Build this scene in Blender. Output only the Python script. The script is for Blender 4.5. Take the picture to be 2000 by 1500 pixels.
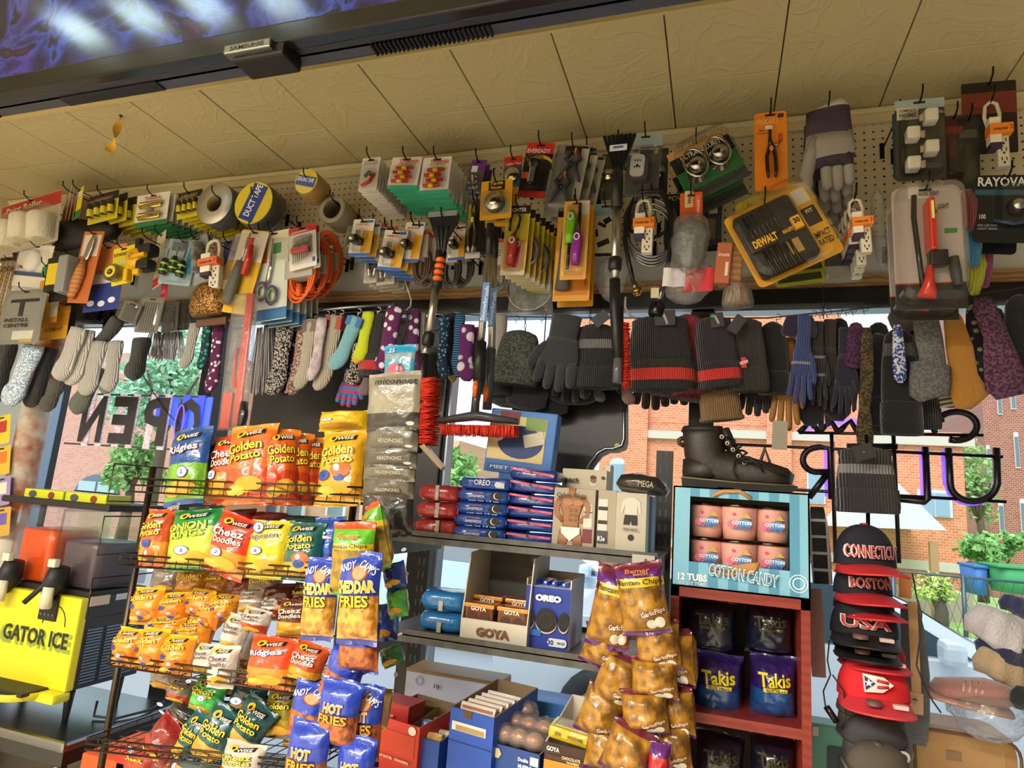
import bpy,bmesh,math,random
from mathutils import Vector,Matrix,noise
random.seed(7)
for o in list(bpy.data.objects):bpy.data.objects.remove(o)
SC=bpy.context.scene
COL=SC.collection
R=math.radians
# ---------------------------------------------------------------- camera
FP=1240.0
def _u(v):return Vector(v).normalized()
AN=_u((400,260,FP));AX=_u((3808,55,-FP));AX=(AX-AN*AX.dot(AN)).normalized()
AU=AX.cross(AN)*-1.0
if AU.y>0:AU=-AU
CAM=Vector((0,0,1.55))
def ray(px,py):
    d=Vector((px-1000.0,py-750.0,FP))
    return Vector((AX.dot(d),AN.dot(d),AU.dot(d)))
def P(px,py,Y):
    r=ray(px,py);return CAM+r*(Y/r.y)
cd=bpy.data.cameras.new('camera');cam=bpy.data.objects.new('camera',cd);COL.objects.link(cam)
cd.sensor_width=36;cd.lens=36*FP/2000.0;cd.clip_start=.02;cd.clip_end=200
rgt=Vector((AX.x,AN.x,AU.x));dwn=Vector((AX.y,AN.y,AU.y));fwd=Vector((AX.z,AN.z,AU.z))
mw=Matrix.Identity(4)
for i in range(3):
    mw[i][0]=rgt[i];mw[i][1]=-dwn[i];mw[i][2]=-fwd[i];mw[i][3]=CAM[i]
cam.matrix_world=mw
SC.camera=cam
# ---------------------------------------------------------------- world, exposure, lights
SC.view_settings.view_transform='Standard';SC.view_settings.look='None'
SC.view_settings.gamma=1;SC.view_settings.exposure=0.0;SC.view_settings.use_curve_mapping=False
w=bpy.data.worlds.new('overcast_sky');SC.world=w;w.use_nodes=True
bg=w.node_tree.nodes['Background'];bg.inputs[0].default_value=(.86,.93,1,1);bg.inputs[1].default_value=1.55
sd=bpy.data.lights.new('sun','SUN');sd.energy=3.1;sd.angle=R(40);sd.color=(1,.97,.92)
so=bpy.data.objects.new('sun',sd);COL.objects.link(so)
so.rotation_euler=Vector((.35,1,-1.15)).to_track_quat('-Z','Y').to_euler()
def area(name,loc,size,energy,color=(1,.92,.75),rot=(0,0,0),sy=None):
    a=bpy.data.lights.new(name,'AREA');a.shape='RECTANGLE';a.size=size;a.size_y=sy or size;a.energy=energy;a.color=color
    o=bpy.data.objects.new(name,a);COL.objects.link(o);o.location=loc;o.rotation_euler=rot;return o
ADDED_LAMPS=[((-2.2,-1.0,2.62),100,1.2),((-.85,-1.0,2.62),118,1.2),((-2.1,-2.9,2.62),74,1.2),((-.6,-2.9,2.62),26,1.2)]  # lamps added behind the camera, out of view, to light the interior
for i,(l,e,s)in enumerate(ADDED_LAMPS):
    area('added_room_lamp',(l[0],l[1],l[2]-.065),s,e,(1,.93,.8),sy=.3)
# ---------------------------------------------------------------- materials
def lin(h):
    if isinstance(h,str):
        h=h.lstrip('#');c=[int(h[i:i+2],16)/255 for i in(0,2,4)]
    else:c=list(h)
    return tuple(((x/12.92)if x<=.04045 else((x+.055)/1.055)**2.4)for x in c)+(1,)
_M={}
def new_mat(key):
    m=bpy.data.materials.new(key);m.use_nodes=True
    return m,m.node_tree.nodes,m.node_tree.links,m.node_tree.nodes['Principled BSDF']
def M(col,kind='plain',rough=None,metal=0.0,col2=None,sc=1.0,emit=0):
    key=f'{kind}_{col}_{rough}_{metal}_{col2}_{sc}_{emit}'
    if key in _M:return _M[key]
    m,N,L,B=new_mat(key);_M[key]=m
    B.inputs['Base Color'].default_value=lin(col)
    B.inputs['Metallic'].default_value=metal
    r0={'plain':.55,'card':.5,'foil':.3,'knit':.9,'fuzz':.95,'marl':.95,'metal':.3,'gloss':.22,'clear':.08,'leather':.6,'film':.12,'dots':.95,'stripe':.9,'brush':.7}.get(kind,.6)
    B.inputs['Roughness'].default_value=r0 if rough is None else rough
    def coords():
        return N.new('ShaderNodeTexCoord').outputs['Object']
    def noise_(scale,detail=3,vec=None):
        n=N.new('ShaderNodeTexNoise');n.inputs['Scale'].default_value=scale;n.inputs['Detail'].default_value=detail
        L.new(vec or coords(),n.inputs['Vector']);return n
    def bump(h,st,dist=.002):
        b=N.new('ShaderNodeBump');b.inputs['Strength'].default_value=st;b.inputs['Distance'].default_value=dist
        L.new(h,b.inputs['Height']);L.new(b.outputs[0],B.inputs['Normal'])
    def ramp(fac,c1,c2,a=.45,b=.55):
        r=N.new('ShaderNodeValToRGB');r.color_ramp.elements[0].position=a;r.color_ramp.elements[1].position=b
        r.color_ramp.elements[0].color=lin(c1);r.color_ramp.elements[1].color=lin(c2)
        L.new(fac,r.inputs[0]);return r.outputs[0]
    if metal:B.inputs['Metallic'].default_value=metal
    if kind=='foil':
        B.inputs['Coat Weight'].default_value=.8;B.inputs['Coat Roughness'].default_value=.07
        n=noise_(19*sc,3);n.inputs['Distortion'].default_value=.8;bump(n.outputs[0],.85,.009)
    elif kind=='card':
        n=noise_(60,2);bump(n.outputs[0],.05)
        if col2:L.new(ramp(noise_(30*sc,3).outputs[0],col,col2,.42,.6),B.inputs['Base Color'])
    elif kind in('knit',):
        wv=N.new('ShaderNodeTexWave');wv.inputs['Scale'].default_value=55*sc;wv.inputs['Distortion'].default_value=1.2
        wv.inputs['Detail'].default_value=1;L.new(coords(),wv.inputs['Vector']);bump(wv.outputs[1],.9,.004)
        B.inputs['Sheen Weight'].default_value=.25
        if col2:L.new(ramp(wv.outputs[1],col,col2,.3,.7),B.inputs['Base Color'])
    elif kind=='fuzz':
        n=noise_(160*sc,4);bump(n.outputs[0],.8,.004);B.inputs['Sheen Weight'].default_value=.4
        if col2:L.new(ramp(noise_(40*sc,3).outputs[0],col,col2,.4,.6),B.inputs['Base Color'])
    elif kind=='marl':
        n=noise_(170*sc,2);L.new(ramp(n.outputs[0],col,col2 or '#ffffff',.47,.53),B.inputs['Base Color']);bump(n.outputs[0],.6,.003)
    elif kind=='dots':
        v=N.new('ShaderNodeTexVoronoi');v.inputs['Scale'].default_value=55*sc;L.new(coords(),v.inputs['Vector'])
        L.new(ramp(v.outputs['Distance'],col2 or '#e8e0f0',col,.28,.36),B.inputs['Base Color'])
        n=noise_(160,3);bump(n.outputs[0],.8,.004)
    elif kind=='stripe':
        wv=N.new('ShaderNodeTexWave');wv.bands_direction='Z';wv.inputs['Scale'].default_value=14*sc
        L.new(coords(),wv.inputs['Vector']);L.new(ramp(wv.outputs[1],col,col2,.45,.55),B.inputs['Base Color'])
        bump(noise_(200,2).outputs[0],.4)
    elif kind=='plaid':
        cs=[]
        for d_,s_ in(('X',9),('Z',9)):
            wv=N.new('ShaderNodeTexWave');wv.bands_direction=d_;wv.inputs['Scale'].default_value=s_*sc;L.new(coords(),wv.inputs['Vector']);cs.append(wv.outputs[1])
        mx=N.new('ShaderNodeMath');mx.operation='MAXIMUM';L.new(cs[0],mx.inputs[0]);L.new(cs[1],mx.inputs[1])
        L.new(ramp(mx.outputs[0],col,col2,.9,.97),B.inputs['Base Color'])
    elif kind=='leather':
        n=noise_(90,4);bump(n.outputs[0],.35,.002)
    elif kind=='metal':
        B.inputs['Metallic'].default_value=metal or 1.0
        n=noise_(40,2);bump(n.outputs[0],.06)
    elif kind=='snack':
        n=noise_(85*sc,3);B.inputs['Roughness'].default_value=.4
        L.new(ramp(n.outputs[0],col,col2,.38,.62),B.inputs['Base Color']);bump(n.outputs[0],.8,.006)
        B.inputs['Coat Weight'].default_value=.6;B.inputs['Coat Roughness'].default_value=.12
    elif kind=='wood':
        n=N.new('ShaderNodeTexWave');n.bands_direction='Z';n.inputs['Scale'].default_value=18*sc;n.inputs['Distortion'].default_value=4
        n.inputs['Detail'].default_value=3;L.new(coords(),n.inputs['Vector'])
        L.new(ramp(n.outputs[1],col,col2 or col,.2,.9),B.inputs['Base Color'])
    elif kind=='brick':
        b=N.new('ShaderNodeTexBrick');sp=N.new('ShaderNodeSeparateXYZ');cb=N.new('ShaderNodeCombineXYZ')
        L.new(coords(),sp.inputs[0]);L.new(sp.outputs[0],cb.inputs[0]);L.new(sp.outputs[2],cb.inputs[1])
        L.new(cb.outputs[0],b.inputs['Vector']);b.inputs['Scale'].default_value=4.6*sc
        b.inputs['Color1'].default_value=lin(col);b.inputs['Color2'].default_value=lin(col2)
        b.inputs['Mortar'].default_value=lin('#d9b9a2');b.inputs['Mortar Size'].default_value=.016
        L.new(b.outputs[0],B.inputs['Base Color'])
    elif kind=='leaf':
        n=noise_(7*sc,4);L.new(ramp(n.outputs[0],col,col2 or col,.35,.65),B.inputs['Base Color'])
    if emit:
        B.inputs['Emission Color'].default_value=lin(col);B.inputs['Emission Strength'].default_value=emit
    if kind in('clear','film','glass'):
        out=N['Material Output'];tr=N.new('ShaderNodeBsdfTransparent');gl=N.new('ShaderNodeBsdfGlossy')
        gl.inputs['Roughness'].default_value={'clear':.1,'film':.18,'glass':.02}[kind]if rough is None else rough
        c=lin(col);tr.inputs[0].default_value=tuple(min(1,x)for x in c[:3])+(1,)
        lw=N.new('ShaderNodeLayerWeight');lw.inputs[0].default_value={'clear':.35,'film':.22,'glass':.05}[kind]
        mp=N.new('ShaderNodeMath');mp.operation='MULTIPLY_ADD';mp.inputs[1].default_value={'clear':.4,'film':.5,'glass':.6}[kind];mp.inputs[2].default_value={'clear':.02,'film':.05,'glass':.0}[kind]
        L.new(lw.outputs['Fresnel'],mp.inputs[0])
        mix=N.new('ShaderNodeMixShader');L.new(mp.outputs[0],mix.inputs[0]);L.new(tr.outputs[0],mix.inputs[1]);L.new(gl.outputs[0],mix.inputs[2])
        if kind=='film':
            n=noise_(35*sc,4);b=N.new('ShaderNodeBump');b.inputs['Strength'].default_value=.9;b.inputs['Distance'].default_value=.012
            L.new(n.outputs[0],b.inputs['Height']);L.new(b.outputs[0],gl.inputs['Normal']);L.new(b.outputs[0],lw.inputs['Normal'])
            df=N.new('ShaderNodeBsdfDiffuse');df.inputs[0].default_value=(.85,.85,.85,1)
            m2=N.new('ShaderNodeMixShader');m2.inputs[0].default_value=.1;L.new(mix.outputs[0],m2.inputs[1]);L.new(df.outputs[0],m2.inputs[2]);mix=m2
        L.new(mix.outputs[0],out.inputs[0]);N.remove(B)
    return m
BLK='#15151a';WHT='#efece4'
# ---------------------------------------------------------------- mesh builder
_T={}
def text_geo(s,bold=0.0,shear=0.0):
    k=(s,bold,shear)
    if k in _T:return _T[k]
    c=bpy.data.curves.new('t','FONT');c.body=s;c.align_x='CENTER';c.align_y='CENTER';c.resolution_u=2
    c.offset=bold;c.shear=shear;c.size=1;c.space_line=.85
    o=bpy.data.objects.new('t',c);COL.objects.link(o)
    dg=bpy.context.evaluated_depsgraph_get();me=bpy.data.meshes.new_from_object(o.evaluated_get(dg))
    vs=[v.co.copy()for v in me.vertices];fs=[tuple(p.vertices)for p in me.polygons]
    bpy.data.objects.remove(o);bpy.data.curves.remove(c);bpy.data.meshes.remove(me)
    if vs:
        x0=min(v.x for v in vs);x1=max(v.x for v in vs);y0=min(v.y for v in vs);y1=max(v.y for v in vs)
        w=max(1e-4,x1-x0);h=max(1e-4,y1-y0)
        vs=[((v.x-(x0+x1)/2)/w,(v.y-(y0+y1)/2)/h)for v in vs]
    else:w=h=1
    _T[k]=(vs,fs,w/h);return _T[k]
class MB:
    def __init__(s):s.v=[];s.f=[];s.m=[];s.sm=[];s.mats=[]
    def mi(s,mat):
        if mat not in s.mats:s.mats.append(mat)
        return s.mats.index(mat)
    def add(s,vs,fs,mat,smooth=False):
        b=len(s.v);s.v+=[tuple(v)for v in vs]
        if isinstance(mat,list):ms=[s.mi(x)for x in mat]
        else:ms=[s.mi(mat)]*len(fs)
        for f,k in zip(fs,ms):s.f.append(tuple(i+b for i in f));s.m.append(k);s.sm.append(smooth)
        return s
    def box(s,cx,cy,cz,sx,sy,sz,mat,bev=0,rz=0):
        if bev:
            bm=bmesh.new();bmesh.ops.create_cube(bm,size=1)
            for v in bm.verts:v.co=Vector((v.co.x*sx,v.co.y*sy,v.co.z*sz))
            bmesh.ops.bevel(bm,geom=list(bm.edges),offset=min(bev,.45*min(sx,sy,sz)),segments=2,affect='EDGES',profile=.6)
            bm.verts.index_update();vs=[v.co.copy()for v in bm.verts];fs=[tuple(v.index for v in f.verts)for f in bm.faces];bm.free()
        else:
            vs=[Vector((x*sx/2,y*sy/2,z*sz/2))for x in(-1,1)for y in(-1,1)for z in(-1,1)]
            fs=[(0,1,3,2),(4,6,7,5),(0,4,5,1),(2,3,7,6),(0,2,6,4),(1,5,7,3)]
        c,sn=math.cos(rz),math.sin(rz)
        vs=[(cx+v[0]*c-v[1]*sn,cy+v[0]*sn+v[1]*c,cz+v[2])for v in vs]
        return s.add(vs,fs,mat,False)
    def plate(s,pts,y0,y1,mat,side=None):
        n=len(pts);vs=[(x,y0,z)for x,z in pts]+[(x,y1,z)for x,z in pts]
        a=sum(pts[i][0]*pts[(i+1)%n][1]-pts[(i+1)%n][0]*pts[i][1]for i in range(n))
        fr=tuple(range(n))if a>0 else tuple(range(n))[::-1]
        bk=tuple(i+n for i in fr[::-1])
        fs=[fr,bk]
        for i in range(n):
            j=(i+1)%n
            fs.append((i,i+n,j+n,j)if a>0 else(i,j,j+n,i+n))
        return s.add(vs,fs,[mat,mat]+[side or mat]*n)
    def rect(s,cx,cz,w,h,y,mat,rot=0,t=.0006):
        return s.plate(rot_pts([(cx-w/2,cz-h/2),(cx+w/2,cz-h/2),(cx+w/2,cz+h/2),(cx-w/2,cz+h/2)],cx,cz,rot),y,y+t,mat)
    def disc(s,cx,cz,rx,rz,y,mat,n=20,t=.0006):return s.plate(ell(cx,cz,rx,rz,n),y,y+t,mat)
    def ring(s,cx,cz,r0,r1,y0,y1,mat,n=28):
        vs=[];fs=[]
        for i in range(n):
            a=2*math.pi*i/n;c,q=math.cos(a),math.sin(a)
            vs+=[(cx+c*r0,y0,cz+q*r0),(cx+c*r1,y0,cz+q*r1),(cx+c*r1,y1,cz+q*r1),(cx+c*r0,y1,cz+q*r0)]
            for k in range(4):
                fs.append((4*i+k,4*i+(k+1)%4,(4*((i+1)%n))+(k+1)%4,4*((i+1)%n)+k))
        return s.add(vs,fs,mat,False)
    def text(s,t,cx,cz,w,h,y,mat,rot=0,mirror=False,bold=.02,shear=0,fit=True,surf=None,arc=0):
        vs,fs,asp=text_geo(t,bold,shear)
        if not vs:return s
        if not fit:w=min(w,h*asp);
        c,sn=math.cos(rot),math.sin(rot);out=[]
        for x,z in vs:
            x*=w*(-1 if mirror else 1);z*=h
            if arc:z+=arc*(.25-(x/w)**2)*h*4
            X,Z=cx+x*c-z*sn,cz+x*sn+z*c
            out.append((X,(surf(X,Z)if surf else 0)+y,Z))
        if mirror:fs=[f[::-1]for f in fs]
        return s.add(out,fs,mat)
    def tube(s,pts,r,mat,n=8,close=False,cap=True):
        pts=[Vector(p)for p in pts];m=len(pts);rs=r if isinstance(r,(list,tuple))else[r]*m
        vs=[];up=None
        for i,p in enumerate(pts):
            a=pts[(i-1)%m]if(close or i>0)else p;b=pts[(i+1)%m]if(close or i<m-1)else p
            t=(b-a);t=t.normalized()if t.length>1e-9 else Vector((0,0,1))
            if up is None:up=t.orthogonal().normalized()
            up=(up-t*up.dot(t));up=up.normalized()if up.length>1e-6 else t.orthogonal().normalized()
            q=t.cross(up)
            for k in range(n):
                g=2*math.pi*k/n;vs.append(p+(up*math.cos(g)+q*math.sin(g))*rs[i])
        fs=[]
        for i in range(m if close else m-1):
            j=(i+1)%m
            for k in range(n):fs.append((i*n+k,i*n+(k+1)%n,j*n+(k+1)%n,j*n+k))
        if cap and not close:fs+=[tuple(range(n))[::-1],tuple(range((m-1)*n,m*n))]
        return s.add(vs,fs,mat,True)
    def limb(s,path,rx,ry,mat,n=14,ribs=0,amp=0,seed=None,yb=0,sq=1.0,off=(0,0,0)):
        """soft shape along a path in the local xz plane; rx in plane, ry across; mat may be a list per span"""
        m=len(path);vs=[];ox,oy,oz=off
        for i in range(m):
            p=path[i];x,z=p[0],p[1];y=p[2]if len(p)>2 else 0
            a=path[max(0,i-1)];b=path[min(m-1,i+1)]
            tx,tz=b[0]-a[0],b[1]-a[1];l=math.hypot(tx,tz)or 1;tx/=l;tz/=l
            nx,nz=tz,-tx
            for k in range(n):
                g=2*math.pi*k/n;q=1+(amp*math.cos(ribs*g)if ribs else 0)
                if seed is not None:q+=.09*noise.noise(Vector((math.cos(g)*1.6+seed,math.sin(g)*1.6,i*.55)))
                cg,sg=math.cos(g),math.sin(g)
                cg=math.copysign(abs(cg)**sq,cg);sg=math.copysign(abs(sg)**sq,sg)
                vs.append((ox+x+nx*rx[i]*cg*q,oy+y+ry[i]*sg*q,oz+z+nz*rx[i]*cg*q))
        fs=[];ms=[]
        for i in range(m-1):
            for k in range(n):
                fs.append((i*n+k,i*n+(k+1)%n,(i+1)*n+(k+1)%n,(i+1)*n+k))
                ms.append(mat[min(i,len(mat)-1)]if isinstance(mat,list)else mat)
        fs+=[tuple(range(n))[::-1],tuple(range((m-1)*n,m*n))]
        ms+=[mat[0],mat[-1]]if isinstance(mat,list)else[mat,mat]
        return s.add(vs,fs,ms,True)
    def lathe(s,prof,mat,c=(0,0,0),axis='z',n=24):
        vs=[];fs=[];ms=[]
        for r,h in prof:
            for k in range(n):
                g=2*math.pi*k/n;a,b=r*math.cos(g),r*math.sin(g)
                vs.append({'z':(c[0]+a,c[1]+b,c[2]+h),'y':(c[0]+a,c[1]+h,c[2]+b),'x':(c[0]+h,c[1]+a,c[2]+b)}[axis])
        for i in range(len(prof)-1):
            for k in range(n):
                fs.append((i*n+k,i*n+(k+1)%n,(i+1)*n+(k+1)%n,(i+1)*n+k))
                ms.append(mat[min(i,len(mat)-1)]if isinstance(mat,list)else mat)
        return s.add(vs,fs,ms,True)
    def sheet(s,nx,nz,fn,mat,closed=False,smooth=True):
        vs=[fn(i/nx,j/nz)for j in range(nz+1)for i in range(nx+1)];fs=[];ms=[]
        for j in range(nz):
            for i in range(nx):
                a=j*(nx+1)+i;fs.append((a,a+1,a+nx+2,a+nx+1))
                ms.append(mat((i+.5)/nx,(j+.5)/nz)if callable(mat)else mat)
        return s.add(vs,fs,ms,smooth)
    def xf(s,mtx,start=0):
        s.v=s.v[:start]+[tuple(mtx@Vector(v))for v in s.v[start:]];return s
    def build(s,name,parent=None,loc=None,label=None):
        me=bpy.data.meshes.new(name);me.from_pydata(s.v,[],s.f)
        for m in s.mats:me.materials.append(m)
        me.polygons.foreach_set('material_index',s.m);me.polygons.foreach_set('use_smooth',s.sm);me.update()
        o=bpy.data.objects.new(name,me);COL.objects.link(o)
        if parent:o.parent=parent
        if loc is not None:o.location=loc
        if label:o['label']=label
        return o
def rot_pts(pts,cx,cz,a):
    if not a:return pts
    c,s=math.cos(a),math.sin(a)
    return[(cx+(x-cx)*c-(z-cz)*s,cz+(x-cx)*s+(z-cz)*c)for x,z in pts]
def ell(cx,cz,rx,rz,n=20):return[(cx+rx*math.cos(2*math.pi*i/n),cz+rz*math.sin(2*math.pi*i/n))for i in range(n)]
def rrect(cx,cz,w,h,r,k=4):
    o=[]
    for sx,sz,a0 in((1,1,0),(-1,1,90),(-1,-1,180),(1,-1,270)):
        for i in range(k+1):
            a=R(a0+90*i/k);o.append((cx+sx*(w/2-r)+r*math.cos(a),cz+sz*(h/2-r)+r*math.sin(a)))
    return o
def tag(o,label=None,cat=None,group=None,kind=None):
    if label:o['label']=label
    if cat:o['category']=cat
    if group:o['group']=group
    if kind:o['kind']=kind
    return o
def struct(o):o['kind']='structure';return o
def empty(name,label=None,cat=None,mtx=None,group=None):
    o=bpy.data.objects.new(name,None);COL.objects.link(o);o.empty_display_size=.05
    if mtx is not None:o.matrix_world=mtx
    return tag(o,label,cat,group)
def fr(tx,ty,bx,by,w,Y,yaw=0,pitch=0):
    """world frame of something whose top centre and bottom centre show at these pixels, standing at depth Y"""
    T=P(tx,ty,Y);B=P(bx,by,Y);c=(T+B)/2;H=(T-B).length;z=(T-B)/H
    dx,dy=bx-tx,by-ty;l=math.hypot(dx,dy);ux,uy=dy/l,-dx/l;mx,my=(tx+bx)/2,(ty+by)/2
    W=(P(mx+ux*w/2,my+uy*w/2,Y)-P(mx-ux*w/2,my-uy*w/2,Y)).length
    x=Vector((z.z,0,-z.x));y=Vector((0,1,0))
    m=Matrix(((x.x,y.x,z.x,c.x),(x.y,y.y,z.y,c.y),(x.z,y.z,z.z,c.z),(0,0,0,1)))
    if yaw:m=m@Matrix.Rotation(R(yaw),4,'Z')
    if pitch:m=m@Matrix.Rotation(R(pitch),4,'X')
    return m,W,H
def kids(o):return[c for c in bpy.data.objects if c.parent==o]
def dup(root,delta,label=None,group=None,spin=0):
    r=root.copy();COL.objects.link(r)
    r.matrix_world=Matrix.Translation(delta)@root.matrix_world@Matrix.Rotation(R(spin),4,'Y')
    for ch in KIDS.get(root.name,[]):
        c=ch.copy();COL.objects.link(c);c.parent=r
        for g in KIDS.get(ch.name,[]):
            d=g.copy();COL.objects.link(d);d.parent=c
    if label:r['label']=label
    if group:r['group']=group
    return r
KIDS={}
_build=MB.build
def build2(s,name,parent=None,loc=None,label=None):
    o=_build(s,name,parent,loc,label)
    if parent:KIDS.setdefault(parent.name,[]).append(o)
    return o
MB.build=build2
YW=2.02
ZC=2.83
# ================================================================ setting
def wallbox(name,x0,x1,y0,y1,z0,z1,mat):
    return struct(MB().box((x0+x1)/2,(y0+y1)/2,(z0+z1)/2,x1-x0,y1-y0,z1-z0,mat).build(name))
def pegmat():
    m,N,L,B=new_mat('pegboard');B.inputs['Roughness'].default_value=.5
    g=N.new('ShaderNodeTexCoord');sp=N.new('ShaderNodeSeparateXYZ');L.new(g.outputs['Object'],sp.inputs[0])
    def mth(op,a,b=None,v=None):
        n=N.new('ShaderNodeMath');n.operation=op;L.new(a,n.inputs[0])
        if b is not None:L.new(b,n.inputs[1])
        if v is not None:n.inputs[1].default_value=v
        return n.outputs[0]
    fx=mth('SUBTRACT',mth('FRACT',mth('MULTIPLY',sp.outputs[0],v=1/.0254)),v=.5)
    fz=mth('SUBTRACT',mth('FRACT',mth('MULTIPLY',sp.outputs[2],v=1/.0254)),v=.5)
    d=mth('SQRT',mth('ADD',mth('MULTIPLY',fx,fx),mth('MULTIPLY',fz,fz)))
    r=N.new('ShaderNodeValToRGB');r.color_ramp.elements[0].position=.115;r.color_ramp.elements[1].position=.135
    r.color_ramp.elements[0].color=lin('#171310');r.color_ramp.elements[1].color=lin('#d8ccb0');L.new(d,r.inputs[0])
    L.new(r.outputs[0],B.inputs['Base Color'])
    b=N.new('ShaderNodeBump');b.inputs['Strength'].default_value=1;b.inputs['Distance'].default_value=.003
    L.new(r.outputs[0],b.inputs['Height']);L.new(b.outputs[0],B.inputs['Normal']);return m
def ceilmat():
    m,N,L,B=new_mat('painted_ceiling_tile');B.inputs['Roughness'].default_value=.42
    g=N.new('ShaderNodeTexCoord');n1=N.new('ShaderNodeTexNoise');n1.inputs['Scale'].default_value=5;n1.inputs['Detail'].default_value=5
    n1.inputs['Distortion'].default_value=1.4;L.new(g.outputs['Object'],n1.inputs[0])
    r=N.new('ShaderNodeValToRGB')
    for p,c in((.44,0),(.5,1),(.56,0)):
        e=r.color_ramp.elements.new(p);e.color=(c,c,c,1)
    r.color_ramp.elements[0].color=(0,0,0,1);r.color_ramp.elements[-1].color=(0,0,0,1)
    L.new(n1.outputs[0],r.inputs[0])
    n2=N.new('ShaderNodeTexNoise');n2.inputs['Scale'].default_value=110;L.new(g.outputs['Object'],n2.inputs[0])
    ad=N.new('ShaderNodeMath');ad.operation='MULTIPLY_ADD';ad.inputs[1].default_value=.22;L.new(n2.outputs[0],ad.inputs[0]);
    sc=N.new('ShaderNodeMath');sc.operation='MULTIPLY';sc.inputs[1].default_value=.55;L.new(r.outputs[0],sc.inputs[0]);L.new(sc.outputs[0],ad.inputs[2])
    b=N.new('ShaderNodeBump');b.inputs['Strength'].default_value=.5;b.inputs['Distance'].default_value=.004
    L.new(ad.outputs[0],b.inputs['Height']);L.new(b.outputs[0],B.inputs['Normal'])
    B.inputs['Base Color'].default_value=lin('#c8bb8e');return m
XL,XR=-3.35,2.2
CM=ceilmat()
# low ceiling over the display, of square painted boards
mb=MB();ys=[YW+.12,YW-.25,YW-.25-.302]
xs=[-.15+.3055*k for k in range(-12,9)]
for j in range(2):
    for i in range(len(xs)-1):
        dz=random.uniform(0,.003);y1,y0=ys[j],ys[j+1]
        mb.box((xs[i]+xs[i+1])/2,(y0+y1)/2,ZC+.008+dz,xs[i+1]-xs[i]-.0035,y1-y0-.003,.016,CM,bev=.0025)
mb.box((XL+XR)/2,1.76,ZC+.045,XR-XL,.72,.05,M('#8a7c5a'))
mb.box((XL+XR)/2,YW-.555,ZC+.004,XR-XL,.010,.03,M('#cdbb86',rough=.4))
struct(mb.build('ceiling'))
wallbox('wall_front_fascia',XL,XR,1.455,1.47,ZC+.01,3.5,M('#b8a67c',rough=.8))
wallbox('ceiling_upper',XL,XR,-4.2,1.46,3.5,3.56,M('#cfc3a0'))
wallbox('floor',XL,XR,-4.2,2.3,-.06,0,M('#cfc8ba'))
wallbox('wall_left',XL-.1,XL,-4.2,2.3,0,3.5,M('#d8ccb0'))
wallbox('wall_right',XR,XR+.1,-4.2,2.3,0,3.5,M('#453d31'))
wallbox('wall_back',XL,XR,-4.3,-4.2,0,3.5,M('#d8ccb0'))
Z=lambda py,Y=YW,px=1000:P(px,py,Y).z
zp0,zp1=Z(497),ZC
wallbox('wall_front_pegboard',XL,XR,YW,YW+.01,zp0,ZC-.048,pegmat())
wallbox('wall_front',XL,XR,YW+.07,YW+.26,Z(583),3.56,M('#d8cfb6'))
mb=MB();mb.box((XL+XR)/2,YW-.004,ZC-.025,XR-XL,.02,.05,M('#d8cca2',rough=.4),bev=.005);mb.box((XL+XR)/2,YW-.012,ZC-.012,XR-XL,.02,.018,M('#e2d6ac',rough=.4),bev=.004)
struct(mb.build('trim_1'))
wallbox('wall_front_lower_band',XL,XR,YW+.012,YW+.07,Z(562),zp0,M('#cfd0d2',rough=.6))
wallbox('trim_2',XL,XR,YW-.012,YW+.07,Z(580),Z(562),M('#b08a5c','wood',col2='#8a6844'))
wallbox('trim_3',XL,XR,YW+.0,YW+.1,Z(606),Z(580),M('#16161a',rough=.35))
wallbox('trim_4',XL,XR,YW+.02,YW+.08,Z(613),Z(606),M('#9aa6b4','metal',rough=.3))
SILL=.52
wallbox('wall_front_below_window',XL,XR,YW+.04,YW+.26,0,SILL,M('#6d655a'))
wallbox('trim_5',XL,XR,YW+.0,YW+.2,SILL,SILL+.04,M('#1a1a1e',rough=.35))
# window posts: (pixel x, pixel y, width m)
FRM=M('#141418',rough=.35);SLV=M('#8f9bab','metal',rough=.35)
zt=Z(606)
def post(n,px,py,wd,silver=0):
    X=P(px,py,YW+.06).x;mb=MB()
    mb.box(X,YW+.08,(SILL+zt)/2,wd,.12,zt-SILL,FRM,bev=.004)
    if silver:mb.box(X+silver*(wd/2+.008),YW+.07,(SILL+zt)/2,.016,.05,zt-SILL,SLV)
    struct(mb.build('window_%d_post'%n));return X
xp=[post(1,62,880,.12,1),post(2,410,800,.075,0),post(3,848,860,.085,1),post(4,1370,800,.075,0)]
xs_=[XL]+xp+[XR]
for i in range(5):
    a,b=xs_[i],xs_[i+1]
    g=MB().box((a+b)/2,YW+.1,(SILL+zt)/2,b-a-.02,.006,zt-SILL,M('#f4fbff','glass'));struct(g.build('window_%d'%(i+1)))
# rusty painted pipe column at the far left
mb=MB();Xc=P(38,1000,1.95).x
mb.lathe([(.055,0),(.055,2.75)],M('#c9c2b4','card',col2='#9c4a12',sc=.25),c=(Xc,1.93,0),n=16);struct(mb.build('trim_6'))
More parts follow.
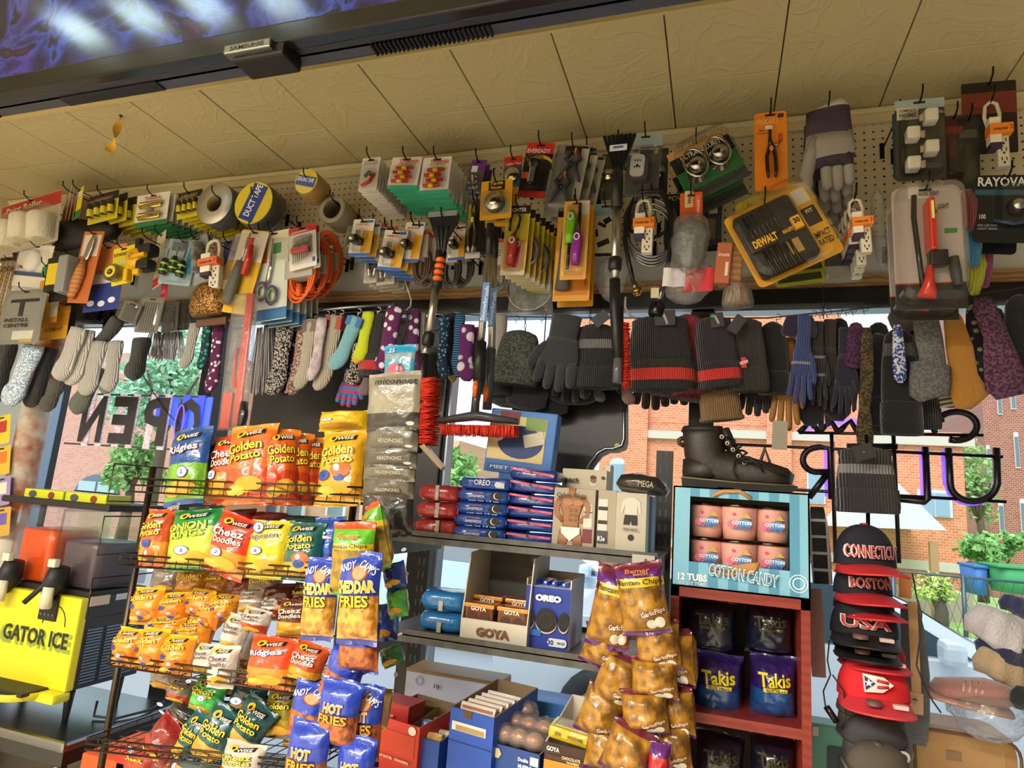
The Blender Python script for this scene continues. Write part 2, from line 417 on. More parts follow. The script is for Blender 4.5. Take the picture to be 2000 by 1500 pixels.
# ================================================================ outdoors
wallbox('floor_sidewalk',-16,24,2.3,2.9,-.3,-.14,M('#b9b4aa'))
wallbox('floor_street',-16,24,2.9,9.6,-.3,-.2,M('#9a9a9c'))
wallbox('floor_far_sidewalk',-16,24,9.6,10.4,-.3,-.12,M('#d9d4c8'))
o=wallbox('floor_lawn',-16,26,10.4,40,-.3,-.1,M('#8fc25a','leaf',col2='#c4dc8c'));
BR=M('#e08a5c','brick',col2='#cf7446');ST=M('#cdbfae',rough=.8)
def win_box(mb_parent,px0,py0,px1,py1,Y,arch=False,frame='#c9d0d4',glass='#8fa6b4',bars=2):
    a=P(px0,py0,Y);b=P(px1,py1,Y);w_=abs(b.x-a.x);h_=abs(a.z-b.z);cx=(a.x+b.x)/2;cz=(a.z+b.z)/2
    f_=MB()
    pts=[(cx-w_/2,cz-h_/2),(cx+w_/2,cz-h_/2)]
    if arch:pts+=[(cx+w_/2*math.cos(t),cz+h_/2-.25*w_+w_*.35*math.sin(t))for t in[math.pi*i/10 for i in range(11)]]
    else:pts+=[(cx+w_/2,cz+h_/2),(cx-w_/2,cz+h_/2)]
    f_.plate(pts,Y-.05,Y+.02,M(frame))
    o=f_.build('window',mb_parent)
    g=MB();q=.86
    for k in range(bars):
        bw=w_*q/bars
        g.box(cx-w_*q/2+bw*(k+.5),Y-.06,cz-.04*h_,bw*.88,.02,h_*.84,M(glass,rough=.15))
    g.build('pane',o)
# orange brick building across the street
Yb=15
bld=empty('brick_building','orange brick building with stone bands across the street, behind the mirrored neon sign','building',Matrix.Translation((0,0,0)))
a=P(1180,700,Yb);b=P(1893,1100,Yb)
mb=MB();mb.box((a.x+b.x)/2,Yb+2,(-.1+Z(845,Yb,1880))/2,b.x-a.x,4,Z(845,Yb,1880)+.1,BR)
mb.build('facade',bld)
xq=P(1620,700,Yb).x;ztop=Z(500,Yb,1400);zlow=Z(845,Yb,1880)
mb=MB();mb.plate([(P(1113,650,Yb).x,zlow),(xq+1.2,zlow),(xq+.4,zlow+.9),(P(1640,590,Yb).x,Z(590,Yb,1640)),(P(1640,590,Yb).x-.8,ztop),(P(1113,650,Yb).x,ztop)],Yb-.01,Yb+3.9,BR)
mb.build('upper_facade',bld)
mb=MB()
for(x0,y0,x1,y1)in((1180,843,1400,856),(1400,850,1900,862),(1205,1068,1900,1092)):
    A=P(x0,y0,Yb);Bq=P(x1,y1,Yb);zz=(A.z+Bq.z)/2
    mb.box((A.x+Bq.x)/2,Yb-.05,zz,Bq.x-A.x,.12,.18,ST)
mb.box((a.x+b.x)/2,Yb-.06,.15,b.x-a.x,.1,.7,M('#b9a28c'))
for px in(1250,1520,1650):mb.box(P(px,700,Yb).x,Yb-.07,2.4,.5,.14,5,BR)
mb.build('stone_band',bld)
win_box(bld,1790,955,1860,1012,Yb);win_box(bld,1575,915,1612,985,Yb);win_box(bld,1192,897,1222,975,Yb,True)
mb=MB();A=P(1705,1022,Yb-2);Bq=P(1842,1030,Yb-2)
mb.plate([(A.x-.6,A.z-.1),(Bq.x,Bq.z-.05),(A.x+.2,A.z+.9)],Yb-2.2,Yb,M('#d6ddd2'));mb.build('porch_roof',bld)
for px in(1705,1822):MB().box(P(px,1060,Yb-2).x,Yb-2,.65,.12,.12,1.5,M('#b58a5e')).build('porch_post',bld)
# darker brick building at the far right
bld=empty('brick_building','brown-red brick building with tall narrow windows at the far right edge','building',Matrix.Translation((0,0,0)))
Y2=22;a=P(1925,900,Y2);mb=MB();mb.box(a.x+4,Y2+2,5.4,8,4,11,M('#a8604c','brick',col2='#8f4d3c'));mb.build('facade',bld)
for(x0,y0,x1,y1)in((1945,760,1957,810),(1970,745,1984,800),(1925,870,1935,930),(1978,845,1992,915),(1948,980,1962,1045),(1990,975,2004,1040)):win_box(bld,x0,y0,x1,y1,Y2,True,'#e4ddd4','#6d7a86',1)
# brick building seen through the left window
bld=empty('brick_building','pinkish brick building with an arched window beyond the left OPEN sign','building',Matrix.Translation((0,0,0)))
Y3=13;a=P(60,830,Y3);b=P(420,830,Y3)
mb=MB();mb.box((a.x+b.x)/2-3,Y3+1.2,2.35,b.x-a.x+6,2.4,4.9,M('#c98d76','brick',col2='#b97a64'));mb.build('facade',bld)
win_box(bld,152,935,235,965,Y3,True,'#5d6b72','#a5b6ba',2)
bld=empty('brick_building','pale brick row building behind the chip rack, seen between its upper tiers','building',Matrix.Translation((0,0,0)))
a=P(470,990,16);b=P(860,990,16)
mb=MB();mb.box((a.x+b.x)/2+.3,18.2,1.5,b.x-a.x,4,3.2,M('#e6b49c','brick',col2='#dba186'));mb.build('facade',bld)
for px in(510,560,640,720):win_box(bld,px,978,px+34,1010,16,False,'#e9e4de','#7f92a0',1)
# foliage
def bush(name,label,px,py,Y,r,squash=1.0,c1='#4f8a3c',c2='#a9d07a',n=1100,trunk=False,cat='tree',leaf=.09):
    c=P(px,py,Y);root=empty(name,label,cat,Matrix.Translation((c.x,c.y,-.1)))
    rnd=random.Random(int(px));mb=MB();mat=M(c1,'leaf',col2=c2,rough=.7)
    lobes=[(rnd.uniform(-.6,.6)*r,rnd.uniform(-.5,.5)*r,rnd.uniform(-.5,.5)*r*squash,rnd.uniform(.35,.6)*r)for _ in range(9)]
    for i in range(n):
        lx,ly,lz,lr=lobes[i%9];d=Vector((rnd.gauss(0,1),rnd.gauss(0,1),rnd.gauss(0,1))).normalized()*lr*rnd.uniform(.6,1.05)
        p=Vector((lx,ly,lz+c.z+.1))+Vector((d.x,d.y,d.z*squash));s_=leaf*rnd.uniform(.6,1.3)
        u=Vector((rnd.gauss(0,1),rnd.gauss(0,1),rnd.gauss(0,1))).normalized();v=u.orthogonal().normalized()
        mb.add([p-u*s_,p+v*s_*.5,p+u*s_,p-v*s_*.5],[(0,1,2,3)],mat)
    mb.build('foliage',root)
    if trunk:
        t=MB();t.tube([(0,0,0),(.05,0,(c.z)*.6),(-.05,0,c.z+.3)],[.14,.1,.05],M('#5b4a3a'));
        for k in range(4):
            a_=k*1.6;t.tube([(0,0,c.z*.7),(math.cos(a_)*r*.5,math.sin(a_)*r*.5,c.z+.2)],[.06,.02],M('#5b4a3a'))
        t.build('trunk',root)
    return root
bush('tree','light green leafy tree seen through the left window behind the OPEN sign',335,745,10.8,1.45,1.0,c1='#7ab48a',c2='#c4e6c0',trunk=True,n=2300)
bush('tree','pale green tree lower down between the left window frame and chip rack',262,905,11.0,.7,.9,c1='#5f9440',c2='#b4d68a',trunk=True,n=1100)
bush('tree','tree between the orange building and the brown-red building at right',1908,950,20,.62,2.2,trunk=True,n=700)
bush('bush','green shrub in front of the brown-red building above the bins',1950,1068,13.5,.55,.7,cat='bush',n=700)
bush('bush','yellow-green shrub by the foundation of the orange building',1830,1145,12.2,.32,.8,trunk=True,c1='#9cbf3c',c2='#dbe77a',cat='bush',n=500,leaf=.05)
bush('tree','small tree glimpsed beside the centre window post under the brushes',890,920,10,.42,1.2,trunk=True,n=500)
# chain-link fence
mb=MB();Yf=10.9;FM=M('#5e6c72','metal',rough=.5)
x0,x1=P(1700,1100,Yf).x,P(2060,1100,Yf).x
for px in(1745,1882):
    xx=P(px,1150,Yf).x;mb.tube([(xx,Yf,-.1),(xx,Yf,1.0)],.03,FM)
mb.tube([(x0,Yf,.97),(x1,Yf,.97)],.018,FM)
k=x0
while k<x1:
    mb.tube([(k,Yf,-.1),(k+.35,Yf,.97)],.004,FM,n=3);mb.tube([(k+.35,Yf,-.1),(k,Yf,.97)],.004,FM,n=3);k+=.12
tag(mb.build('chain_link_fence'),'grey chain-link fence in front of the orange brick building at right','fence')
def bin_(px0,px1,py0,py1,Y,col,label):
    a=P(px0,py0,Y);b=P(px1,py1,Y);w_=b.x-a.x;h_=a.z-b.z
    r_=empty('trash_bin',label,'bin',Matrix.Translation(((a.x+b.x)/2,Y,b.z)))
    m_=MB();m_.limb([(0,0),(0,h_*.86)],[w_*.42,w_*.5],[.3,.36],M(col),n=20,sq=.35);m_.build('body',r_)
    l_=MB();l_.box(0,0,h_*.92,w_*1.06,.76,h_*.1,M(col),bev=.03);l_.build('lid',r_)
bin_(1885,1918,1098,1160,12.0,'#3f74b8','blue trash bin with a lid beside the green bin')
bin_(1932,2060,1098,1165,11.6,'#3f9a5c','wide green trash bin on the grass by the fence')
# cars parked outside
def car(X0,Y0,label,col,flip=1):
    rt=empty('car',label,'car',Matrix.Translation((X0,Y0,-.2)))
    P_=M(col,'gloss',rough=.18);G_=M('#31404a',rough=.05)
    low=[(-2.15,.35),(-2.2,.75),(-2.05,.95),(-1.2,1.0),(.8,.98),(1.6,.9),(2.1,.74),(2.2,.5),(2.15,.3),(1.75,.25),(1.68,.48),(1.45,.62),(1.22,.48),(1.15,.22),(-1.05,.22),(-1.12,.48),(-1.35,.62),(-1.58,.48),(-1.65,.25)]
    m_=MB();m_.plate([(x,z)for x,z in low][::-1],-.86,.86,P_);m_.build('body',rt)
    cab=[(-1.75,.96),(-1.2,1.3),(-.6,1.42),(.15,1.42),(.55,1.3),(1.12,.96)]
    m_=MB();n_=len(cab)
    vs=[(x,-.8+(z-.96)*.35,z)for x,z in cab]+[(x,.8-(z-.96)*.35,z)for x,z in cab]
    fs=[tuple(range(n_)),tuple(range(2*n_-1,n_-1,-1))]+[(i,i+n_,i+n_+1,i+1)for i in range(n_-1)]
    m_.add(vs,fs,P_);m_.build('cabin',rt)
    wn=MB()
    for q in([(-1.45,1.0),(-1.1,1.25),(-.62,1.36),(-.42,1.36),(-.42,1.0)],[(-.34,1.0),(-.34,1.36),(.12,1.36),(.45,1.26),(.9,1.0)]):
        vs=[(x,-.812+(z-.96)*.35,z)for x,z in q];wn.add(vs,[tuple(range(len(q)))[::-1]],G_)
        vs=[(x,.812-(z-.96)*.35,z)for x,z in q];wn.add(vs,[tuple(range(len(q)))],G_)
    wn.add([(.57,-.62,1.3),(.57,.62,1.3),(1.12,.74,.985),(1.12,-.74,.985)],[(0,3,2,1)],G_)
    wn.v=wn.v[:];wn.build('side_window',rt)
    ml=MB();ml.box(.72,-.98,1.06,.12,.2,.14,P_,bev=.04);ml.build('side_mirror',rt)
    hd=MB();hd.tube([(-.28,-.875,.86),(-.24,-.9,.87),(-.1,-.9,.87),(-.06,-.875,.86)],.014,P_);hd.build('door_handle',rt)
    for wx in(-1.35,1.45):
        for sy in(-.84,.84):
            q=MB();q.lathe([(0,-.1),(.2,-.1),(.31,-.1),(.33,-.05),(.33,.05),(.31,.1),(0,.1)],[M('#aeb4ba','metal'),M('#1b1b1d'),M('#1b1b1d')],c=(wx,sy,.33-.0),axis='y');q.build('wheel',rt)
    for sy in(-.65,.65):
        q=MB();q.box(2.05,sy,.72,.25,.3,.1,M('#e07a30'),bev=.03);q.build('headlight',rt)
    return rt
car(.62,5.6,'silver-white parked car with its mirror and windshield outside the right window','#d5dbe2')
car(-2.1,8.2,'silver car parked outside the centre window behind the middle shelf','#c4d6e6')
# ================================================================ lamps
for i,(l,e,s)in enumerate(ADDED_LAMPS):
    rt=empty('added_light_fixture',['left front','right front','left rear','right rear'][i]+' added light fixture hanging unseen behind the viewer','light',Matrix.Translation(l),'added unseen light fixtures')  # fixture bodies added for the unseen lamps
    m_=MB();m_.box(0,0,.0,1.24,.34,.1,M('#d9d6cc'),bev=.01);m_.build('housing',rt)
    for s_ in(-.5,.5):MB().tube([(s_,0,.05),(s_,0,3.5-l[2])],.004,M('#555555'),n=5).build('suspension_wire',rt)
# LED spots whose reflections show in the television
for(px,py)in((150,60),(270,32),(395,12),(545,2)):
    r_=ray(px,py);t=.88/r_.y;h=CAM+r_*t;t2=(3.42-h.z)/r_.z;q=h+Vector((r_.x,-r_.y,r_.z))*t2
    m_=MB();m_.box(q.x,q.y,3.465,.17,.17,.07,M('#d0d0c8'),bev=.01)
    for i in range(4):
        for j in range(4):m_.box(q.x-.06+.04*i,q.y-.06+.04*j,3.427,.024,.024,.008,M('#dffcff',emit=16))
    tag(m_.build('ceiling_spotlight'),'square LED spotlight on the upper ceiling, mirrored in the television','light','LED spots on the upper ceiling')
ORD='first second third fourth fifth sixth seventh eighth ninth tenth eleventh twelfth thirteenth fourteenth fifteenth sixteenth seventeenth eighteenth nineteenth twentieth'.split()
# ================================================================ item builders
CLR=M('#ffffff','clear');FILM=M('#f4f6f8','film');HK=M('#26262a','metal',rough=.4)
def hook(X,Y0,z,label=None,wh=False):
    m_=MB();m_.tube([(0,YW-Y0-.0005,0),(0,.02,0),(0,-.012,.002),(0,-.03,.012),(0,-.034,.03)],.0022,M('#e8e8e4','metal',rough=.3)if wh else HK,n=6)
    m_.box(0,YW-Y0-.004,0,.012,.006,.05,HK)
    o=m_.build('peg_hook');o.location=(X,Y0,z);return o
HOOKS=[]
def topz(m,W,H,drop=.012,dx=0):return m@Vector((dx,0,H/2-drop))
def do_hook(m,W,H,Y,tag_txt,cat='hook',drop=.012,dx=0):
    t=topz(m,W,H,drop,dx);h=hook(t.x,Y-.004,t.z)
    tag(h,' '.join(('metal hook holding up '+tag_txt).split()[:15]),'hook',None);return h
def cardmb(W,H,col,r=.004,zones=(),texts=(),blobs=(),t=.0012,slot=True,y=0):
    m_=MB();base=M(col,'card')if isinstance(col,str)else col
    m_.plate(rrect(0,0,W,H,min(r,W*.2)),y,y+t,base);e=.0007
    for k,zn in enumerate(zones):  # (cx, cz, w, h, colour[, rot]) as fractions
        cx,cz,w_,h_,c_=zn[:5];rot=zn[5]if len(zn)>5 else 0
        m_.rect(cx*W,cz*H,w_*W,h_*H,y-e-.00015*k,M(c_),rot,t=e)
    for k,bl in enumerate(blobs):
        cx,cz,rx,rz,c_=bl;m_.disc(cx*W,cz*H,rx*W,rz*H,y-.0022-.0001*k,M(c_),t=.0012)
    for tx_ in texts:  # (string, cx, cz, w, h, colour[, rot])
        s_,cx,cz,w_,h_,c_=tx_[:6];rot=tx_[6]if len(tx_)>6 else 0
        ww,hh=(w_*W,h_*H)if abs(math.sin(rot))<.7 else(w_*H,h_*W)
        m_.text(s_,cx*W,cz*H,ww,hh,y-.004,M(c_),rot)
    if slot:m_.plate(rrect(0,H/2-.01,min(.028,W*.35),.006,.0029),y-.0016,y-.0004,M('#2b2622'))
    return m_
def blis(W,H,cx,cz,w_,h_,d,mat=None,y=0):
    m_=MB();o_=rrect(0,0,w_*W,h_*H,min(w_*W,h_*H)*.18)
    i_=[(x*.86,z*.86)for x,z in o_];n=len(o_);f_=rrect(0,0,w_*W*1.12,h_*H*1.1,min(w_*W,h_*H)*.2)
    vs=[(x+cx*W,y-.0003,z+cz*H)for x,z in f_]+[(x+cx*W,y-.0006,z+cz*H)for x,z in o_]+[(x*.97+cx*W,y-d*.8,z*.97+cz*H)for x,z in o_]+[(x+cx*W,y-d,z+cz*H)for x,z in i_]
    fs=[]
    for k in range(3):
        for i in range(n):fs.append((k*n+i,k*n+(i+1)%n,(k+1)*n+(i+1)%n,(k+1)*n+i))
    fs.append(tuple(range(3*n,4*n)));m_.add(vs,fs,mat or CLR);return m_
def pack(name,label,cat,f,Y,col,zones=(),texts=(),blobs=(),prod=None,blister=None,n=0,step=.011,group=None,blabel=None,hk=True,r=.004,yaw=0,pitch=0,slot=True,spin=1.5,drop=.011,sx=0,y=0,t=.0012):
    m,W,H=fr(*f,Y,yaw,pitch);rt=empty(name,label,cat,m)
    cardmb(W,H,col,r,zones,texts,blobs,slot=slot,t=t).build('card',rt)
    if prod:prod(rt,W,H)
    if blister:blis(W,H,*blister).build('blister',rt)
    if n:
        if group:rt['group']=group
        for k in range(n):
            dup(rt,Vector((sx*(k+1)+random.uniform(-.001,.001),step*(k+1),random.uniform(-.003,.001))),ORD[k]+' '+(blabel or label),group,spin=random.uniform(-spin,spin))
    if hk:do_hook(m,W,H,Y,'the '+label.split(' with ')[0].split(',')[0],drop=drop)
    return rt
def part(rt,nm,fn,label=None):
    m_=MB();fn(m_);return m_.build(nm,rt,label=label)
# ---- small products
def p_batteries(c1='#e8d51c',c2='#1c1a18',k=4):
    def fn(rt,W,H):
        for i in range(k):
            x=(-.34+.68*i/(k-1))*W
            part(rt,'battery',lambda m_:m_.lathe([(0,-.30*H),(.075*W,-.30*H),(.075*W,-.05*H),(.075*W,.14*H),(.03*W,.15*H),(.03*W,.17*H),(0,.17*H)],[M(c2),M(c1,'gloss'),M(c2,'gloss'),M(c2),M('#c9c9c9','metal'),M('#c9c9c9','metal')],c=(x,-.012,0),n=12))
    return fn
def p_fuses(rt,W,H):
    for i in range(4):
        z=(.1-.14*i)*H;x=(-.05 if i%2 else.04)*W
        part(rt,'electrical_connector',lambda m_:m_.lathe([(0,-.27*W),(.045*H,-.27*W),(.05*H,-.08*W),(.055*H,-.08*W),(.055*H,.08*W),(.05*H,.08*W),(.045*H,.27*W),(0,.27*W)],[M('#e23a20','gloss')]*2+[M('#f2c41c','gloss')]*3+[M('#e23a20','gloss')]*2,c=(x,-.012,z),axis='x',n=12))
def strip_outlets(W,H,label=None):pass
# ---- tape rolls
def roll(name,label,px,py,rpx,Y,L_,outer,core='#cbb27a',face=None,lab=None,n=1,group=None,text=None,hub='#e9e3d3',rin=.42,rot=0):
    c=P(px,py,Y);rr=(P(px+rpx,py,Y)-c).length;
    rt=empty(name,label,'tape',Matrix.Translation(c),group)
    part(rt,'tape',lambda m_:m_.lathe([(rr*rin,0),(rr*.98,0),(rr,.002),(rr,L_-.002),(rr*.98,L_),(rr*rin,L_),(rr*rin,0)],[face or outer,outer,outer,outer,face or outer,M(core)],axis='y',n=36))
    if lab:
        def fn(m_):
            a,b=lab[:2]
            m_.ring(0,0,rr*rin*.6,rr*.97,-.0012,-.0004,M(a,'gloss'))
            m_.plate([(rr*.9*math.cos(t),rr*.9*math.sin(t))for t in[math.pi*(.15)+math.pi*.8*i/10 for i in range(11)]],-.0024,-.0014,M(b,'gloss'))if len(lab)<3 else m_.rect(0,0,rr*1.7,rr*.8,-.0024,M(b,'gloss'),rot)
            if text:m_.text(text,0,rr*.1,rr*1.5,rr*.34,-.0036,M('#ffffff'),rot)
        part(rt,'label',fn)
    hk=hook(c.x,Y+.01,c.z+rr*rin-.003);tag(hk,' '.join(('metal hook through the '+label).split()[:15]),'hook')
    return rt
# ---- power strip hanging by its cord loop
def power_strip(label,f,Y,band='#f08a24',group=None,hk=True,packtxt='POWER STRIP',yaw=0):
    m,W,H=fr(*f,Y,yaw);rt=empty('power_strip',label,'power strip',m,group);iv=M('#dcd5c0','gloss')
    part(rt,'strip_body',lambda m_:m_.box(.16*W,-.012,-.2*H,.42*W,.024,.6*H,iv,bev=.004))
    part(rt,'cord',lambda m_:m_.tube([(.16*W,-.004,.08*H),(.2*W,-.004,.28*H),(.12*W,-.004,.43*H),(-.1*W,-.004,.47*H),(-.3*W,-.004,.4*H),(-.34*W,-.004,.25*H),(-.2*W,-.004,.05*H)],.075*W,iv))
    part(rt,'rocker_switch',lambda m_:m_.box(.16*W,-.026,.02*H,.22*W,.008,.11*H,M('#c43a22','gloss'),bev=.002))
    for k in range(3):
        def fo(m_,z=-.16*H-.13*H*k):
            m_.rect(.08*W,z+.02*H,.035*W,.045*H,-.0249,M(BLK));m_.rect(.24*W,z+.02*H,.035*W,.045*H,-.0249,M(BLK));m_.disc(.16*W,z-.03*H,.04*W,.016*H,-.0249,M(BLK),10)
        part(rt,'outlet',fo)
    def fs(m_):
        m_.box(-.14*W,-.02,-.02*H,.4*W,.03,.36*H,M('#ece7da','card'),bev=.002)
        m_.box(.02*W,-.026,-.02*H,.8*W,.034,.13*H,M(band,'card'))
        m_.text(packtxt,-.03*W,-.04*H,.5*W,.035*H,-.0445,M(BLK));m_.text('3',.33*W,-.02*H,.08*W,.07*H,-.0445,M('#c22'if 0 else '#b32222'))
        m_.box(-.14*W,-.02,-.23*H,.4*W,.03,.07*H,M('#3a2c44','card'))
    part(rt,'sleeve',fs)
    if hk:do_hook(m,W,H,Y,'the '+label,drop=.05*H,dx=-.1*W)
    return rt
# ---- bag of snacks
def bag(name,label,cat,f,Y,cols,texts=(),blobs=(),T=.045,yaw=0,pitch=0,seed=0,n=0,delta=(0,0,0),labels=None,group=None,seal='#c9c9c9',kind='foil',grid=(18,24),patches=(),pinch=.07,rnd=0,back=None):
    """cols: [(upper limit of z as fraction 0..1, material)] from the bottom seal up"""
    m,W,H=fr(*f,Y,yaw,pitch);rt=empty(name,label,cat,m,group);sd=seed or hash_(label)
    cols=[(a,M(b,kind)if isinstance(b,str)else b)for a,b in cols]
    def sh(u,v):
        q=max(0,abs(v)-0);vv=min(1,q/.92)
        a=max(0,1-abs(u)**2.4)**.55*max(0,1-vv**3.4)**.6
        nz=noise.noise(Vector((u*1.7+sd,v*2.2,sd*.7)))*.2+noise.noise(Vector((u*4+sd,v*5,sd)))*.1
        cr=.07*math.cos(u*9+sd)*(vv**2)
        return a*(1+nz+cr)
    def xx(u,v):return u*W/2*(1-pinch*(1-abs(v)**2)+.02*noise.noise(Vector((v*3,u,sd))))
    def front(a,b):u,v=a*2-1,b*2-1;return(xx(u,v),-T/2*sh(u,v)-.0006,v*H/2+.012*H*math.sin(u*2.1+sd)*abs(v)**3*(1 if rnd==0 else 0))
    def bk(a,b):x,y,z=front(1-a,b);return(x,-y*.9,z)
    def colf(a,b):
        for lim,mt in cols:
            if b<=lim:return mt
        return cols[-1][1]
    def surf(X,Z_):
        v=max(-1,min(1,Z_/(H/2)));u=max(-1,min(1,X/(W/2*(1-pinch*(1-abs(v)**2)))));return-T/2*sh(u,v)-.0006
    def film(m_):
        m_.sheet(grid[0],grid[1],front,colf);m_.sheet(grid[0],grid[1],bk,back or(lambda a,b:colf(a,b)))
        for(cx,cz,w_,h_,c_,rot)in patches:
            cc,ss=math.cos(rot),math.sin(rot)
            def pf(a,b,cx=cx,cz=cz,w_=w_,h_=h_):
                x0,z0=(a-.5)*w_*W,(b-.5)*h_*H;X,Zq=cx*W+x0*cc-z0*ss,cz*H+x0*ss+z0*cc;return(X,surf(X,Zq)-.0014,Zq)
            m_.sheet(9,6,pf,M(c_,kind)if isinstance(c_,str)else c_)
        for k,bl in enumerate(blobs):
            cx,cz,rx,rz,c_=bl[:5]
            def bf(a,b,cx=cx,cz=cz,rx=rx,rz=rz,k=k):
                t=a*2*math.pi;X,Zq=cx*W+rx*W*b*math.cos(t),cz*H+rz*H*b*math.sin(t);return(X,surf(X,Zq)-.0022-.0003*(k%6),Zq)
            m_.sheet(16,3,lambda a,b,bf=bf:bf(a,1-b),M(c_)if isinstance(c_,str)else c_)
        for tx_ in texts:
            s_,cx,cz,w_,h_,c_=tx_[:6];rot=tx_[6]if len(tx_)>6 else 0;bo=(tx_[7]if len(tx_)>7 else.03)*.4
            if len(tx_)>8:m_.text(s_,cx*W,cz*H,w_*W*1.04,h_*H*1.12,-.004,M(tx_[8]),rot,bold=bo+.035,surf=surf)
            m_.text(s_,cx*W,cz*H,w_*W,h_*H,-.0048,M(c_),rot,bold=bo,surf=surf)
    part(rt,'film',film)
    ws=.045
    for sgn,nm in((1,'top_seal'),(-1,'bottom_seal')):
        mt=(cols[-1]if sgn>0 else cols[0])[1]
        def sl(m_,sgn=sgn,mt=mt):
            m_.sheet(14,2,lambda a,b:(xx(a*2-1,sgn),-.0008+.0035*math.sin(a*11+sd)*b,sgn*(H/2-.001)+sgn*(-.02+.05*b)*H*1.0+.012*H*math.sin((a*2-1)*2.1+sd)),mt)
            m_.sheet(14,2,lambda a,b:(xx(a*2-1,sgn),.0006+.0035*math.sin(a*11+sd)*b,sgn*(H/2-.001)+sgn*(-.02+.05*b)*H+.012*H*math.sin((a*2-1)*2.1+sd)),mt)
        part(rt,nm,sl)
    for k in range(n):
        d=Vector(delta)*(k+1);dup(rt,d+Vector((random.uniform(-.002,.002),)*3),labels[k]if labels and k<len(labels)else None,group,spin=random.uniform(-3,3))
    return rt
def hash_(s):
    h=7
    for c in s:h=(h*31+ord(c))%99991
    return(h%977)/10.0
# ---- knitwear
def hat(label,f,Y,col,kind='knit',stripes=(),cuffcol=None,cuff=.3,ribs=26,yaw=0,col2=None,name='knit_hat',fat=.24,tagcol=None,top=.42,patch=None,group=None,cat='hat',cl=None):
    m,W,H=fr(*f,Y,yaw);rt=empty(name,label,cat,m,group);base=M(col,kind,col2=col2);K=16
    pr=[(0,.05*(top/.42)),(.03,.5*top),(.08,.72*top+.05),(.16,.36+.1*top),(.28,.43),(.42,.46),(.56,.475),(.7,.475),(.8,.48),(.9,.485),(.97,.47),(1.0,.42)]
    ms=[base]*(len(pr)-1)
    for(i,c_)in stripes:ms[i]=M(c_,'knit')
    part(rt,'crown',lambda m_:m_.limb([(0,H/2-v*H)for v,_ in pr],[max(.002,r*W)for _,r in pr],[max(.002,r*W*fat*2*.9)for _,r in pr],ms,n=2*ribs,ribs=ribs,amp=.014,sq=.8))
    if cuff:
        cp=[(cuff,.47),(cuff-.01,.505),(cuff*.7,.51),(cuff*.45,.515),(cuff*.28,.515),(.01,.5),(0,.46)]
        cm=[M(cuffcol or col,kind,col2=col2)]*6
        if cl:cm[2]=cm[3]=M(cl,'knit')if cl else cm[2];
        part(rt,'cuff',lambda m_:m_.limb([(0,-H/2+v*H)for v,_ in cp],[r*W for _,r in cp],[r*W*fat*2 for _,r in cp],cm,n=2*ribs,ribs=ribs,amp=.02,sq=.8))
    if tagcol:
        part(rt,'swing_tag',lambda m_:(m_.plate(rrect(.1*W,H*.4,.3*W,.2*H,.003),-.245*W,-.245*W+.001,M(tagcol)),m_.text('THERMAL',.1*W,H*.4,.22*W,.03*H,-.248*W,M('#d8d0d0'),-1.2),m_.rect(.02*W,.46*H,.08*W,.03*H,-.2465*W,M('#3f9a80'))))
    if patch:part(rt,'woven_label',lambda m_:(m_.plate(rrect(patch[0]*W,patch[1]*H,patch[2]*W,patch[3]*H,.002),-fat*W-.008,-fat*W-.006,M(patch[4])),m_.text(patch[5],patch[0]*W,patch[1]*H,patch[2]*W*.6,patch[3]*H*.8,-fat*W-.0085,M('#f4ecec'),-1.3))if patch else None)
    return rt
def sock(label,f,Y,col,kind='knit',d=1,col2=None,foot=.45,toe=None,cuffc=None,yaw=70,group=None,lw=.5,cat='sock',name='sock',tagc=None,bands=None,sc=1.0):
    m,W,H=fr(*f,Y,0);m=m@Matrix.Rotation(R((yaw-70)),4,'Z');rt=empty(name,label,cat,m,group);b=M(col,kind,col2=col2,sc=sc);t=M(toe,kind)if toe else b;c_=M(cuffc,'knit')if cuffc else b
    a=foot
    pth=[(-.1*d*W,.5*H),(-.1*d*W,.42*H),(-.08*d*W,.25*H),(-.05*d*W,.05*H),(-.04*d*W,-.12*H),(-.02*d*W,-.24*H),(.06*d*W,-.33*H),(.14*d*W,-.4*H),(.2*d*W,-.455*H),(.22*d*W,-.49*H)]
    rx=[.26,.28,.27,.24,.25,.29,.29,.25,.18,.04];rx=[r*W*lw/.5*1.04 for r in rx]
    ms=[c_,b,b,b,b,t if toe and a>.6 else b,b,t,t]
    if bands:ms=[M(bands[i%len(bands)],'knit')for i in range(9)]
    part(rt,'sock_body',lambda m_:m_.limb(pth,rx,[max(.004,r*.5)for r in rx],ms,n=20,seed=hash_(label),ribs=10,amp=.01))
    if tagc:part(rt,'paper_band',lambda m_:(m_.box(-.1*d*W,0,.4*H,.62*W,.3*W*.9,.16*H,M(tagc,'card')),))
    return rt
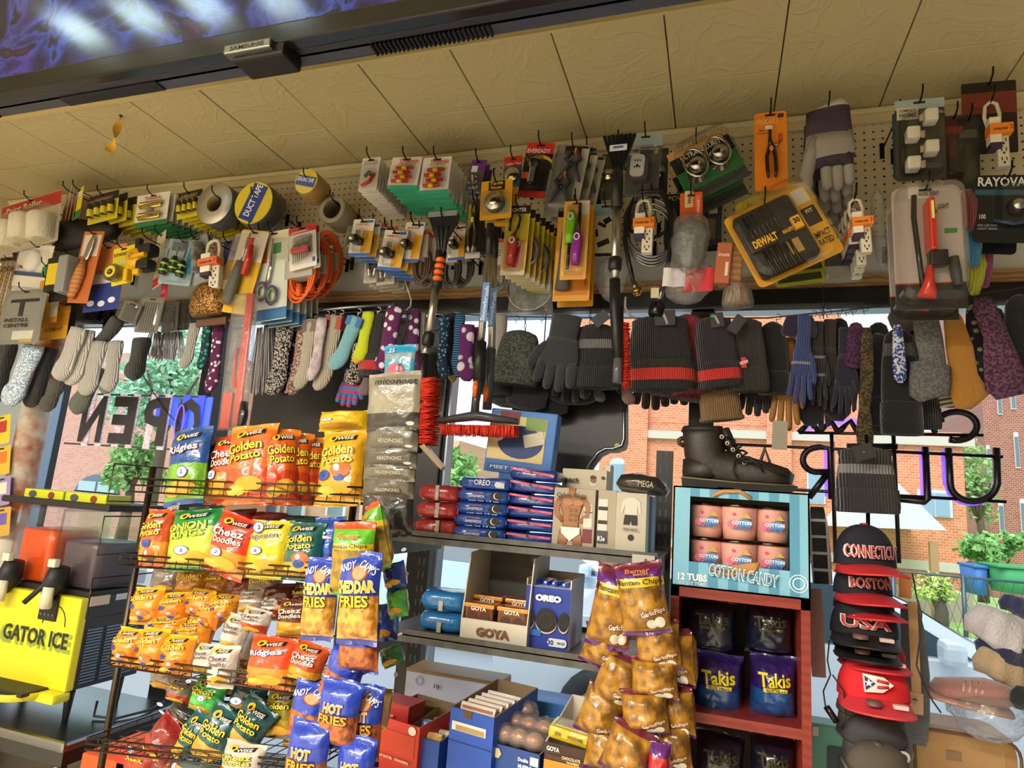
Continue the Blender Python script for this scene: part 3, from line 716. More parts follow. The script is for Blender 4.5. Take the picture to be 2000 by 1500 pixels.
def glove(label,f,Y,col,kind='knit',d=1,yaw=0,cuffc=None,tip=None,group=None,col2=None,stripes=None):
    m,W,H=fr(*f,Y,yaw);rt=empty('glove',label,'glove',m,group);b=M(col,kind,col2=col2);tp=M(tip,'knit')if tip else b
    cu=M(cuffc,'knit',col2=None)if cuffc else b
    def body(m_):
        m_.limb([(0,.2*H),(0,.12*H),(0,0),(0,-.1*H),(0,-.15*H)],[.3*W,.34*W,.4*W,.4*W,.32*W],[.12*W,.14*W,.14*W,.12*W,.07*W],b,n=20)
        for i,(x,l_,a)in enumerate(((-.3,.28,-.12),(-.1,.35,-.04),(.1,.36,.04),(.29,.3,.12))):
            x0=x*W;z0=-.08*H;l_=l_*H
            m_.limb([(x0,z0),(x0+a*l_*.4,z0-l_*.45),(x0+a*l_*.8,z0-l_*.85),(x0+a*l_,z0-l_),(x0+a*l_,z0-l_*1.05)],[.1*W,.105*W,.1*W,.08*W,.02*W],[.09*W,.09*W,.085*W,.07*W,.02*W],[b,b,tp,tp],n=12)
        m_.limb([(d*.26*W,.1*H),(d*.42*W,0),(d*.52*W,-.12*H),(d*.54*W,-.2*H),(d*.54*W,-.23*H)],[.12*W,.12*W,.1*W,.08*W,.02*W],[.1*W,.1*W,.09*W,.07*W,.02*W],b,n=12)
    part(rt,'hand',body)
    part(rt,'cuff',lambda m_:m_.limb([(0,.5*H),(0,.48*H),(0,.35*H),(0,.2*H),(0,.15*H)],[.27*W,.3*W,.29*W,.28*W,.3*W],[.09*W,.11*W,.11*W,.11*W,.12*W],cu,n=40,ribs=20,amp=.03))
    if stripes:
        for k,z in enumerate(stripes):part(rt,'knit_band',lambda m_,z=z:m_.limb([(0,z*H),(0,z*H-.03*H)],[.41*W]*2,[.15*W]*2,M('#9c9aa0','knit'),n=20))
    return rt
# ================================================================ top row on the pegboard
YF=1.79
def rollers(rt,W,H):
    for i,(x,z)in enumerate(((-.26,-.2),(.0,-.14),(.3,-.22))):
        part(rt,'paint_roller',lambda m_:m_.lathe([(.0,-.24*H),(.09*W,-.24*H),(.15*W,-.22*H),(.16*W,.2*H),(.14*W,.24*H),(0,.24*H)],[M('#d8c8a0'),M('#e8e0cc','fuzz'),M('#e8e0cc','fuzz'),M('#e8e0cc','fuzz'),M('#d8c8a0')],c=(x*W,-.02,z*H),n=18))
pack('paint_roller_pack','clear pack of fluffy off-white paint rollers with red header, far left of the top row','paint roller',(62,388,52,486,108),YF-.02,'#cfc6b0',zones=[(0,.36,1,.26,'#b8352a')],texts=[('Paint Roller',-.1,.36,.6,.12,'#e9d9cc')],prod=rollers,blister=(0,-.14,.96,.7,.06))
pack('hardware_card','small white and green card turned sideways next to the paint rollers','hardware card',(138,370,128,425,30),YF,'#e2ddd0',zones=[(0,-.4,1,.2,'#3f8a4a'),(0,.35,.6,.2,'#e07838')],yaw=-35,n=4,step=.014,group='sideways cards on the top row',blabel='white and green card hanging behind the sideways one next to the paint rollers')
pack('hardware_card','yellow card with green foot hanging left of the yellow battery packs','hardware card',(157,368,148,426,26),YF,'#e8cf28',zones=[(0,-.38,1,.24,'#2f7a3c'),(0,.3,.7,.2,'#e9e2d0')],yaw=-20)
g='yellow and black battery packs, left stack'
pack('battery_pack','front card of four yellow AA batteries with a black header, left stack','batteries',(204,378,199,433,54),YF,'#dccb20',zones=[(0,.36,1,.28,'#1a1716'),(0,.34,.6,.08,'#7a3c78')],prod=p_batteries(),blister=(0,-.06,.86,.6,.024),n=5,step=.028,group=g,blabel='yellow battery pack hanging behind the front card of the left stack',sx=.016)
def hinge(rt,W,H):
    for i in range(2):
        part(rt,'padlock_hasp',lambda m_,z=(.12-.34*i)*H:m_.tube([(-.3*W,-.01,z+.07*H),(.3*W,-.01,z+.07*H),(.34*W,-.01,z),(.3*W,-.01,z-.07*H),(-.3*W,-.01,z-.07*H),(-.34*W,-.01,z)],.006,M('#d9b85c','metal',rough=.25),close=True))
    part(rt,'latch_bar',lambda m_:m_.box(0,-.01,-.05*H,.12*W,.012,.3*H,M('#b9b4a8','metal')))
g='grey-edged hardware cards behind the brass hasps'
pack('hasp_card','front white card of brass hasps with red print and a green foot','hardware card',(301,378,292,441,60),YF,'#dcd9d2',zones=[(0,-.43,1,.15,'#2f7a48')],texts=[('Trisonic',.0,.36,.5,.1,'#c6382c')],prod=hinge,n=9,step=.022,sx=.006,group=g,blabel='white hasp card hanging behind the front one, only its edge showing')
g='yellow and black battery packs, right stack'
pack('battery_pack','front card of yellow batteries hanging just left of the silver tape roll','batteries',(372,374,368,425,44),YF,'#dccb20',zones=[(0,.38,1,.26,'#1a1716')],texts=[('SUPER HEAVY',0,.34,.7,.08,'#c8a83c')],prod=p_batteries(k=4),blister=(0,-.06,.86,.6,.024),n=8,step=.024,sx=.006,group=g,blabel='yellow battery pack behind the front card of the right stack')
SLT=M('#5c5d60','gloss',rough=.35);CRM=M('#b9b6ae','film')
roll('duct_tape_roll','silver duct tape roll in crinkled clear wrap, left of the blue-labelled one',418,397,35,1.77,.055,SLT,face=M('#c9c8c4','metal',rough=.4),rin=.4,hub='#888',group=None)
roll('duct_tape_roll','grey duct tape roll right behind the silver wrapped one',423,400,35,1.84,.055,M('#4a4c50','gloss'),rin=.4)
roll('duct_tape_roll','dark grey duct tape roll at the back of the left tape hook',427,404,35,1.91,.055,M('#3c3e40','gloss'),rin=.4)
roll('duct_tape_roll','grey duct tape roll with a yellow and blue round label',495,396,37,1.75,.06,SLT,face=M('#d8c434','gloss'),lab=('#e6d030','#27459c',1),text='DUCT TAPE',rin=.3,rot=1.2)
roll('duct_tape_roll','grey duct tape roll with a purple and green wrap label, second on the blue-label hook',499,400,37,1.83,.06,M('#8e8d8a','gloss'),rin=.3)
roll('duct_tape_roll','plain grey duct tape roll at the wall end of the blue-label hook',503,404,37,1.91,.06,M('#85837f','gloss'),rin=.3)
c=P(499,400,1.83);rr=(P(536,400,1.83)-c).length
for o in[o for o in bpy.data.objects if o.name.startswith('duct_tape_roll')and 'purple' in o.get('label','')]:
    part(o,'wrap_label',lambda m_:m_.lathe([(rr*1.01,.012),(rr*1.012,.02),(rr*1.012,.044),(rr*1.01,.05)],[M('#9cc23c'),M('#5a2a6a'),M('#5a2a6a')],axis='y',n=36),'purple and green label')
AM=M('#b08f50','gloss',rough=.12)
roll('packing_tape_roll','packing tape roll with a yellow and blue sealing tape label, front of its hook',598,354,22,1.7,.05,AM,lab=('#e8d22c','#2b4ea8',1),text='SEALING TAPE',rin=.25,rot=-.25)
for k in range(2):roll('packing_tape_roll',['amber packing tape roll just behind the sealing tape label','amber packing tape roll at the back of the sealing tape hook'][k],604+5*k,360+6*k,22,1.76+.058*k,.05,AM,rin=.5)
CT=M('#a8a088','gloss',rough=.15)
for k in range(3):roll('clear_tape_roll',['wide clear tape roll hanging below the sealing tape, front one','wide clear tape roll in the middle of its hook below the sealing tape','clear tape roll against the pegboard below the sealing tape'][k],648+5*k,408+5*k,25,1.8+.062*k,.052,CT,core='#9a9070',rin=.68)
def plier_print(rt,W,H):
    part(rt,'hand_tool',lambda m_:(m_.tube([(-.3*W,-.006,-.36*H),(.1*W,-.006,-.25*H),(.3*W,-.006,-.02*H)],.006,M('#cc3830','gloss')),m_.tube([(-.2*W,-.006,-.08*H),(.05*W,-.006,.05*H),(.1*W,-.006,-.05*H)],.005,M('#6c6c70','metal'))))
pack('hand_tool_card','front white card with a small red-handled tool, hanging left of the red and yellow connectors','hardware card',(726,308,717,373,34),YF-.03,'#e6e2da',zones=[(0,.36,.8,.12,'#c9b8a8')],prod=plier_print,blister=(0,-.08,.84,.7,.014),n=16,step=.0135,sx=.0,group='white tool cards stacked on one hook',blabel='white tool card stacked behind the red-handled one, only its edge showing')
g='connector cards on the left hook'
kw=dict(zones=[(0,-.46,1,.12,'#3fae8a'),(0,.45,.3,.04,'#b8a020')],prod=p_fuses,n=11,step=.0185,spin=6)
pack('connector_card','front card of red and yellow wire connectors on the left connector hook','connector card',(796,307,784,368,56),YF-.03,'#e6e2da',texts=[('Trisonic',.1,.36,.66,.13,'#d23a2a'),('wire connectors',.05,.27,.6,.04,'#3a7a5a')],blister=(0,-.1,.74,.56,.022),group=g,blabel='connector card behind the front one on the left connector hook',**kw)
g='connector cards on the right hook'
pack('connector_card','front card of red and yellow wire connectors on the right connector hook','connector card',(855,307,846,378,54),YF-.03,'#e6e2da',texts=[('Trisonic',.1,.36,.66,.12,'#d23a2a'),('wire connectors',.05,.28,.6,.04,'#3a7a5a')],blister=(0,-.1,.74,.54,.022),group=g,blabel='connector card behind the front one on the right connector hook',**kw)
def pins(rt,W,H):
    def fn(m_):
        rnd=random.Random(3)
        for k in range(46):m_.lathe([(0,-.003),(.004,0),(0,.003)],M(rnd.choice(['#2b5ab8','#e8e8e8','#d83030','#e8c830','#2f8a4a'])),c=(rnd.uniform(-.36,.36)*W,rnd.uniform(-.008,-.002),rnd.uniform(-.42,-.02)*H),n=6)
    tag(part(rt,'push_pins',fn),kind='stuff')
pack('push_pin_bag','small bag of multicoloured push pins with a purple header','push pins',(937,312,923,374,28),YF,'#5c5860',zones=[(0,.33,1,.32,'#6a2c86'),(-.2,.2,.4,.2,'#e0dce4')],prod=pins,blister=(0,-.2,.9,.55,.012),n=2,step=.03,group='push pin bags',blabel='push pin bag hanging behind the front one')
def disc_prod(col='#b8b8b0',r1=.3,cz=-.12,d=.03):
    def fn(rt,W,H):
        part(rt,'tape_spool',lambda m_:m_.lathe([(0,-d),(r1*W*.5,-d),(r1*W*.55,-d*.9),(r1*W*.9,-d*.9),(r1*W,-d*.7),(r1*W,0),(0,0)],[M('#d8d4c8','metal',rough=.2),M('#8c8a84','metal',rough=.2),M(col,'metal',rough=.2),M(col,'metal',rough=.2),M('#55524c'),M('#55524c')],c=(0,0,cz*H),axis='y',n=28))
    return fn
pack('window_tint_tape_pack','yellow and black pack with a round silver disc, hanging above the snow brush handles','car accessory pack',(971,352,967,428,60),1.66,'#e0a41c',zones=[(0,.36,.52,.24,'#17150f'),(0,-.12,.9,.52,'#c8a050'),(.2,-.2,.4,.3,'#8ab09a')],texts=[('Turtle',0,.41,.42,.085,'#f0c030'),('Nose',0,.3,.34,.085,'#f0c030')],prod=disc_prod(),blister=(0,-.12,.84,.52,.034),n=1,step=.05,group='yellow disc packs',blabel='yellow and black disc pack half hidden behind the front one')
pack('utility_tape_pack','red and blue card with a round tape spool marked utility tape','tape',(1003,306,1000,366,34),YF,'#2f6fa8',zones=[(0,.34,1,.34,'#cc2a22')],texts=[('Utility Tape',.05,.24,.85,.09,'#f0e8e0')],prod=disc_prod('#d9c890',.42,-.12,.014),blister=(0,-.12,.94,.56,.018))
def torch(rt,W,H):
    part(rt,'flashlight',lambda m_:(m_.lathe([(0,-.3*H),(.1*W,-.3*H),(.12*W,-.26*H),(.12*W,.0*H),(.2*W,.08*H),(.21*W,.14*H),(.18*W,.16*H),(0,.16*H)],[M(BLK),M(BLK,'gloss'),M('#c8c8c8','metal'),M('#aaaaaa','metal',rough=.2),M('#222226','gloss'),M('#d0d0d0','metal'),M('#eeeeee')],c=(-.02*W,-.024,-.04*H))))
pack('flashlight_pack','red, yellow and black flashlight card reading EVEREADY','flashlight',(1058,279,1036,386,52),YF-.04,'#1c1814',zones=[(0,.4,1,.2,'#cc2a26'),(0,-.44,1,.12,'#b82a22'),(-.35,-.1,.26,.12,'#e06a2a')],blobs=[(.1,.12,.44,.15,'#e6c428'),(.14,.06,.42,.14,'#1c1814')],texts=[('EVEREADY',-.02,.34,.84,.075,'#f6f0ea')],prod=torch,blister=(.02,-.12,.6,.6,.05))
def clamps(rt,W,H):
    gm=M('#43484e','gloss',rough=.4)
    for cx,cz in((.12,.16),(-.06,-.16)):
        def fn(m_):
            for s_ in(-1,1):
                m_.limb([(cx*W+s_*.3*W,cz*H-.2*H),(cx*W+s_*.16*W,cz*H-.06*H),(cx*W+s_*.05*W,cz*H+.02*H),(cx*W+s_*.22*W,cz*H+.1*H),(cx*W+s_*.08*W,cz*H+.2*H)],[.045*W,.06*W,.08*W,.06*W,.04*W],[.008]*5,gm,n=10,off=(0,-.02,0))
            m_.box(cx*W+.04*W,-.02,cz*H+.2*H,.07*W,.02,.07*H,M('#e07c28','gloss'),bev=.003);m_.lathe([(0,-.012),(.07*W,-.01),(.07*W,.0)],M('#2c2f33','gloss'),c=(cx*W,-.02,cz*H+.02*H),axis='y',n=16)
        part(rt,'spring_clamp',fn)
pack('spring_clamp_pack','clear pack of two dark grey spring clamps with orange tips','clamps',(1122,283,1092,424,62),YF-.02,'#8a8a84',zones=[(.1,.42,.7,.12,'#1b1a1c'),(.38,.1,.24,.7,'#c8c4b4')],prod=clamps,blister=(-.05,-.05,.9,.8,.04),n=2,step=.035,sx=.018,group='spring clamp packs',blabel='spring clamp pack behind the front one')
pack('wiper_card','narrow black card with a blue corner behind the spring clamps','hardware card',(1150,290,1134,415,30),YF+.06,'#2a2d33',zones=[(.1,.4,.8,.14,'#3a86c8')])
def blkthing(rt,W,H):part(rt,'black_case',lambda m_:(m_.limb([(0,.34*H),(.05*W,.1*H),(0,-.3*H),(0,-.44*H)],[.2*W,.45*W,.42*W,.2*W],[.02,.03,.03,.01],M('#1b1c20','leather'),n=14,seed=3)))
pack('black_pouch_pack','black soft pouch hanging left of the black snow scraper','pouch',(1160,310,1150,418,42),YF+.08,'#222226',prod=blkthing)
def adapter(rt,W,H):
    part(rt,'travel_adapter',lambda m_:(m_.box(-.02*W,-.026,-.16*H,.5*W,.05,.34*H,M('#5a4f5c','gloss'),bev=.012)))
    part(rt,'adapter_face',lambda m_:(m_.plate(rrect(-.08*W,-.15*H,.4*W,.33*H,.012),-.056,-.05,M('#e6e6ea','gloss')),[m_.rect(-.08*W+.07*W*i,-.13*H+.05*H*j,.03*W,.03*H,-.0575,M('#18181a'),.3)for i in(-1,0,1)for j in(-1,1)],m_.disc(-.08*W,-.16*H,.04*W,.02*H,-.0575,M('#18181a'),10)))
pack('travel_adapter_pack','grey clamshell with a white-faced universal travel adapter','travel adapter',(1262,262,1250,384,66),YF-.03,'#5c5e5c',zones=[(0,.4,1,.2,'#a9c0c8'),(-.3,.24,.36,.16,'#d8d6cc')],texts=[('universal',.12,.3,.44,.05,'#eeeeea'),('travel adaptor',.14,.245,.6,.05,'#eeeeea'),('HOME',-.3,.22,.28,.06,'#333333')],blobs=[(.34,.2,.06,.035,'#b0b83c')],prod=adapter,blister=(0,-.12,.8,.62,.06),r=.012)
pack('travel_adapter_pack','second clamshell pack with a round metal disc, behind the travel adapter at right','hardware pack',(1288,290,1284,388,36),YF+.08,'#3f4442',prod=disc_prod('#9c9a90',.4,0,.02),blister=(0,0,.9,.8,.03))
pack('door_knob_pack','slim clamshell with shiny metal discs left of the black snow scraper','hardware pack',(1192,300,1186,390,30),YF+.06,'#4a4a3e',prod=disc_prod('#c8b890',.4,0,.02),blister=(0,0,.9,.8,.03))
def locks(rt,W,H):
    for x,z in((-.2,.0),(.18,.02)):
        part(rt,'door_knob',lambda m_:m_.lathe([(0,-.07),(.1*W,-.07),(.13*W,-.055),(.12*W,-.035),(.06*W,-.03),(.05*W,-.01),(.16*W,-.004),(.16*W,0)],M('#b9b7b0','metal',rough=.15),c=(x*W,0,z*H-.08*H),axis='y'))
        part(rt,'metal_ring',lambda m_:m_.tube([(x*W+.17*W*math.cos(t),-.045,z*H+.26*H*math.sin(t))for t in[i*math.pi/9 for i in range(18)]],.004,M('#d0cec8','metal',rough=.15),close=True))
pack('door_lock_pack','tilted clamshell of silver door knobs reading hall & closet on black and green','door knob set',(1357,276,1407,370,128),YF-.05,'#2a7a44',zones=[(0,.22,1,.3,'#181a18'),(0,.43,1,.14,'#d0a25c'),(0,-.4,1,.2,'#3b4440')],texts=[('ULTRA SECURITY',.04,.3,.74,.09,'#e8e8e0'),('hall & closet',0,.16,.66,.1,'#e8e8e0')],prod=locks,blister=(0,-.02,.9,.84,.085),slot=False,n=1,step=.1,group='door knob clamshells',blabel='door knob clamshell partly hidden behind the hall & closet one',r=.02)
def shears(rt,W,H):
    def fn(m_):
        dk=M('#1c1c20','gloss')
        m_.limb([(-.02*W,.24*H),(-.03*W,.14*H),(-.02*W,.02*H)],[.004,.05*W,.09*W],[.003,.004,.006],dk,n=8,off=(0,-.012,0))
        m_.limb([(-.06*W,.02*H),(-.14*W,-.1*H),(-.12*W,-.26*H),(-.1*W,-.36*H)],[.06*W,.06*W,.06*W,.04*W],[.008]*4,dk,n=10,off=(0,-.014,0))
        m_.limb([(.06*W,.02*H),(.12*W,-.1*H),(.14*W,-.26*H),(.12*W,-.36*H)],[.06*W,.06*W,.06*W,.04*W],[.008]*4,dk,n=10,off=(0,-.014,0))
        m_.tube([(.05*W,-.014,.06*H),(.18*W,-.014,.03*H),(.28*W,-.014,.08*H)],.003,M('#999999','metal'));m_.disc(0,-.02*H,.06*W,.035*H,-.022,M('#e08a30'))
    part(rt,'pruning_shears',fn)
pack('pruning_shears_card','tall orange card with black pruning shears','pruning shears',(1504,219,1507,372,64),YF-.05,'#ee8a1e',texts=[('FISKARS',-.08,.37,.66,.07,'#f7c078'),('Micro-Tip',-.2,.26,.3,.025,'#6b3c10'),('Pruning Snip',-.2,.22,.4,.025,'#6b3c10')],zones=[(-.05,.3,.22,.05,'#ece8e0'),(.32,.44,.18,.05,'#2a2a2a'),(.3,.16,.14,.1,'#c8501a')],prod=shears,r=.01)
# ---- stack of work gloves
g='leather work gloves hanging in a thick stack'
rtw=empty('work_glove','front grey leather work glove with purple striped cuff, fingers down','work gloves',fr(1616,206,1626,378,96,1.74)[0],g);m,W,H=fr(1616,206,1626,378,96,1.74)
LE=M('#9c9894','leather');PU=M('#352a38','stripe',col2='#4c4050',sc=4);
part(rtw,'cuff',lambda m_:m_.limb([(-.04*W,.49*H),(0,.45*H),(0,.3*H),(0,.16*H)],[.4*W,.46*W,.47*W,.48*W],[.1*W,.13*W,.13*W,.13*W],[M('#cfcac2','leather'),PU,PU],n=24,seed=2))
def hnd(m_):
    m_.limb([(0,.18*H),(0,.05*H),(.04*W,-.1*H),(.04*W,-.2*H)],[.47*W,.5*W,.48*W,.4*W],[.13*W,.15*W,.12*W,.1*W],[LE,LE,PU],n=20,seed=4)
    for x,l_ in((-.12,.36),(.1,.38),(.33,.32)):
        m_.limb([(x*W,-.08*H),(x*W+.02*W,-.22*H),(x*W+.02*W,-.1*H-l_*H*.9),(x*W,-.12*H-l_*H*.95)],[.12*W,.125*W,.11*W,.03*W],[.1*W,.12*W,.1*W,.03*W],[PU,LE,LE],n=14)
    m_.limb([(-.3*W,.14*H),(-.4*W,-.06*H),(-.52*W,-.28*H),(-.5*W,-.4*H),(-.48*W,-.44*H)],[.13*W,.15*W,.15*W,.12*W,.04*W],[.12*W,.13*W,.12*W,.1*W,.03*W],LE,n=14)
part(rtw,'hand',hnd)
for k in range(5):dup(rtw,Vector((.006*(k%2)+.004*k,.042*(k+1),-.012*(k+1))),ORD[k]+' grey leather work glove stacked behind the front one',g,spin=random.uniform(-5,5))
do_hook(m,W,H,1.74,'the stack of leather work gloves')
def nightl(rt,W,H):
    for x,z in((.16,.2),(-.2,.0),(.16,-.18),(-.2,-.36)):
        part(rt,'night_light',lambda m_:(m_.box(x*W,-.024,z*H,.27*W,.034,.15*H,M('#efeadf','gloss'),bev=.006),m_.box(x*W+(.2*W if x<0 else-.18*W),-.02,z*H-.01*H,.1*W,.02,.09*H,M('#bdb9ae','metal',rough=.2),bev=.003)))
pack('night_light_pack','clamshell of four white plug-in LED night lights','night light',(1795,194,1798,352,98),YF-.04,'#34352f',zones=[(0,.44,1,.12,'#9fb6ba'),(-.24,.33,.44,.15,'#cfc8b0')],texts=[('LED',.26,.36,.18,.04,'#e8e8e0'),('night light',.24,.31,.42,.05,'#e8e8e0'),('COMPLETE',-.24,.36,.34,.03,'#333333'),('HOME',-.24,.3,.34,.05,'#333333')],prod=nightl,blister=(0,-.1,.86,.72,.05),r=.01)
for k,(x,cc,lb)in enumerate(((1752,'#274a78','blue edge of a card hanging left of the LED night lights'),(1862,'#4a2424','dark red pack hanging just right of the LED night lights'),(1890,'#2c2d2c','dark blister pack left of the top right power strip'))):
    pack('hardware_card',lb,'hardware card',(x,222+4*k,x+4,350+20*k,[20,46,44][k]),YF+.05,cc,zones=[(0,.3,.8,.1,['#3a6aa0','#7c3020','#55584c'][k]),(0,-.2,.7,.3,['#1c3a66','#2c1614','#3a3c38'][k])],blister=(0,-.1,.7,.5,.02))
pack('hardware_card','dark card with a red band at the top right corner behind the power strip','hardware card',(1930,160,1934,300,108),YF+.06,'#1d1a18',zones=[(0,.2,1,.3,'#7a3226')],texts=[('cable',-.2,.2,.3,.1,'#a04434')])
power_strip('ivory power strip with an orange sleeve at the top right corner',(1938,196,1946,334,56),1.8)
def headl(rt,W,H):part(rt,'headlamp',lambda m_:(m_.lathe([(0,-.03),(.1*W,-.028),(.16*W,-.01),(.16*W,0)],[M('#cccccc','metal'),M('#20242a','gloss'),M('#20242a','gloss')],c=(.14*W,0,.0*H),axis='y'),m_.tube([(-.2*W,-.01,-.2*H),(.1*W,-.01,-.25*H),(.4*W,-.01,-.2*H)],.004,M('#3c4c7a'))))
pack('headlamp_pack','black headlamp card reading RAYOVAC at the right edge','headlamp',(1966,342,1962,474,128),YF-.05,'#10161c',zones=[(-.04,.24,.9,.08,'#2f5a70'),(-.4,-.14,.14,.1,'#3c1c1c')],texts=[('RAYOVAC',-.02,.39,.86,.14,'#eef0f2'),('100',-.36,-.13,.1,.07,'#f0eae8'),('RED LED FOR',-.28,-.26,.3,.03,'#a8b0b6'),('NIGHT VISION',-.28,-.31,.3,.03,'#a8b0b6')],prod=headl,blister=(.12,0,.6,.6,.04),r=.012,n=1,step=.06,sx=-.02,group='headlamp packs',blabel='headlamp pack just behind the RAYOVAC one')
# ================================================================ television
TY=.88
tl=P(-330,230,TY);A1=P(0,165,TY);zb=P(500,92,TY).z;xr=P(1560,-20,TY).x;xl=xr-1.95
tv=empty('television','large flat television hung from the ceiling, its screen and vented underside seen from below','television',Matrix.Translation(((xl+xr)/2,TY,zb)));TW=xr-xl;TH=1.1
GL=M('#1c1c1a','gloss',rough=.15);DG=M('#2e3038',rough=.4)
part(tv,'bezel',lambda m_:(m_.box(0,.012,.022,TW,.028,.044,GL,bev=.004),m_.box(0,.012,TH-.015,TW,.028,.03,GL),m_.box(-TW/2+.015,.012,TH/2,.03,.028,TH-.09,GL),m_.box(TW/2-.015,.012,TH/2,.03,.028,TH-.09,GL)))
def screen_mat():
    m,N,L,B=new_mat('tv_picture');g=N.new('ShaderNodeTexCoord');v=N.new('ShaderNodeTexVoronoi');v.inputs['Scale'].default_value=9;v.feature='SMOOTH_F1'
    n=N.new('ShaderNodeTexNoise');n.inputs['Scale'].default_value=4;n.inputs['Detail'].default_value=5;n.inputs['Distortion'].default_value=2
    L.new(g.outputs['Object'],n.inputs[0]);L.new(g.outputs['Object'],v.inputs[0])
    r=N.new('ShaderNodeValToRGB');els=[(.3,'#0c0c16'),(.42,'#241f46'),(.5,'#3e3a92'),(.55,'#5560c4'),(.6,'#181426'),(.68,'#6a3468'),(.78,'#1f5a52')]
    r.color_ramp.elements[0].position=els[0][0];r.color_ramp.elements[0].color=lin(els[0][1]);r.color_ramp.elements[1].position=els[-1][0];r.color_ramp.elements[1].color=lin(els[-1][1])
    for p,c in els[1:-1]:e=r.color_ramp.elements.new(p);e.color=lin(c)
    L.new(n.outputs[0],r.inputs[0]);mx=N.new('ShaderNodeMixRGB');mx.blend_type='MULTIPLY';mx.inputs[0].default_value=.5;L.new(r.outputs[0],mx.inputs[1]);L.new(v.outputs['Color'],mx.inputs[2])
    L.new(mx.outputs[0],B.inputs['Emission Color']);B.inputs['Emission Strength'].default_value=.8;B.inputs['Base Color'].default_value=(.01,.01,.012,1);B.inputs['Roughness'].default_value=.13
    return m
part(tv,'screen',lambda m_:m_.box(0,.012,TH/2+.01,TW-.06,.02,TH-.06,screen_mat()))
part(tv,'back_case',lambda m_:(m_.box(0,.046,TH/2,TW-.01,.04,TH-.02,DG,bev=.01),m_.box(0,.1,TH/2+.1,TW-.3,.07,TH-.3,DG,bev=.02)))
part(tv,'back_panel',lambda m_:m_.box(0,.064,.035,TW*.96,.044,.05,M('#3d404c',rough=.35),bev=.008))
for px0,px1,nm in((748,975,1),(180,360,0),(-60,60,0)):
    x0=P(px0,90,TY+.1).x-(xl+xr)/2;x1=P(px1,70,TY+.1).x-(xl+xr)/2
    def vt(m_):
        k=26
        for i in range(k):m_.box(x0+(x1-x0)*(i+.5)/k,.066,.008,(x1-x0)/k*.55,.03,.008,M('#0a0a0c'),bev=.002)
    def vt2(m_):m_.box((x0+x1)/2,.066,.009,abs(x1-x0),.03,.006,M('#0c0c0f'),bev=.003)
    part(tv,'vent',vt if nm else vt2)
lx=P(490,104,TY).x-(xl+xr)/2
part(tv,'logo_plate',lambda m_:(m_.box(lx,-.004,-.006,.11,.02,.02,M('#8f8c7c','metal',rough=.3),bev=.003),m_.text('SAMSUNG',lx,-.006,.08,.009,-.0145,M('#33322c')),m_.box(lx+.015,.03,-.008,.12,.06,.03,M('#141312'),bev=.006)))
part(tv,'ceiling_bracket',lambda m_:m_.box(0,.1,(TH+3.5-zb)/2+TH/2-.02,.12,.05,3.5-zb-TH+.04,M('#1c1c1e','metal')))
# fly-paper strip hanging from the ceiling
T0=P(236,226,1.544);
ft=empty('flypaper_strip','twisted yellow flypaper strip hanging from the left part of the ceiling','flypaper',Matrix.Translation((T0.x,1.544,ZC)))
def ff(m_):
    H_=.125;m_.sheet(3,26,lambda a,b:((a-.5)*.03*math.cos(b*4.6)*(.35+.9*b)-.022*b,(a-.5)*.03*math.sin(b*4.6),-.018-H_*b),M('#e8b43a','gloss',rough=.3))
part(ft,'sticky_ribbon',ff);part(ft,'red_thread',lambda m_:m_.tube([(0,0,0),(0,0,-.02)],.0016,M('#d8381c')));part(ft,'pin',lambda m_:m_.lathe([(0,-.004),(.006,-.003),(.006,0)],M(BLK),n=10))
# ================================================================ middle rows on the pegboard
YM=1.78
def limbs_part(rt,nm,*a,**k):return part(rt,nm,lambda m_:m_.limb(*a,**k))
def nlight(rt,W,H):part(rt,'adhesive_hook',lambda m_:(m_.lathe([(0,-.02),(.2*W,-.02),(.24*W,-.01),(.24*W,0)],M('#efece4','gloss'),c=(0,0,.1*H),axis='y')))
pack('wall_hook_pack','white card with a white round product and a blue band at the far left','hardware pack',(75,478,50,560,62),YM,'#e6e0d2',zones=[(0,-.2,1,.1,'#3e5878'),(-.2,.1,.3,.1,'#c8b8ac')],texts=[('3M',-.3,-.05,.2,.08,'#b04040')],prod=nlight,blister=(0,.1,.8,.5,.025))
for k in range(4):
    m_=MB();a=P(2+9*k,520,1.72+.02*k);b=P(-34+12*k,628,1.72+.02*k);m_.tube([a,b],.006,M('#c9a878','wood',col2='#b08c58'));m_.tube([a,a+Vector((0,0,.02))],.008,M('#b8b4ac','metal'))
    tag(m_.build('wooden_brush_handle'),ORD[k]+' pale wooden handle from the left edge, hanging below the paint rollers','brush handle','wooden handles at the left edge')
pack('jewelry_card','small orange and black card beside the wooden handles at the left edge','hardware card',(20,502,14,530,34),YM+.1,'#3a2620',zones=[(0,0,.8,.5,'#b8542a')])
m,W,H=fr(52,566,34,668,72,1.7)
pack('insole_bag','grey clear bag with a black T-shaped piece and dark lettering, lower left','insole bag',(54,566,32,672,76),1.7,'#8d8b84',zones=[(.0,.3,.7,.06,'#222222'),(-.05,.16,.12,.3,'#222222'),(.1,-.34,.5,.16,'#d0cfc6'),(.2,-.44,.3,.06,'#c8a858')],texts=[('INSTALL',-.1,-.06,.6,.07,'#1e1e1e'),('CENTRE',-.1,-.16,.6,.07,'#1e1e1e')],blister=(0,0,.94,.94,.02),r=.008)
g='round wooden-edged discs in a row'
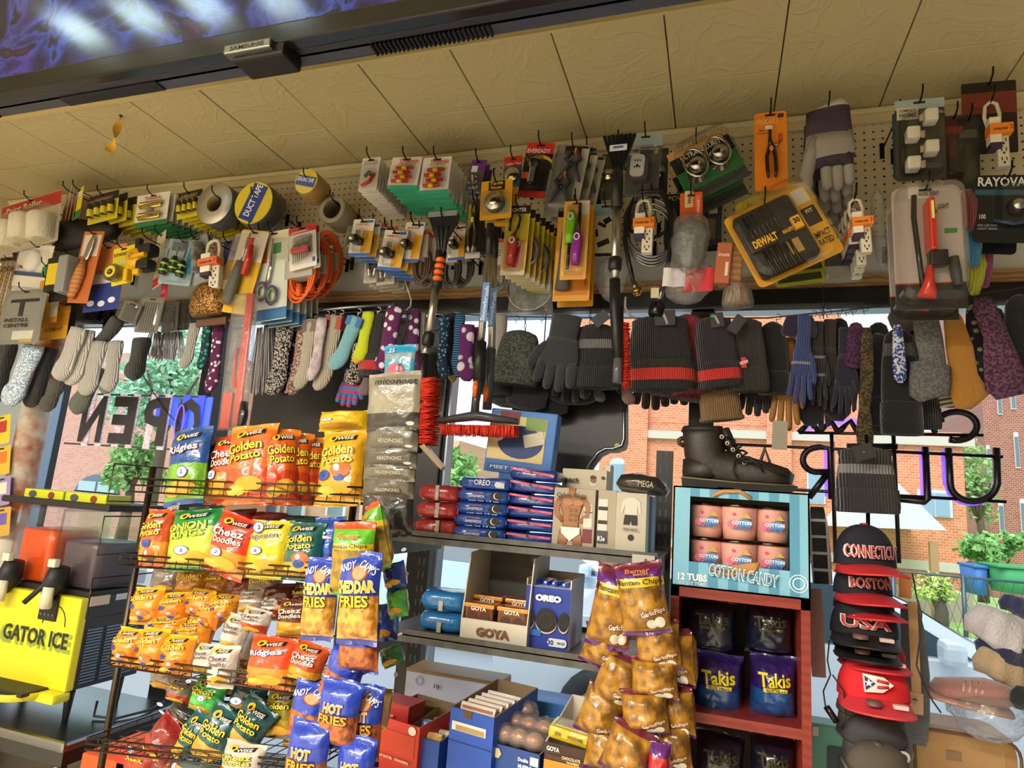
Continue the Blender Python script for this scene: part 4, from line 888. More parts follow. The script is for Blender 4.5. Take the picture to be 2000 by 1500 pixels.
for k in range(3):
    c=P(96+8*k,524-1*k,1.76+.03*k);rt=empty('air_filter_disc',['cream round disc pack with green label at the left','second cream disc behind the green-labelled one','third cream disc behind the green-labelled one'][k],'disc pack',Matrix.Translation(c),g)
    part(rt,'disc',lambda m_:m_.lathe([(0,0),(.026,0),(.028,.003),(.028,.01),(0,.012)],[M('#ddd2b4'),M('#b08a50'),M('#b08a50'),M('#b08a50')],axis='y'))
    if k==0:part(rt,'label',lambda m_:m_.plate([(-.034,-.03),(-.008,-.03),(-.004,.0),(-.012,.02),(-.034,.004)],-.003,-.002,M('#2f7a4a')))
    do_hook(Matrix.Translation(c),0,.03,1.76,'cream round disc '+ORD[k])if k==0 else None
def box_prod(c1,c2):
    def fn(rt,W,H):part(rt,'grey_case',lambda m_:(m_.box(.28*W,-.025,-.05*H,.36*W,.05,.72*H,M(c1,'gloss'),bev=.008),m_.box(-.16*W,-.018,-.02*H,.5*W,.036,.66*H,M(c2,'card'),bev=.002),m_.box(-.16*W,-.019,-.02*H,.38*W,.037,.42*H,M('#e0c020','card'))))
    return fn
pack('saw_blade_pack','black and yellow boxed tool with a silver grey case','tool box',(136,490,120,588,50),1.72,'#1c1b18',prod=box_prod('#8f9294','#1c1b18'))
pack('utility_card','upper orange-yellow printed card with white outlets hanging low at the left','hardware card',(100,545,88,632,40),1.76,'#e0a51c',zones=[(.32,-.12,.32,.5,'#e2dcc8')],texts=[('DUPLEX',-.3,0,.5,.1,'#5c4410',1.57)])
pack('utility_card','lower orange-yellow card tip sticking out under the black boxed tool','hardware card',(112,600,102,663,50),1.8,'#e0a51c',zones=[(0,.1,1,.4,'#c98a1c')],texts=[('CATAMONT',0,-.2,.7,.12,'#6a4a10')])
pack('knife_case_pack','tall black card with white writing hanging behind the orange trowel','hardware card',(142,590,128,655,26),1.84,'#1c1d22',texts=[('home',0,0,.6,.2,'#c9c9c9',1.57)])
def trowel(rt,W,H):
    limbs_part(rt,'blade',[(.18*W,.44*H),(.12*W,.3*H),(.04*W,.12*H),(0,.06*H)],[.05*W,.16*W,.14*W,.05*W],[.003]*4,M('#c9c9cc','metal',rough=.2),n=10,off=(0,-.012,0))
    limbs_part(rt,'handle',[(0,.06*H),(-.04*W,-.08*H),(-.14*W,-.3*H),(-.2*W,-.44*H)],[.08*W,.2*W,.22*W,.14*W],[.01,.016,.016,.01],M('#c98a50','wood',col2='#b27038'),n=14,off=(0,-.014,0))
pack('putty_knife_pack','putty knife with a wooden handle on an orange card','putty knife',(185,452,150,592,38),1.72,'#c06a34',zones=[(0,.3,.8,.3,'#d8c8b8')],prod=trowel)
pack('laundry_bag_pack','orange to blue card showing white balls, behind the yellow tape measure','household pack',(214,480,196,606,66),1.77,'#e8ddd0',zones=[(0,.3,1,.4,'#e08a4a'),(0,-.3,1,.42,'#2c3f8c')],texts=[('Home',.0,.08,.5,.06,'#b04030')],blobs=[(-.3,-.38,.1,.045,'#eceef2'),(0,-.4,.1,.045,'#eceef2'),(.28,-.36,.1,.045,'#eceef2'),(.2,.02,.16,.05,'#b0543a')])
def tapem(rt,W,H):
    part(rt,'tape_measure',lambda m_:(m_.plate(rrect(-.2*W,-.22*H,.62*W,.36*H,.014),-.034,-.004,M('#8f8f88','metal',rough=.3)),m_.box(-.45*W,-.02,-.3*H,.14*W,.024,.08*H,M('#1e1e1e'))))
    part(rt,'round_label',lambda m_:(m_.disc(-.2*W,-.22*H,.24*W,.15*H,-.0355,M('#e3cc22')),m_.disc(-.2*W,-.23*H,.13*W,.07*H,-.037,M('#1c1c1a')),m_.text('12',-.2*W,-.23*H,.12*W,.05*H,-.039,M('#e3cc22'))))
pack('tape_measure_pack','bright yellow card with a silver tape measure reading STANLEY','tape measure',(243,482,238,555,40),1.7,'#e9d31e',texts=[('STANLEY',.0,.3,.86,.09,'#2a2612')],zones=[(.1,.1,.5,.12,'#d8d29a')],prod=tapem)
def ratchet(rt,W,H):
    yl=M('#e8b41e','gloss');bk=M('#17171a','leather')
    part(rt,'strap_roll',lambda m_:(m_.lathe([(0,-.03),(.22*W,-.03),(.26*W,-.02),(.26*W,.02),(0,.02)],yl,c=(-.12*W,-.02,.02*H),axis='y',n=12),m_.lathe([(0,-.034),(.1*W,-.034),(.1*W,-.03)],M('#c98a1c'),c=(-.12*W,-.02,.02*H),axis='y',n=12)))
    part(rt,'black_webbing',lambda m_:(m_.box(.2*W,-.025,.14*H,.42*W,.05,.22*H,bk,bev=.012),m_.box(.22*W,-.03,-.16*H,.4*W,.05,.2*H,bk,bev=.012),m_.box(-.22*W,-.012,.3*H,.12*W,.02,.3*H,bk)))
    part(rt,'yellow_buckle',lambda m_:(m_.box(.16*W,-.055,.0,.4*W,.02,.07*H,yl,bev=.004),m_.box(-.34*W,-.03,-.28*H,.14*W,.03,.24*H,yl,bev=.006),m_.box(.1*W,-.05,-.3*H,.2*W,.02,.1*H,yl,bev=.004)))
m,W,H=fr(292,462,282,562,58,1.72);rt=empty('ratchet_strap','black and yellow ratchet strap bundle hanging right of the tape measure','ratchet strap',m);ratchet(rt,W,H);do_hook(m,W,H,1.72,'the black and yellow ratchet strap')
pack('corner_card','cream card hung point-down behind the yellow straps','hardware card',(316,455,306,560,34),1.77,'#ddd0ac',zones=[(0,-.4,1,.16,'#b8303a')],yaw=-25)
pack('corner_card','red card edge hanging between the cream card and the green screwdrivers','hardware card',(334,466,318,585,26),1.8,'#bc3038',zones=[(-.1,-.3,.6,.2,'#d8507a')],yaw=-25)
def drivers(rt,W,H):
    for i,(x,z)in enumerate(((-.28,.0),(.0,.06),(.26,-.02))):
        gr=M('#9adc28','gloss');bk=M('#141416','gloss');k=[bk,bk,gr,bk,gr,bk,M('#c0c0c0','metal'),M('#c0c0c0','metal')]
        part(rt,'screwdriver',lambda m_:m_.lathe([(0,-.34*H),(.09*W,-.33*H),(.1*W,-.26*H),(.1*W,-.22*H),(.09*W,-.12*H),(.1*W,-.08*H),(.06*W,.02*H),(.02*W,.04*H),(.02*W,.24*H)],k,c=(x*W,-.02,z*H),n=12))
pack('screwdriver_pack','blue-edged pack of black screwdrivers with bright green rings','screwdriver set',(362,468,338,556,60),1.72,'#9fb8c0',zones=[(.34,.1,.24,.7,'#4aa6cc'),(-.1,.34,.5,.2,'#5a6a70')],prod=drivers,blister=(0,0,.9,.9,.04))
def dark(rt,W,H):limbs_part(rt,'wire_brush',[(.1*W,.3*H),(.1*W,.0),(-.1*W,-.3*H)],[.2*W,.22*W,.16*W],[.02,.03,.02],M('#55524e','fuzz',col2='#8a8578'),n=12,off=(0,-.015,0))
pack('wheel_brush_pack','clear clamshell with a dark wire wheel, tilted, beside the green screwdrivers','hardware pack',(384,464,398,550,42),1.73,'#9ea3a0',prod=dark,blister=(0,0,.94,.94,.03),r=.008)
power_strip('ivory power strip hanging left, above the copper scrubbing mesh',(424,466,418,568,44),1.7,band='#d86a3a')
pack('hardware_card','blue and orange printed card behind the left power strip','hardware card',(448,470,444,545,40),1.8,'#2f3c80',zones=[(-.5,.2,.5,.5,'#e8b098'),(0,-.2,.8,.2,'#8a6a50')])
rt_m,W,H=fr(408,556,402,618,62,1.7)
rt=empty('copper_scrubber','bundle of copper wire mesh scrubbers in clear wrap','scrubber',rt_m)
part(rt,'mesh',lambda m_:m_.limb([(0,.5*H),(0,.3*H),(0,-.2*H),(0,-.46*H)],[.3*W,.42*W,.5*W,.44*W],[.02,.03,.035,.02],M('#b98a4a','marl',col2='#5a3c1c',rough=.35,metal=.6),n=20,seed=5))
part(rt,'card',lambda m_:m_.box(0,.03,-.6*H,.9*W,.01,.22*H,M('#6a4632')))
for k,f in enumerate(((150,432,128,486,70),(210,430,196,470,50),(60,470,50,500,60))):
    m,W,H=fr(*f,1.84);rt=empty('black_pouch',['dark soft pouches bunched below the yellow battery packs, left','dark pouch between the battery packs and the tape measure','dark bundle under the paint rollers'][k],'pouch',m);part(rt,'fabric',lambda m_:m_.limb([(0,.5*H),(.04*W,.2*H),(-.05*W,-.2*H),(0,-.5*H)],[.3*W,.5*W,.5*W,.3*W],[.02,.04,.04,.02],M('#1c1a1a','leather'),n=20,seed=k,ribs=7,amp=.05))
for k,(a,b,cx)in enumerate(((262,590,246),(300,580,284),(335,590,330),(360,585,352))):
    pack('cable_tie_bag',['long clear bag of grey cable ties hanging under the tape measure','clear bag of grey cable ties fanning out under the yellow straps','clear bag of dark cable ties under the green screwdrivers','narrow clear bag of black ties left of the copper scrubbers'][k],'cable ties',(a,b,cx,[628,650,648,645][k],[36,44,30,30][k]),1.78+.012*k,['#77756e','#85837c','#4b4a48','#2c2c2c'][k],blobs=[],hk=False,zones=[(-.3+.1*j,-.05,.05,.8,['#4c4b48','#56554f','#2a2a2a','#1b1b1b'][k])for j in range(7)],blister=(0,0,1,.96,.02))
def sold(rt,W,H):
    limbs_part(rt,'grey_handle',[(.02*W,.1*H),(0,-.05*H),(-.04*W,-.3*H),(-.04*W,-.42*H)],[.12*W,.17*W,.2*W,.12*W],[.01,.014,.014,.01],M('#5c5d5a','leather'),n=14,off=(-.12*W,-.02,0))
    limbs_part(rt,'red_handle',[(.1*W,.3*H),(.12*W,.14*H),(.1*W,-.06*H)],[.06*W,.12*W,.1*W],[.008,.012,.01],M('#c8322a','gloss'),n=12,off=(.06*W,-.02,0))
    part(rt,'steel_shaft',lambda m_:m_.tube([(-.08*W,-.02,.1*H),(.0*W,-.02,.44*H)],.003,M('#cccccc','metal')))
pack('cutter_pack','tilted yellow card with a grey-handled tool and red handle','tool pack',(500,450,455,612,52),1.7,'#e8b824',zones=[(0,.3,1,.36,'#d9d3c6'),(-.1,.34,.3,.14,'#c23a30')],prod=sold,blister=(-.06,0,.8,.86,.04),r=.008)
pack('cutter_pack','second tool card behind the tilted yellow one, orange edge showing','tool pack',(518,455,476,606,46),1.76,'#d9862a',zones=[(0,.3,1,.36,'#c8a89a')],prod=sold)
def scis(rt,W,H):
    for(x,z,c_)in((-.26,-.18,'#6fae3a'),(.08,-.24,'#6fae3a')):
        part(rt,'scissor_handle',lambda m_:(m_.tube([(x*W+.17*W*math.cos(t),-.014,z*H+.1*H*math.sin(t))for t in[i*math.pi/8 for i in range(16)]],.0045,M('#6a3c8a','gloss'),close=True,n=6),m_.tube([(x*W+.12*W*math.cos(t),-.014,z*H+.07*H*math.sin(t))for t in[i*math.pi/8 for i in range(16)]],.003,M(c_,'gloss'),close=True,n=6)))
    limbs_part(rt,'blade',[(-.1*W,-.1*H),(.0,.1*H),(.05*W,.4*H)],[.07*W,.06*W,.01*W],[.003]*3,M('#c9ccd0','metal',rough=.15),n=8,off=(0,-.012,0))
pack('scissors_pack','front card of purple and green handled scissors with a blue foot','scissors',(536,452,528,626,58),1.72,'#dfe6dc',zones=[(0,-.43,1,.12,'#3c78b0'),(0,.42,1,.1,'#e8e0cc'),(-.3,.3,.2,.3,'#d04838'),(.1,.3,.3,.12,'#4a9a6a')],prod=scis,blister=(0,0,.9,.8,.02),n=5,step=.03,sx=.004,group='scissors packs',blabel='scissors pack hanging behind the front one')
def hexk(rt,W,H):
    part(rt,'key_holder',lambda m_:m_.box(-.02*W,-.014,-.1*H,.62*W,.012,.13*H,M('#c8555a','gloss'),bev=.002))
    for i in range(8):
        x=(-.28+.075*i)*W;part(rt,'hex_key',lambda m_:m_.tube([(x,-.012,-.38*H+.012*i*H),(x,-.012,(.02+.02*(i%3))*H),(x+.1*W,-.012,(.1+.012*i)*H),(x+.18*W,-.012,(.1+.012*i)*H)],.0022,M('#8c8a84','metal',rough=.3),n=5))
pack('hex_key_pack','white card with a red header and a fanned set of hex keys','hex keys',(590,442,592,524,52),1.7,'#ece8e2',zones=[(0,.42,1,.16,'#c3302c'),(.4,-.34,.1,.1,'#3a6a9a')],texts=[('TOOLKING',-.1,.37,.5,.05,'#f4e8e4')],prod=hexk,blister=(0,-.02,.84,.74,.02),n=1,step=.02,group='hex key cards',blabel='hex key card right behind the front one')
# coiled orange extension cords
ORC=M('#e8641c','gloss',rough=.4)
for k,(cx,cy,dx)in enumerate(((598,525,0),(620,520,10),(640,515,14))):
    m,W,H=fr(cx-4+dx*.4,cy-72,cx-10+dx*.2,cy+74,52,1.74+.07*k)
    rt=empty('extension_cord',['orange extension cord coiled behind the hex key card, front one','second orange extension cord coil, between the other two','orange extension cord coil nearest the pegboard, at right'][k],'extension cord',m,'coiled orange extension cords')
    def coil(m_):
        rnd=random.Random(k)
        for j in range(12):
            ox=(j%4-1.5)*.006;oy=(j//4-1)*.01;rr=W*.42*(1+.08*(j%2));hh=H*.42*(1+.05*((j+1)%2))-.004*j
            m_.tube([(ox+rr*math.copysign(abs(math.cos(t))**.8,math.cos(t)),oy,hh*math.copysign(abs(math.sin(t))**.9,math.sin(t))+ox*.3)for t in[i*math.pi/14 for i in range(28)]],.0042,ORC,n=7,close=True)
    part(rt,'cord',coil)
    part(rt,'sleeve',lambda m_:(m_.box(0,-.001,-.02*H,1.02*W,.045,.24*H,M('#b6b3aa','card'),bev=.004),m_.text('25 FT',.1*W,0,.4*W,.05*H,-.0245,M('#55554f'))))
    part(rt,'plug',lambda m_:m_.limb([(0,-.22*H),(0,-.3*H),(0,-.38*H)],[.06*W,.12*W,.09*W],[.01,.012,.01],ORC,n=10,off=(0,-.012,0)))
    if k==0:do_hook(m,W,H,1.74,'the front orange extension cord coil',drop=.06*H)
def adap(rt,W,H):
    part(rt,'black_adapter',lambda m_:(m_.box(-.1*W,-.02,-.12*H,.36*W,.036,.2*H,M('#1a1a1c','gloss'),bev=.006),m_.lathe([(0,-.03),(.12*W,-.03),(.12*W,-.02)],M('#b8b4a8','metal'),c=(-.1*W,-.02,-.14*H),axis='y',n=12),m_.box(-.12*W,-.016,.06*H,.04*W,.01,.18*H,M('#c8c8c8','metal')),m_.box(-.02*W,-.016,.06*H,.04*W,.01,.18*H,M('#c8c8c8','metal'))))
ak=dict(zones=[(0,-.46,1,.08,'#2f62b0'),(.26,-.12,.44,.6,'#e2a82a'),(.3,.43,.3,.06,'#3c6ab4')],prod=adap)
for k,(a,b,c_,d_,w_,lb)in enumerate(((712,428,700,500,40,'white and yellow outlet adapter card left of the brown cords'),(775,450,758,528,44,'tilted outlet adapter card, lower of the pair beside the brown cords'),(812,434,798,512,36,'tilted outlet adapter card with open prongs touching the brown cords'),(897,440,893,508,36,'outlet adapter card right of the wide ice scraper head'))):
    pack('outlet_adapter_card',lb,'outlet adapter',(a,b,c_,d_,w_),1.7+.015*k,'#e9e5dc',texts=[('POWER TECH',-.04,.34,.6,.05,'#c8402c'),('AC/DC',.28,.0,.2,.04,'#2f7a3a',1.57)],blister=(-.1,-.1,.6,.6,.045),n=[3,3,0,0][k],step=.03,sx=.006,group='outlet adapter cards' if k<2 else None,blabel='outlet adapter card behind '+['the left front one','the tilted lower one','',''][k],**ak)
def pliers(rt,W,H):
    for s_ in(-1,1):
        limbs_part(rt,'handle',[(s_*.06*W,.1*H),(s_*.2*W,-.1*H),(s_*.16*W,-.3*H),(s_*.1*W,-.42*H)],[.08*W,.09*W,.09*W,.06*W],[.007]*4,M('#c4c4c4','metal',rough=.2),n=10,off=(0,-.016,0))
    limbs_part(rt,'jaws',[(0,.08*H),(.02*W,.2*H),(.06*W,.36*H)],[.14*W,.16*W,.06*W],[.008]*3,M('#b4b4b4','metal',rough=.2),n=10,off=(0,-.016,0))
for k,(a,b,c_,d_,w_,lb)in enumerate(((738,436,730,552,40,'silver pliers in a clear card hanging behind the left adapter card'),(760,444,752,556,34,'silver wrench card with an orange header behind the adapter cards'))):
    pack('pliers_card',lb,'pliers',(a,b,c_,d_,w_),1.8,'#b8b0a4',zones=[(0,.42,1,.14,'#e0682c'),(0,.2,.8,.16,'#26262a')],texts=[('ON OPEN',.1,.32,.6,.05,'#2a2a2a')],prod=pliers,blister=(0,-.1,.9,.7,.03),n=3,step=.03,sx=.004,group='silver tool cards behind the adapters',blabel=['pliers card farther back on the left tool hook','wrench card farther back on its hook'][k])
pack('pliers_card','black and yellow slip joint pliers card left of the snow brush handles','pliers',(930,392,922,506,32),1.74,'#26241f',zones=[(-.36,.2,.2,.5,'#d8c81e'),(0,-.44,.9,.1,'#c8c6bc')],texts=[('SLIP JOINT',-.36,.2,.5,.12,'#1b1b1b',1.57)],prod=pliers,blister=(.06,0,.8,.86,.03))
pack('pliers_card','long-nose tool on a clear card behind the slip joint pliers','pliers',(938,398,934,498,28),1.82,'#6f6a60',prod=pliers,blister=(0,0,.9,.86,.03))
# brown and black household cords
for k,(px,py,col,lb)in enumerate(((822,505,'#5a4238','brown household cord bundle left of the ice scraper, front one'),(838,512,'#6a5248','brown household cord bundle tucked close beside the ice scraper pole'),(880,515,'#3d3430','dark brown cord bundle just right of the ice scraper grips'),(905,512,'#46403c','dark cord loops below the right adapter card'),(975,520,'#6b6b6e','grey cord bundle hanging behind the snow brush poles'))):
    m,W,H=fr(px+5,py-55,px-2,py+55,34,1.76+.03*(k%2));rt=empty('household_cord',lb,'cord',m,'bundled household cords');cm=M(col,'gloss',rough=.4)
    def cf(m_):
        for j in range(6):
            ox=(j%3-1)*.006;oy=(j//3)*.012;rr=W*.4*(1+.1*(j%3));hh=H*.46-.006*j
            m_.tube([(ox+rr*math.cos(t)*(1.1-.5*math.sin(t))*.7,oy,hh*math.sin(t))for t in[i*math.pi/12 for i in range(24)]],.003,cm,n=6,close=True)
    part(rt,'cord',cf)
    part(rt,'sleeve',lambda m_:(m_.box(0,.004,.2*H,.8*W,.034,.4*H,M('#b8aea0','card'),bev=.003),m_.box(0,.004,.42*H,.8*W,.035,.06*H,M('#c8502c','card')),m_.text('9 FT',0,.2*H,.12*H,.2*W,-.015,M('#4a4540'),1.57)))
    if k in(0,2):do_hook(m,W,H,1.76,'the '+lb)
# lighter packs
def lighter(c1,x=0,z=-.12,s_=1):
    def fn(rt,W,H):
        g_=M(c1,'gloss',rough=.25)
        part(rt,'lighter_body',lambda m_:(m_.limb([(x*W,(z+.16)*H),(x*W,(z+.04)*H),(x*W-.03*W,(z-.14)*H),(x*W-.04*W,(z-.26)*H)],[.08*W,.19*W,.16*W,.15*W],[.008,.012,.012,.01],g_,n=14,off=(0,-.02,0),sq=.7)))
        part(rt,'trigger',lambda m_:m_.tube([(x*W+.1*W*math.cos(t),-.034,(z+.06)*H+.04*H*math.sin(t))for t in[i*math.pi/6 for i in range(12)]],.0025,M('#cfcfc9','gloss'),close=True,n=5))
    return fn
def l1(rt,W,H):
    lighter('#b83a34')(rt,W,H)
    part(rt,'curved_neck',lambda m_:m_.tube([(0,-.02,.04*H),(.16*W,-.02,.16*H),(.2*W,-.02,.28*H),(.08*W,-.02,.36*H),(-.14*W,-.02,.34*H),(-.2*W,-.02,.24*H),(-.2*W,-.02,.1*H)],.0042,M('#2b2b2e','gloss')))
pack('lighter_pack','yellow card with a red lighter that has a looped neck','lighter',(1014,402,1000,538,46),1.7,'#e0c83a',zones=[(0,.44,1,.12,'#241f18'),(0,-.2,.8,.4,'#c88a78'),(0,-.46,1,.06,'#d8d4cc')],texts=[('LIGHTER',0,.43,.7,.06,'#ece8e0')],prod=l1,blister=(0,-.06,.74,.78,.036),n=6,step=.028,sx=.008,group='lighter packs on one hook',blabel='lighter pack with an orange edge behind the front one')
def l2(rt,W,H):
    lighter('#7ac92c',-.12,.18)(rt,W,H);lighter('#9a2fa8',.16,-.08)(rt,W,H)
    part(rt,'long_barrel',lambda m_:(m_.tube([(.18*W,-.02,.02*H),(.18*W,-.02,.42*H)],.005,M('#1c1c1e','gloss')),m_.tube([(-.14*W,-.02,-.02*H),(-.16*W,-.02,-.4*H)],.005,M('#1c1c1e','gloss'))))
pack('lighter_pack','orange card with one bright green and one purple long lighter','lighter',(1128,392,1118,546,50),1.7,'#dca04a',zones=[(.3,.4,.36,.18,'#cfccc0'),(-.4,0,.1,.9,'#e0c030')],prod=l2,blister=(0,-.02,.7,.86,.036))
def knife(rt,W,H):limbs_part(rt,'grey_tool',[(-.2*W,.2*H),(-.2*W,-.1*H),(-.22*W,-.4*H)],[.12*W,.16*W,.2*W],[.01]*3,M('#55554f','leather'),n=12,off=(0,-.016,0))
pack('long_tool_card','long yellow and orange card behind the green and purple lighters','tool card',(1126,402,1114,588,70),1.77,'#e0a028',zones=[(0,.1,.8,.5,'#a8a08c'),(0,-.36,.9,.16,'#c87a1c')],texts=[('electronic igniter',.38,-.1,.5,.06,'#5c4410',1.57)],prod=knife,n=1,step=.05,group='long yellow tool cards',blabel='long yellow tool card right behind the other')
# mesh strainers
for k,(px,py,rp,Yk)in enumerate(((1018,490,34,1.74),(1036,505,36,1.8),(1035,562,44,1.86))):
    c=P(px,py,Yk);rr=(P(px+rp,py,Yk)-c).length;rt=empty('mesh_strainer',['upper round wire strainer tucked behind the red lighter card','middle round wire strainer behind the lighter cards','large round grey mesh strainer in a clear bag, lowest of three'][k],'strainer',Matrix.Translation(c),'round mesh strainers')
    part(rt,'rim',lambda m_:m_.tube([(rr*math.cos(t),0,rr*math.sin(t))for t in[i*math.pi/18 for i in range(36)]],.003,M('#a8a8a4','metal',rough=.25),close=True,n=6))
    part(rt,'mesh',lambda m_:m_.lathe([(0,.03),(rr*.5,.024),(rr*.8,.012),(rr*.99,0)],M('#85868a','marl',col2='#a4a6a8',rough=.5,sc=1.6),axis='y',n=30))
    part(rt,'handle',lambda m_:m_.tube([(0,0,rr),(0,0,rr+.05)],.003,M('#a8a8a4','metal',rough=.25)))
rt_m,W,H=fr(1038,520,1034,614,90,1.84)
tag(MB().sheet(10,10,lambda a,b:((a-.5)*W*(1-.1*b),.012*math.sin(a*9+b*5),(b-.5)*H),FILM).build('plastic_bag'),'clear plastic bag loosely wrapping the lowest mesh strainer','plastic bag').matrix_world=rt_m
pack('reindeer_print','pack with a black antler silhouette picture behind the black snow scraper','print pack',(1184,398,1176,502,48),1.84,'#cfc9ae',zones=[(0,.38,1,.2,'#8fb0b8'),(0,-.46,1,.06,'#22252a'),(.1,.18,.3,.1,'#1c1a1a',.6),(-.1,.1,.36,.06,'#1c1a1a',-.5),(.0,-.24,.5,.1,'#22201c',.4),(-.3,-.05,.12,.14,'#1c1a1a',.2)],n=0)
power_strip('ivory power strip with red switch hanging in front of the black hose coil',(1262,388,1256,500,50),1.68)
# water hose coil
c=P(1270,470,1.76);rt=empty('water_hose','black braided supply hose coiled in loops, with a brass end and a black knob','hose',Matrix.Translation(c));HB=M('#1c1c1f','gloss',rough=.3);HS=M('#9c9c9e','metal',rough=.3)
def q(px,py,dy=0):
    v=P(px,py,1.76+dy)-c;return(v.x,v.y,v.z)
part(rt,'hose',lambda m_:m_.tube([q(1238,555),q(1228,510),q(1220,470),q(1222,420),q(1240,385,.02),q(1280,368,.03),q(1312,400,.03),q(1305,450,.03),q(1270,468,.02),q(1230,450,.03),q(1226,410,.04),q(1250,375,.0),q(1290,372,-.01),q(1308,410,-.02),q(1312,460,-.02),q(1306,510,-.02),q(1298,555,-.02)],.0065,HB))
for j in range(4):
    part(rt,'steel_loop',lambda m_:m_.tube([q(1272+(50-2*j)*math.cos(t),440+8*j+(62-2*j)*math.sin(t),.045+.008*j)for t in[i*math.pi/16 for i in range(32)]],.0045,HS,close=True))
part(rt,'brass_fitting',lambda m_:(m_.tube([q(1238,552),q(1243,566)],.008,HS),m_.tube([q(1243,564),q(1245,572)],.014,M('#c09040','metal'),n=6),m_.tube([q(1245,572),q(1246,576)],.009,M('#c09040','metal'))))
part(rt,'black_knob',lambda m_:(m_.tube([q(1298,553,-.02),q(1286,590,-.02)],.0075,HS),m_.tube([q(1286,588,-.02),q(1284,594,-.02),q(1281,614,-.02),q(1280,618,-.02)],[.014,.021,.0225,.019],M('#141416','gloss'),n=18)))
part(rt,'paper_tag',lambda m_:m_.box(*q(1279,572,-.03),.022,.001,.03,M('#d8d2a8')))
t=P(1272,372,1.76);h=hook(t.x,1.79,t.z-.01);tag(h,'metal hook holding up the black hose coil','hook')
for k,(a,b,w_,lb,tx)in enumerate(((1330,378,60,'dark card reading POWER EASY behind the hose coil','POWER'),(1383,378,56,'dark card with a man pictured, reading MASTER, behind the orange scrubber tag','MASTER'))):
    pack('hardware_card',lb,'hardware card',(a,b,a-4,b+100,w_),1.86,'#2a2f30',zones=[(0,-.2,.6,.4,'#6f5a44'),(.2,.2,.3,.2,'#c8b890')],texts=[(tx,0,.4,.8,.1,'#c9c92a')],n=2,step=.025,group='dark cards behind the hose',blabel=['dark POWER card behind the front one','dark MASTER card behind the front one'][k])
pack('brush_card','orange header card with a cream strip above the crumpled plastic bag','brush card',(1350,376,1350,440,44),1.72,'#e05a2a',zones=[(-.1,.3,.36,.5,'#e0d0a0'),(.3,0,.2,.8,'#f07a4a')],texts=[('imusa',-.1,.3,.3,.2,'#8a4a2a',1.57),('imusa',.3,0,.5,.12,'#f4e8e0',1.57)])
# crumpled bags
def crump(name,label,f,Y,T=.06,mat=FILM,cat='plastic bag',inner=None,sd=1.0):
    m,W,H=fr(*f,Y);rt=empty(name,label,cat,m)
    def bf(m_):
        def pt(a,b):
            t=a*2*math.pi;v=b*2-1;r_=(1-abs(v)**2.5)**.5*(.7+.3*b if True else 1)
            k_=1+.22*noise.noise(Vector((math.cos(t)*2+sd,math.sin(t)*2,v*2+sd)))+.12*noise.noise(Vector((math.cos(t)*6+sd,math.sin(t)*6,v*6)))
            return(W/2*r_*math.cos(t)*k_,T/2*r_*math.sin(t)*k_,v*H/2)
        m_.sheet(30,20,pt,mat)
    part(rt,'film',bf)
    if inner:inner(rt,W,H)
    return rt
def fil(rt,W,H):part(rt,'crumpled_contents',lambda m_:m_.sheet(20,14,lambda a,b:(W*.38*math.cos(a*6.283)*(1-abs(b*2-1)**3)**.5*(1+.2*noise.noise(Vector((a*9,b*5,1)))),.016*math.sin(a*6.283),(b-.5)*H*.8),M('#a39c8c','film')))
crump('steel_wool_bag','crumpled clear bag of pale mesh hanging from the orange scrubber tag',(1350,415,1346,535,84),1.7,.09,inner=fil)
def rw(rt,W,H):part(rt,'red_print',lambda m_:(m_.sheet(12,6,lambda a,b:((a-.1)*W*.5,-.02-.004*math.sin(a*9),(b-.5)*H*.5),M('#cc2f38')),m_.sheet(12,6,lambda a,b:((a-1.0)*W*.42,-.018-.004*math.sin(a*9),(b-.4)*H*.4),M('#e8e4e6'))))
crump('shower_cap_bag','red and white printed bag hanging below the crumpled clear bag',(1346,505,1338,596,112),1.74,.06,mat=M('#f0ecf2','film'),inner=rw,sd=3)
crump('round_plastic_lid_bag','thin clear bag hanging behind the black snow scraper pole',(1200,500,1190,590,66),1.84,.04,sd=5)
# wooden scrub brush with card, hanging tuft below
m,W,H=fr(1418,478,1410,556,30,1.72)
rt=empty('scrub_brush','brown wooden scrub brush block with an orange printed sleeve','scrub brush',m)
part(rt,'block',lambda m_:m_.box(.45*W,.02,.02*H,1.5*W,.04,1.0*H,M('#a87a48','wood',col2='#8f6436'),bev=.006))
part(rt,'sleeve',lambda m_:(m_.box(-.05*W,-.004,0,.95*W,.02,H,M('#b8643a','card'),bev=.001),m_.text('imusa',-.05*W,.2*H,.7*W,.1*H,-.0165,M('#f0dcc8')),m_.rect(.2*W,-.15*H,.2*W,.34*H,-.0155,M('#e0d8cc'))))
m,W,H=fr(1440,556,1440,598,52,1.74)
rt=empty('dish_brush','round dish brush with stiff tan bristles in a clear bag below the wooden block','dish brush',m)
def brist(m_):
    rnd=random.Random(5)
    for i in range(150):
        x=rnd.uniform(-.5,.5);y=rnd.uniform(-.02,.02);m_.tube([(x*W*.7,y,H*.4),(x*W,y*1.2,-H*.45+rnd.uniform(0,.004)+abs(x)*.01)],.0011,M('#b08a50'),n=3)
tag(part(rt,'bristles',brist),kind='stuff')
part(rt,'brush_head',lambda m_:m_.limb([(0,.55*H),(0,.4*H),(0,.3*H)],[.2*W,.4*W,.38*W],[.02]*3,M('#a87a48','wood')))
part(rt,'clear_wrap',lambda m_:m_.limb([(0,.5*H),(0,.2*H),(.02*W,-.3*H),(.05*W,-.6*H)],[.4*W,.56*W,.62*W,.56*W],[.03,.035,.035,.01],FILM,n=20,seed=3))
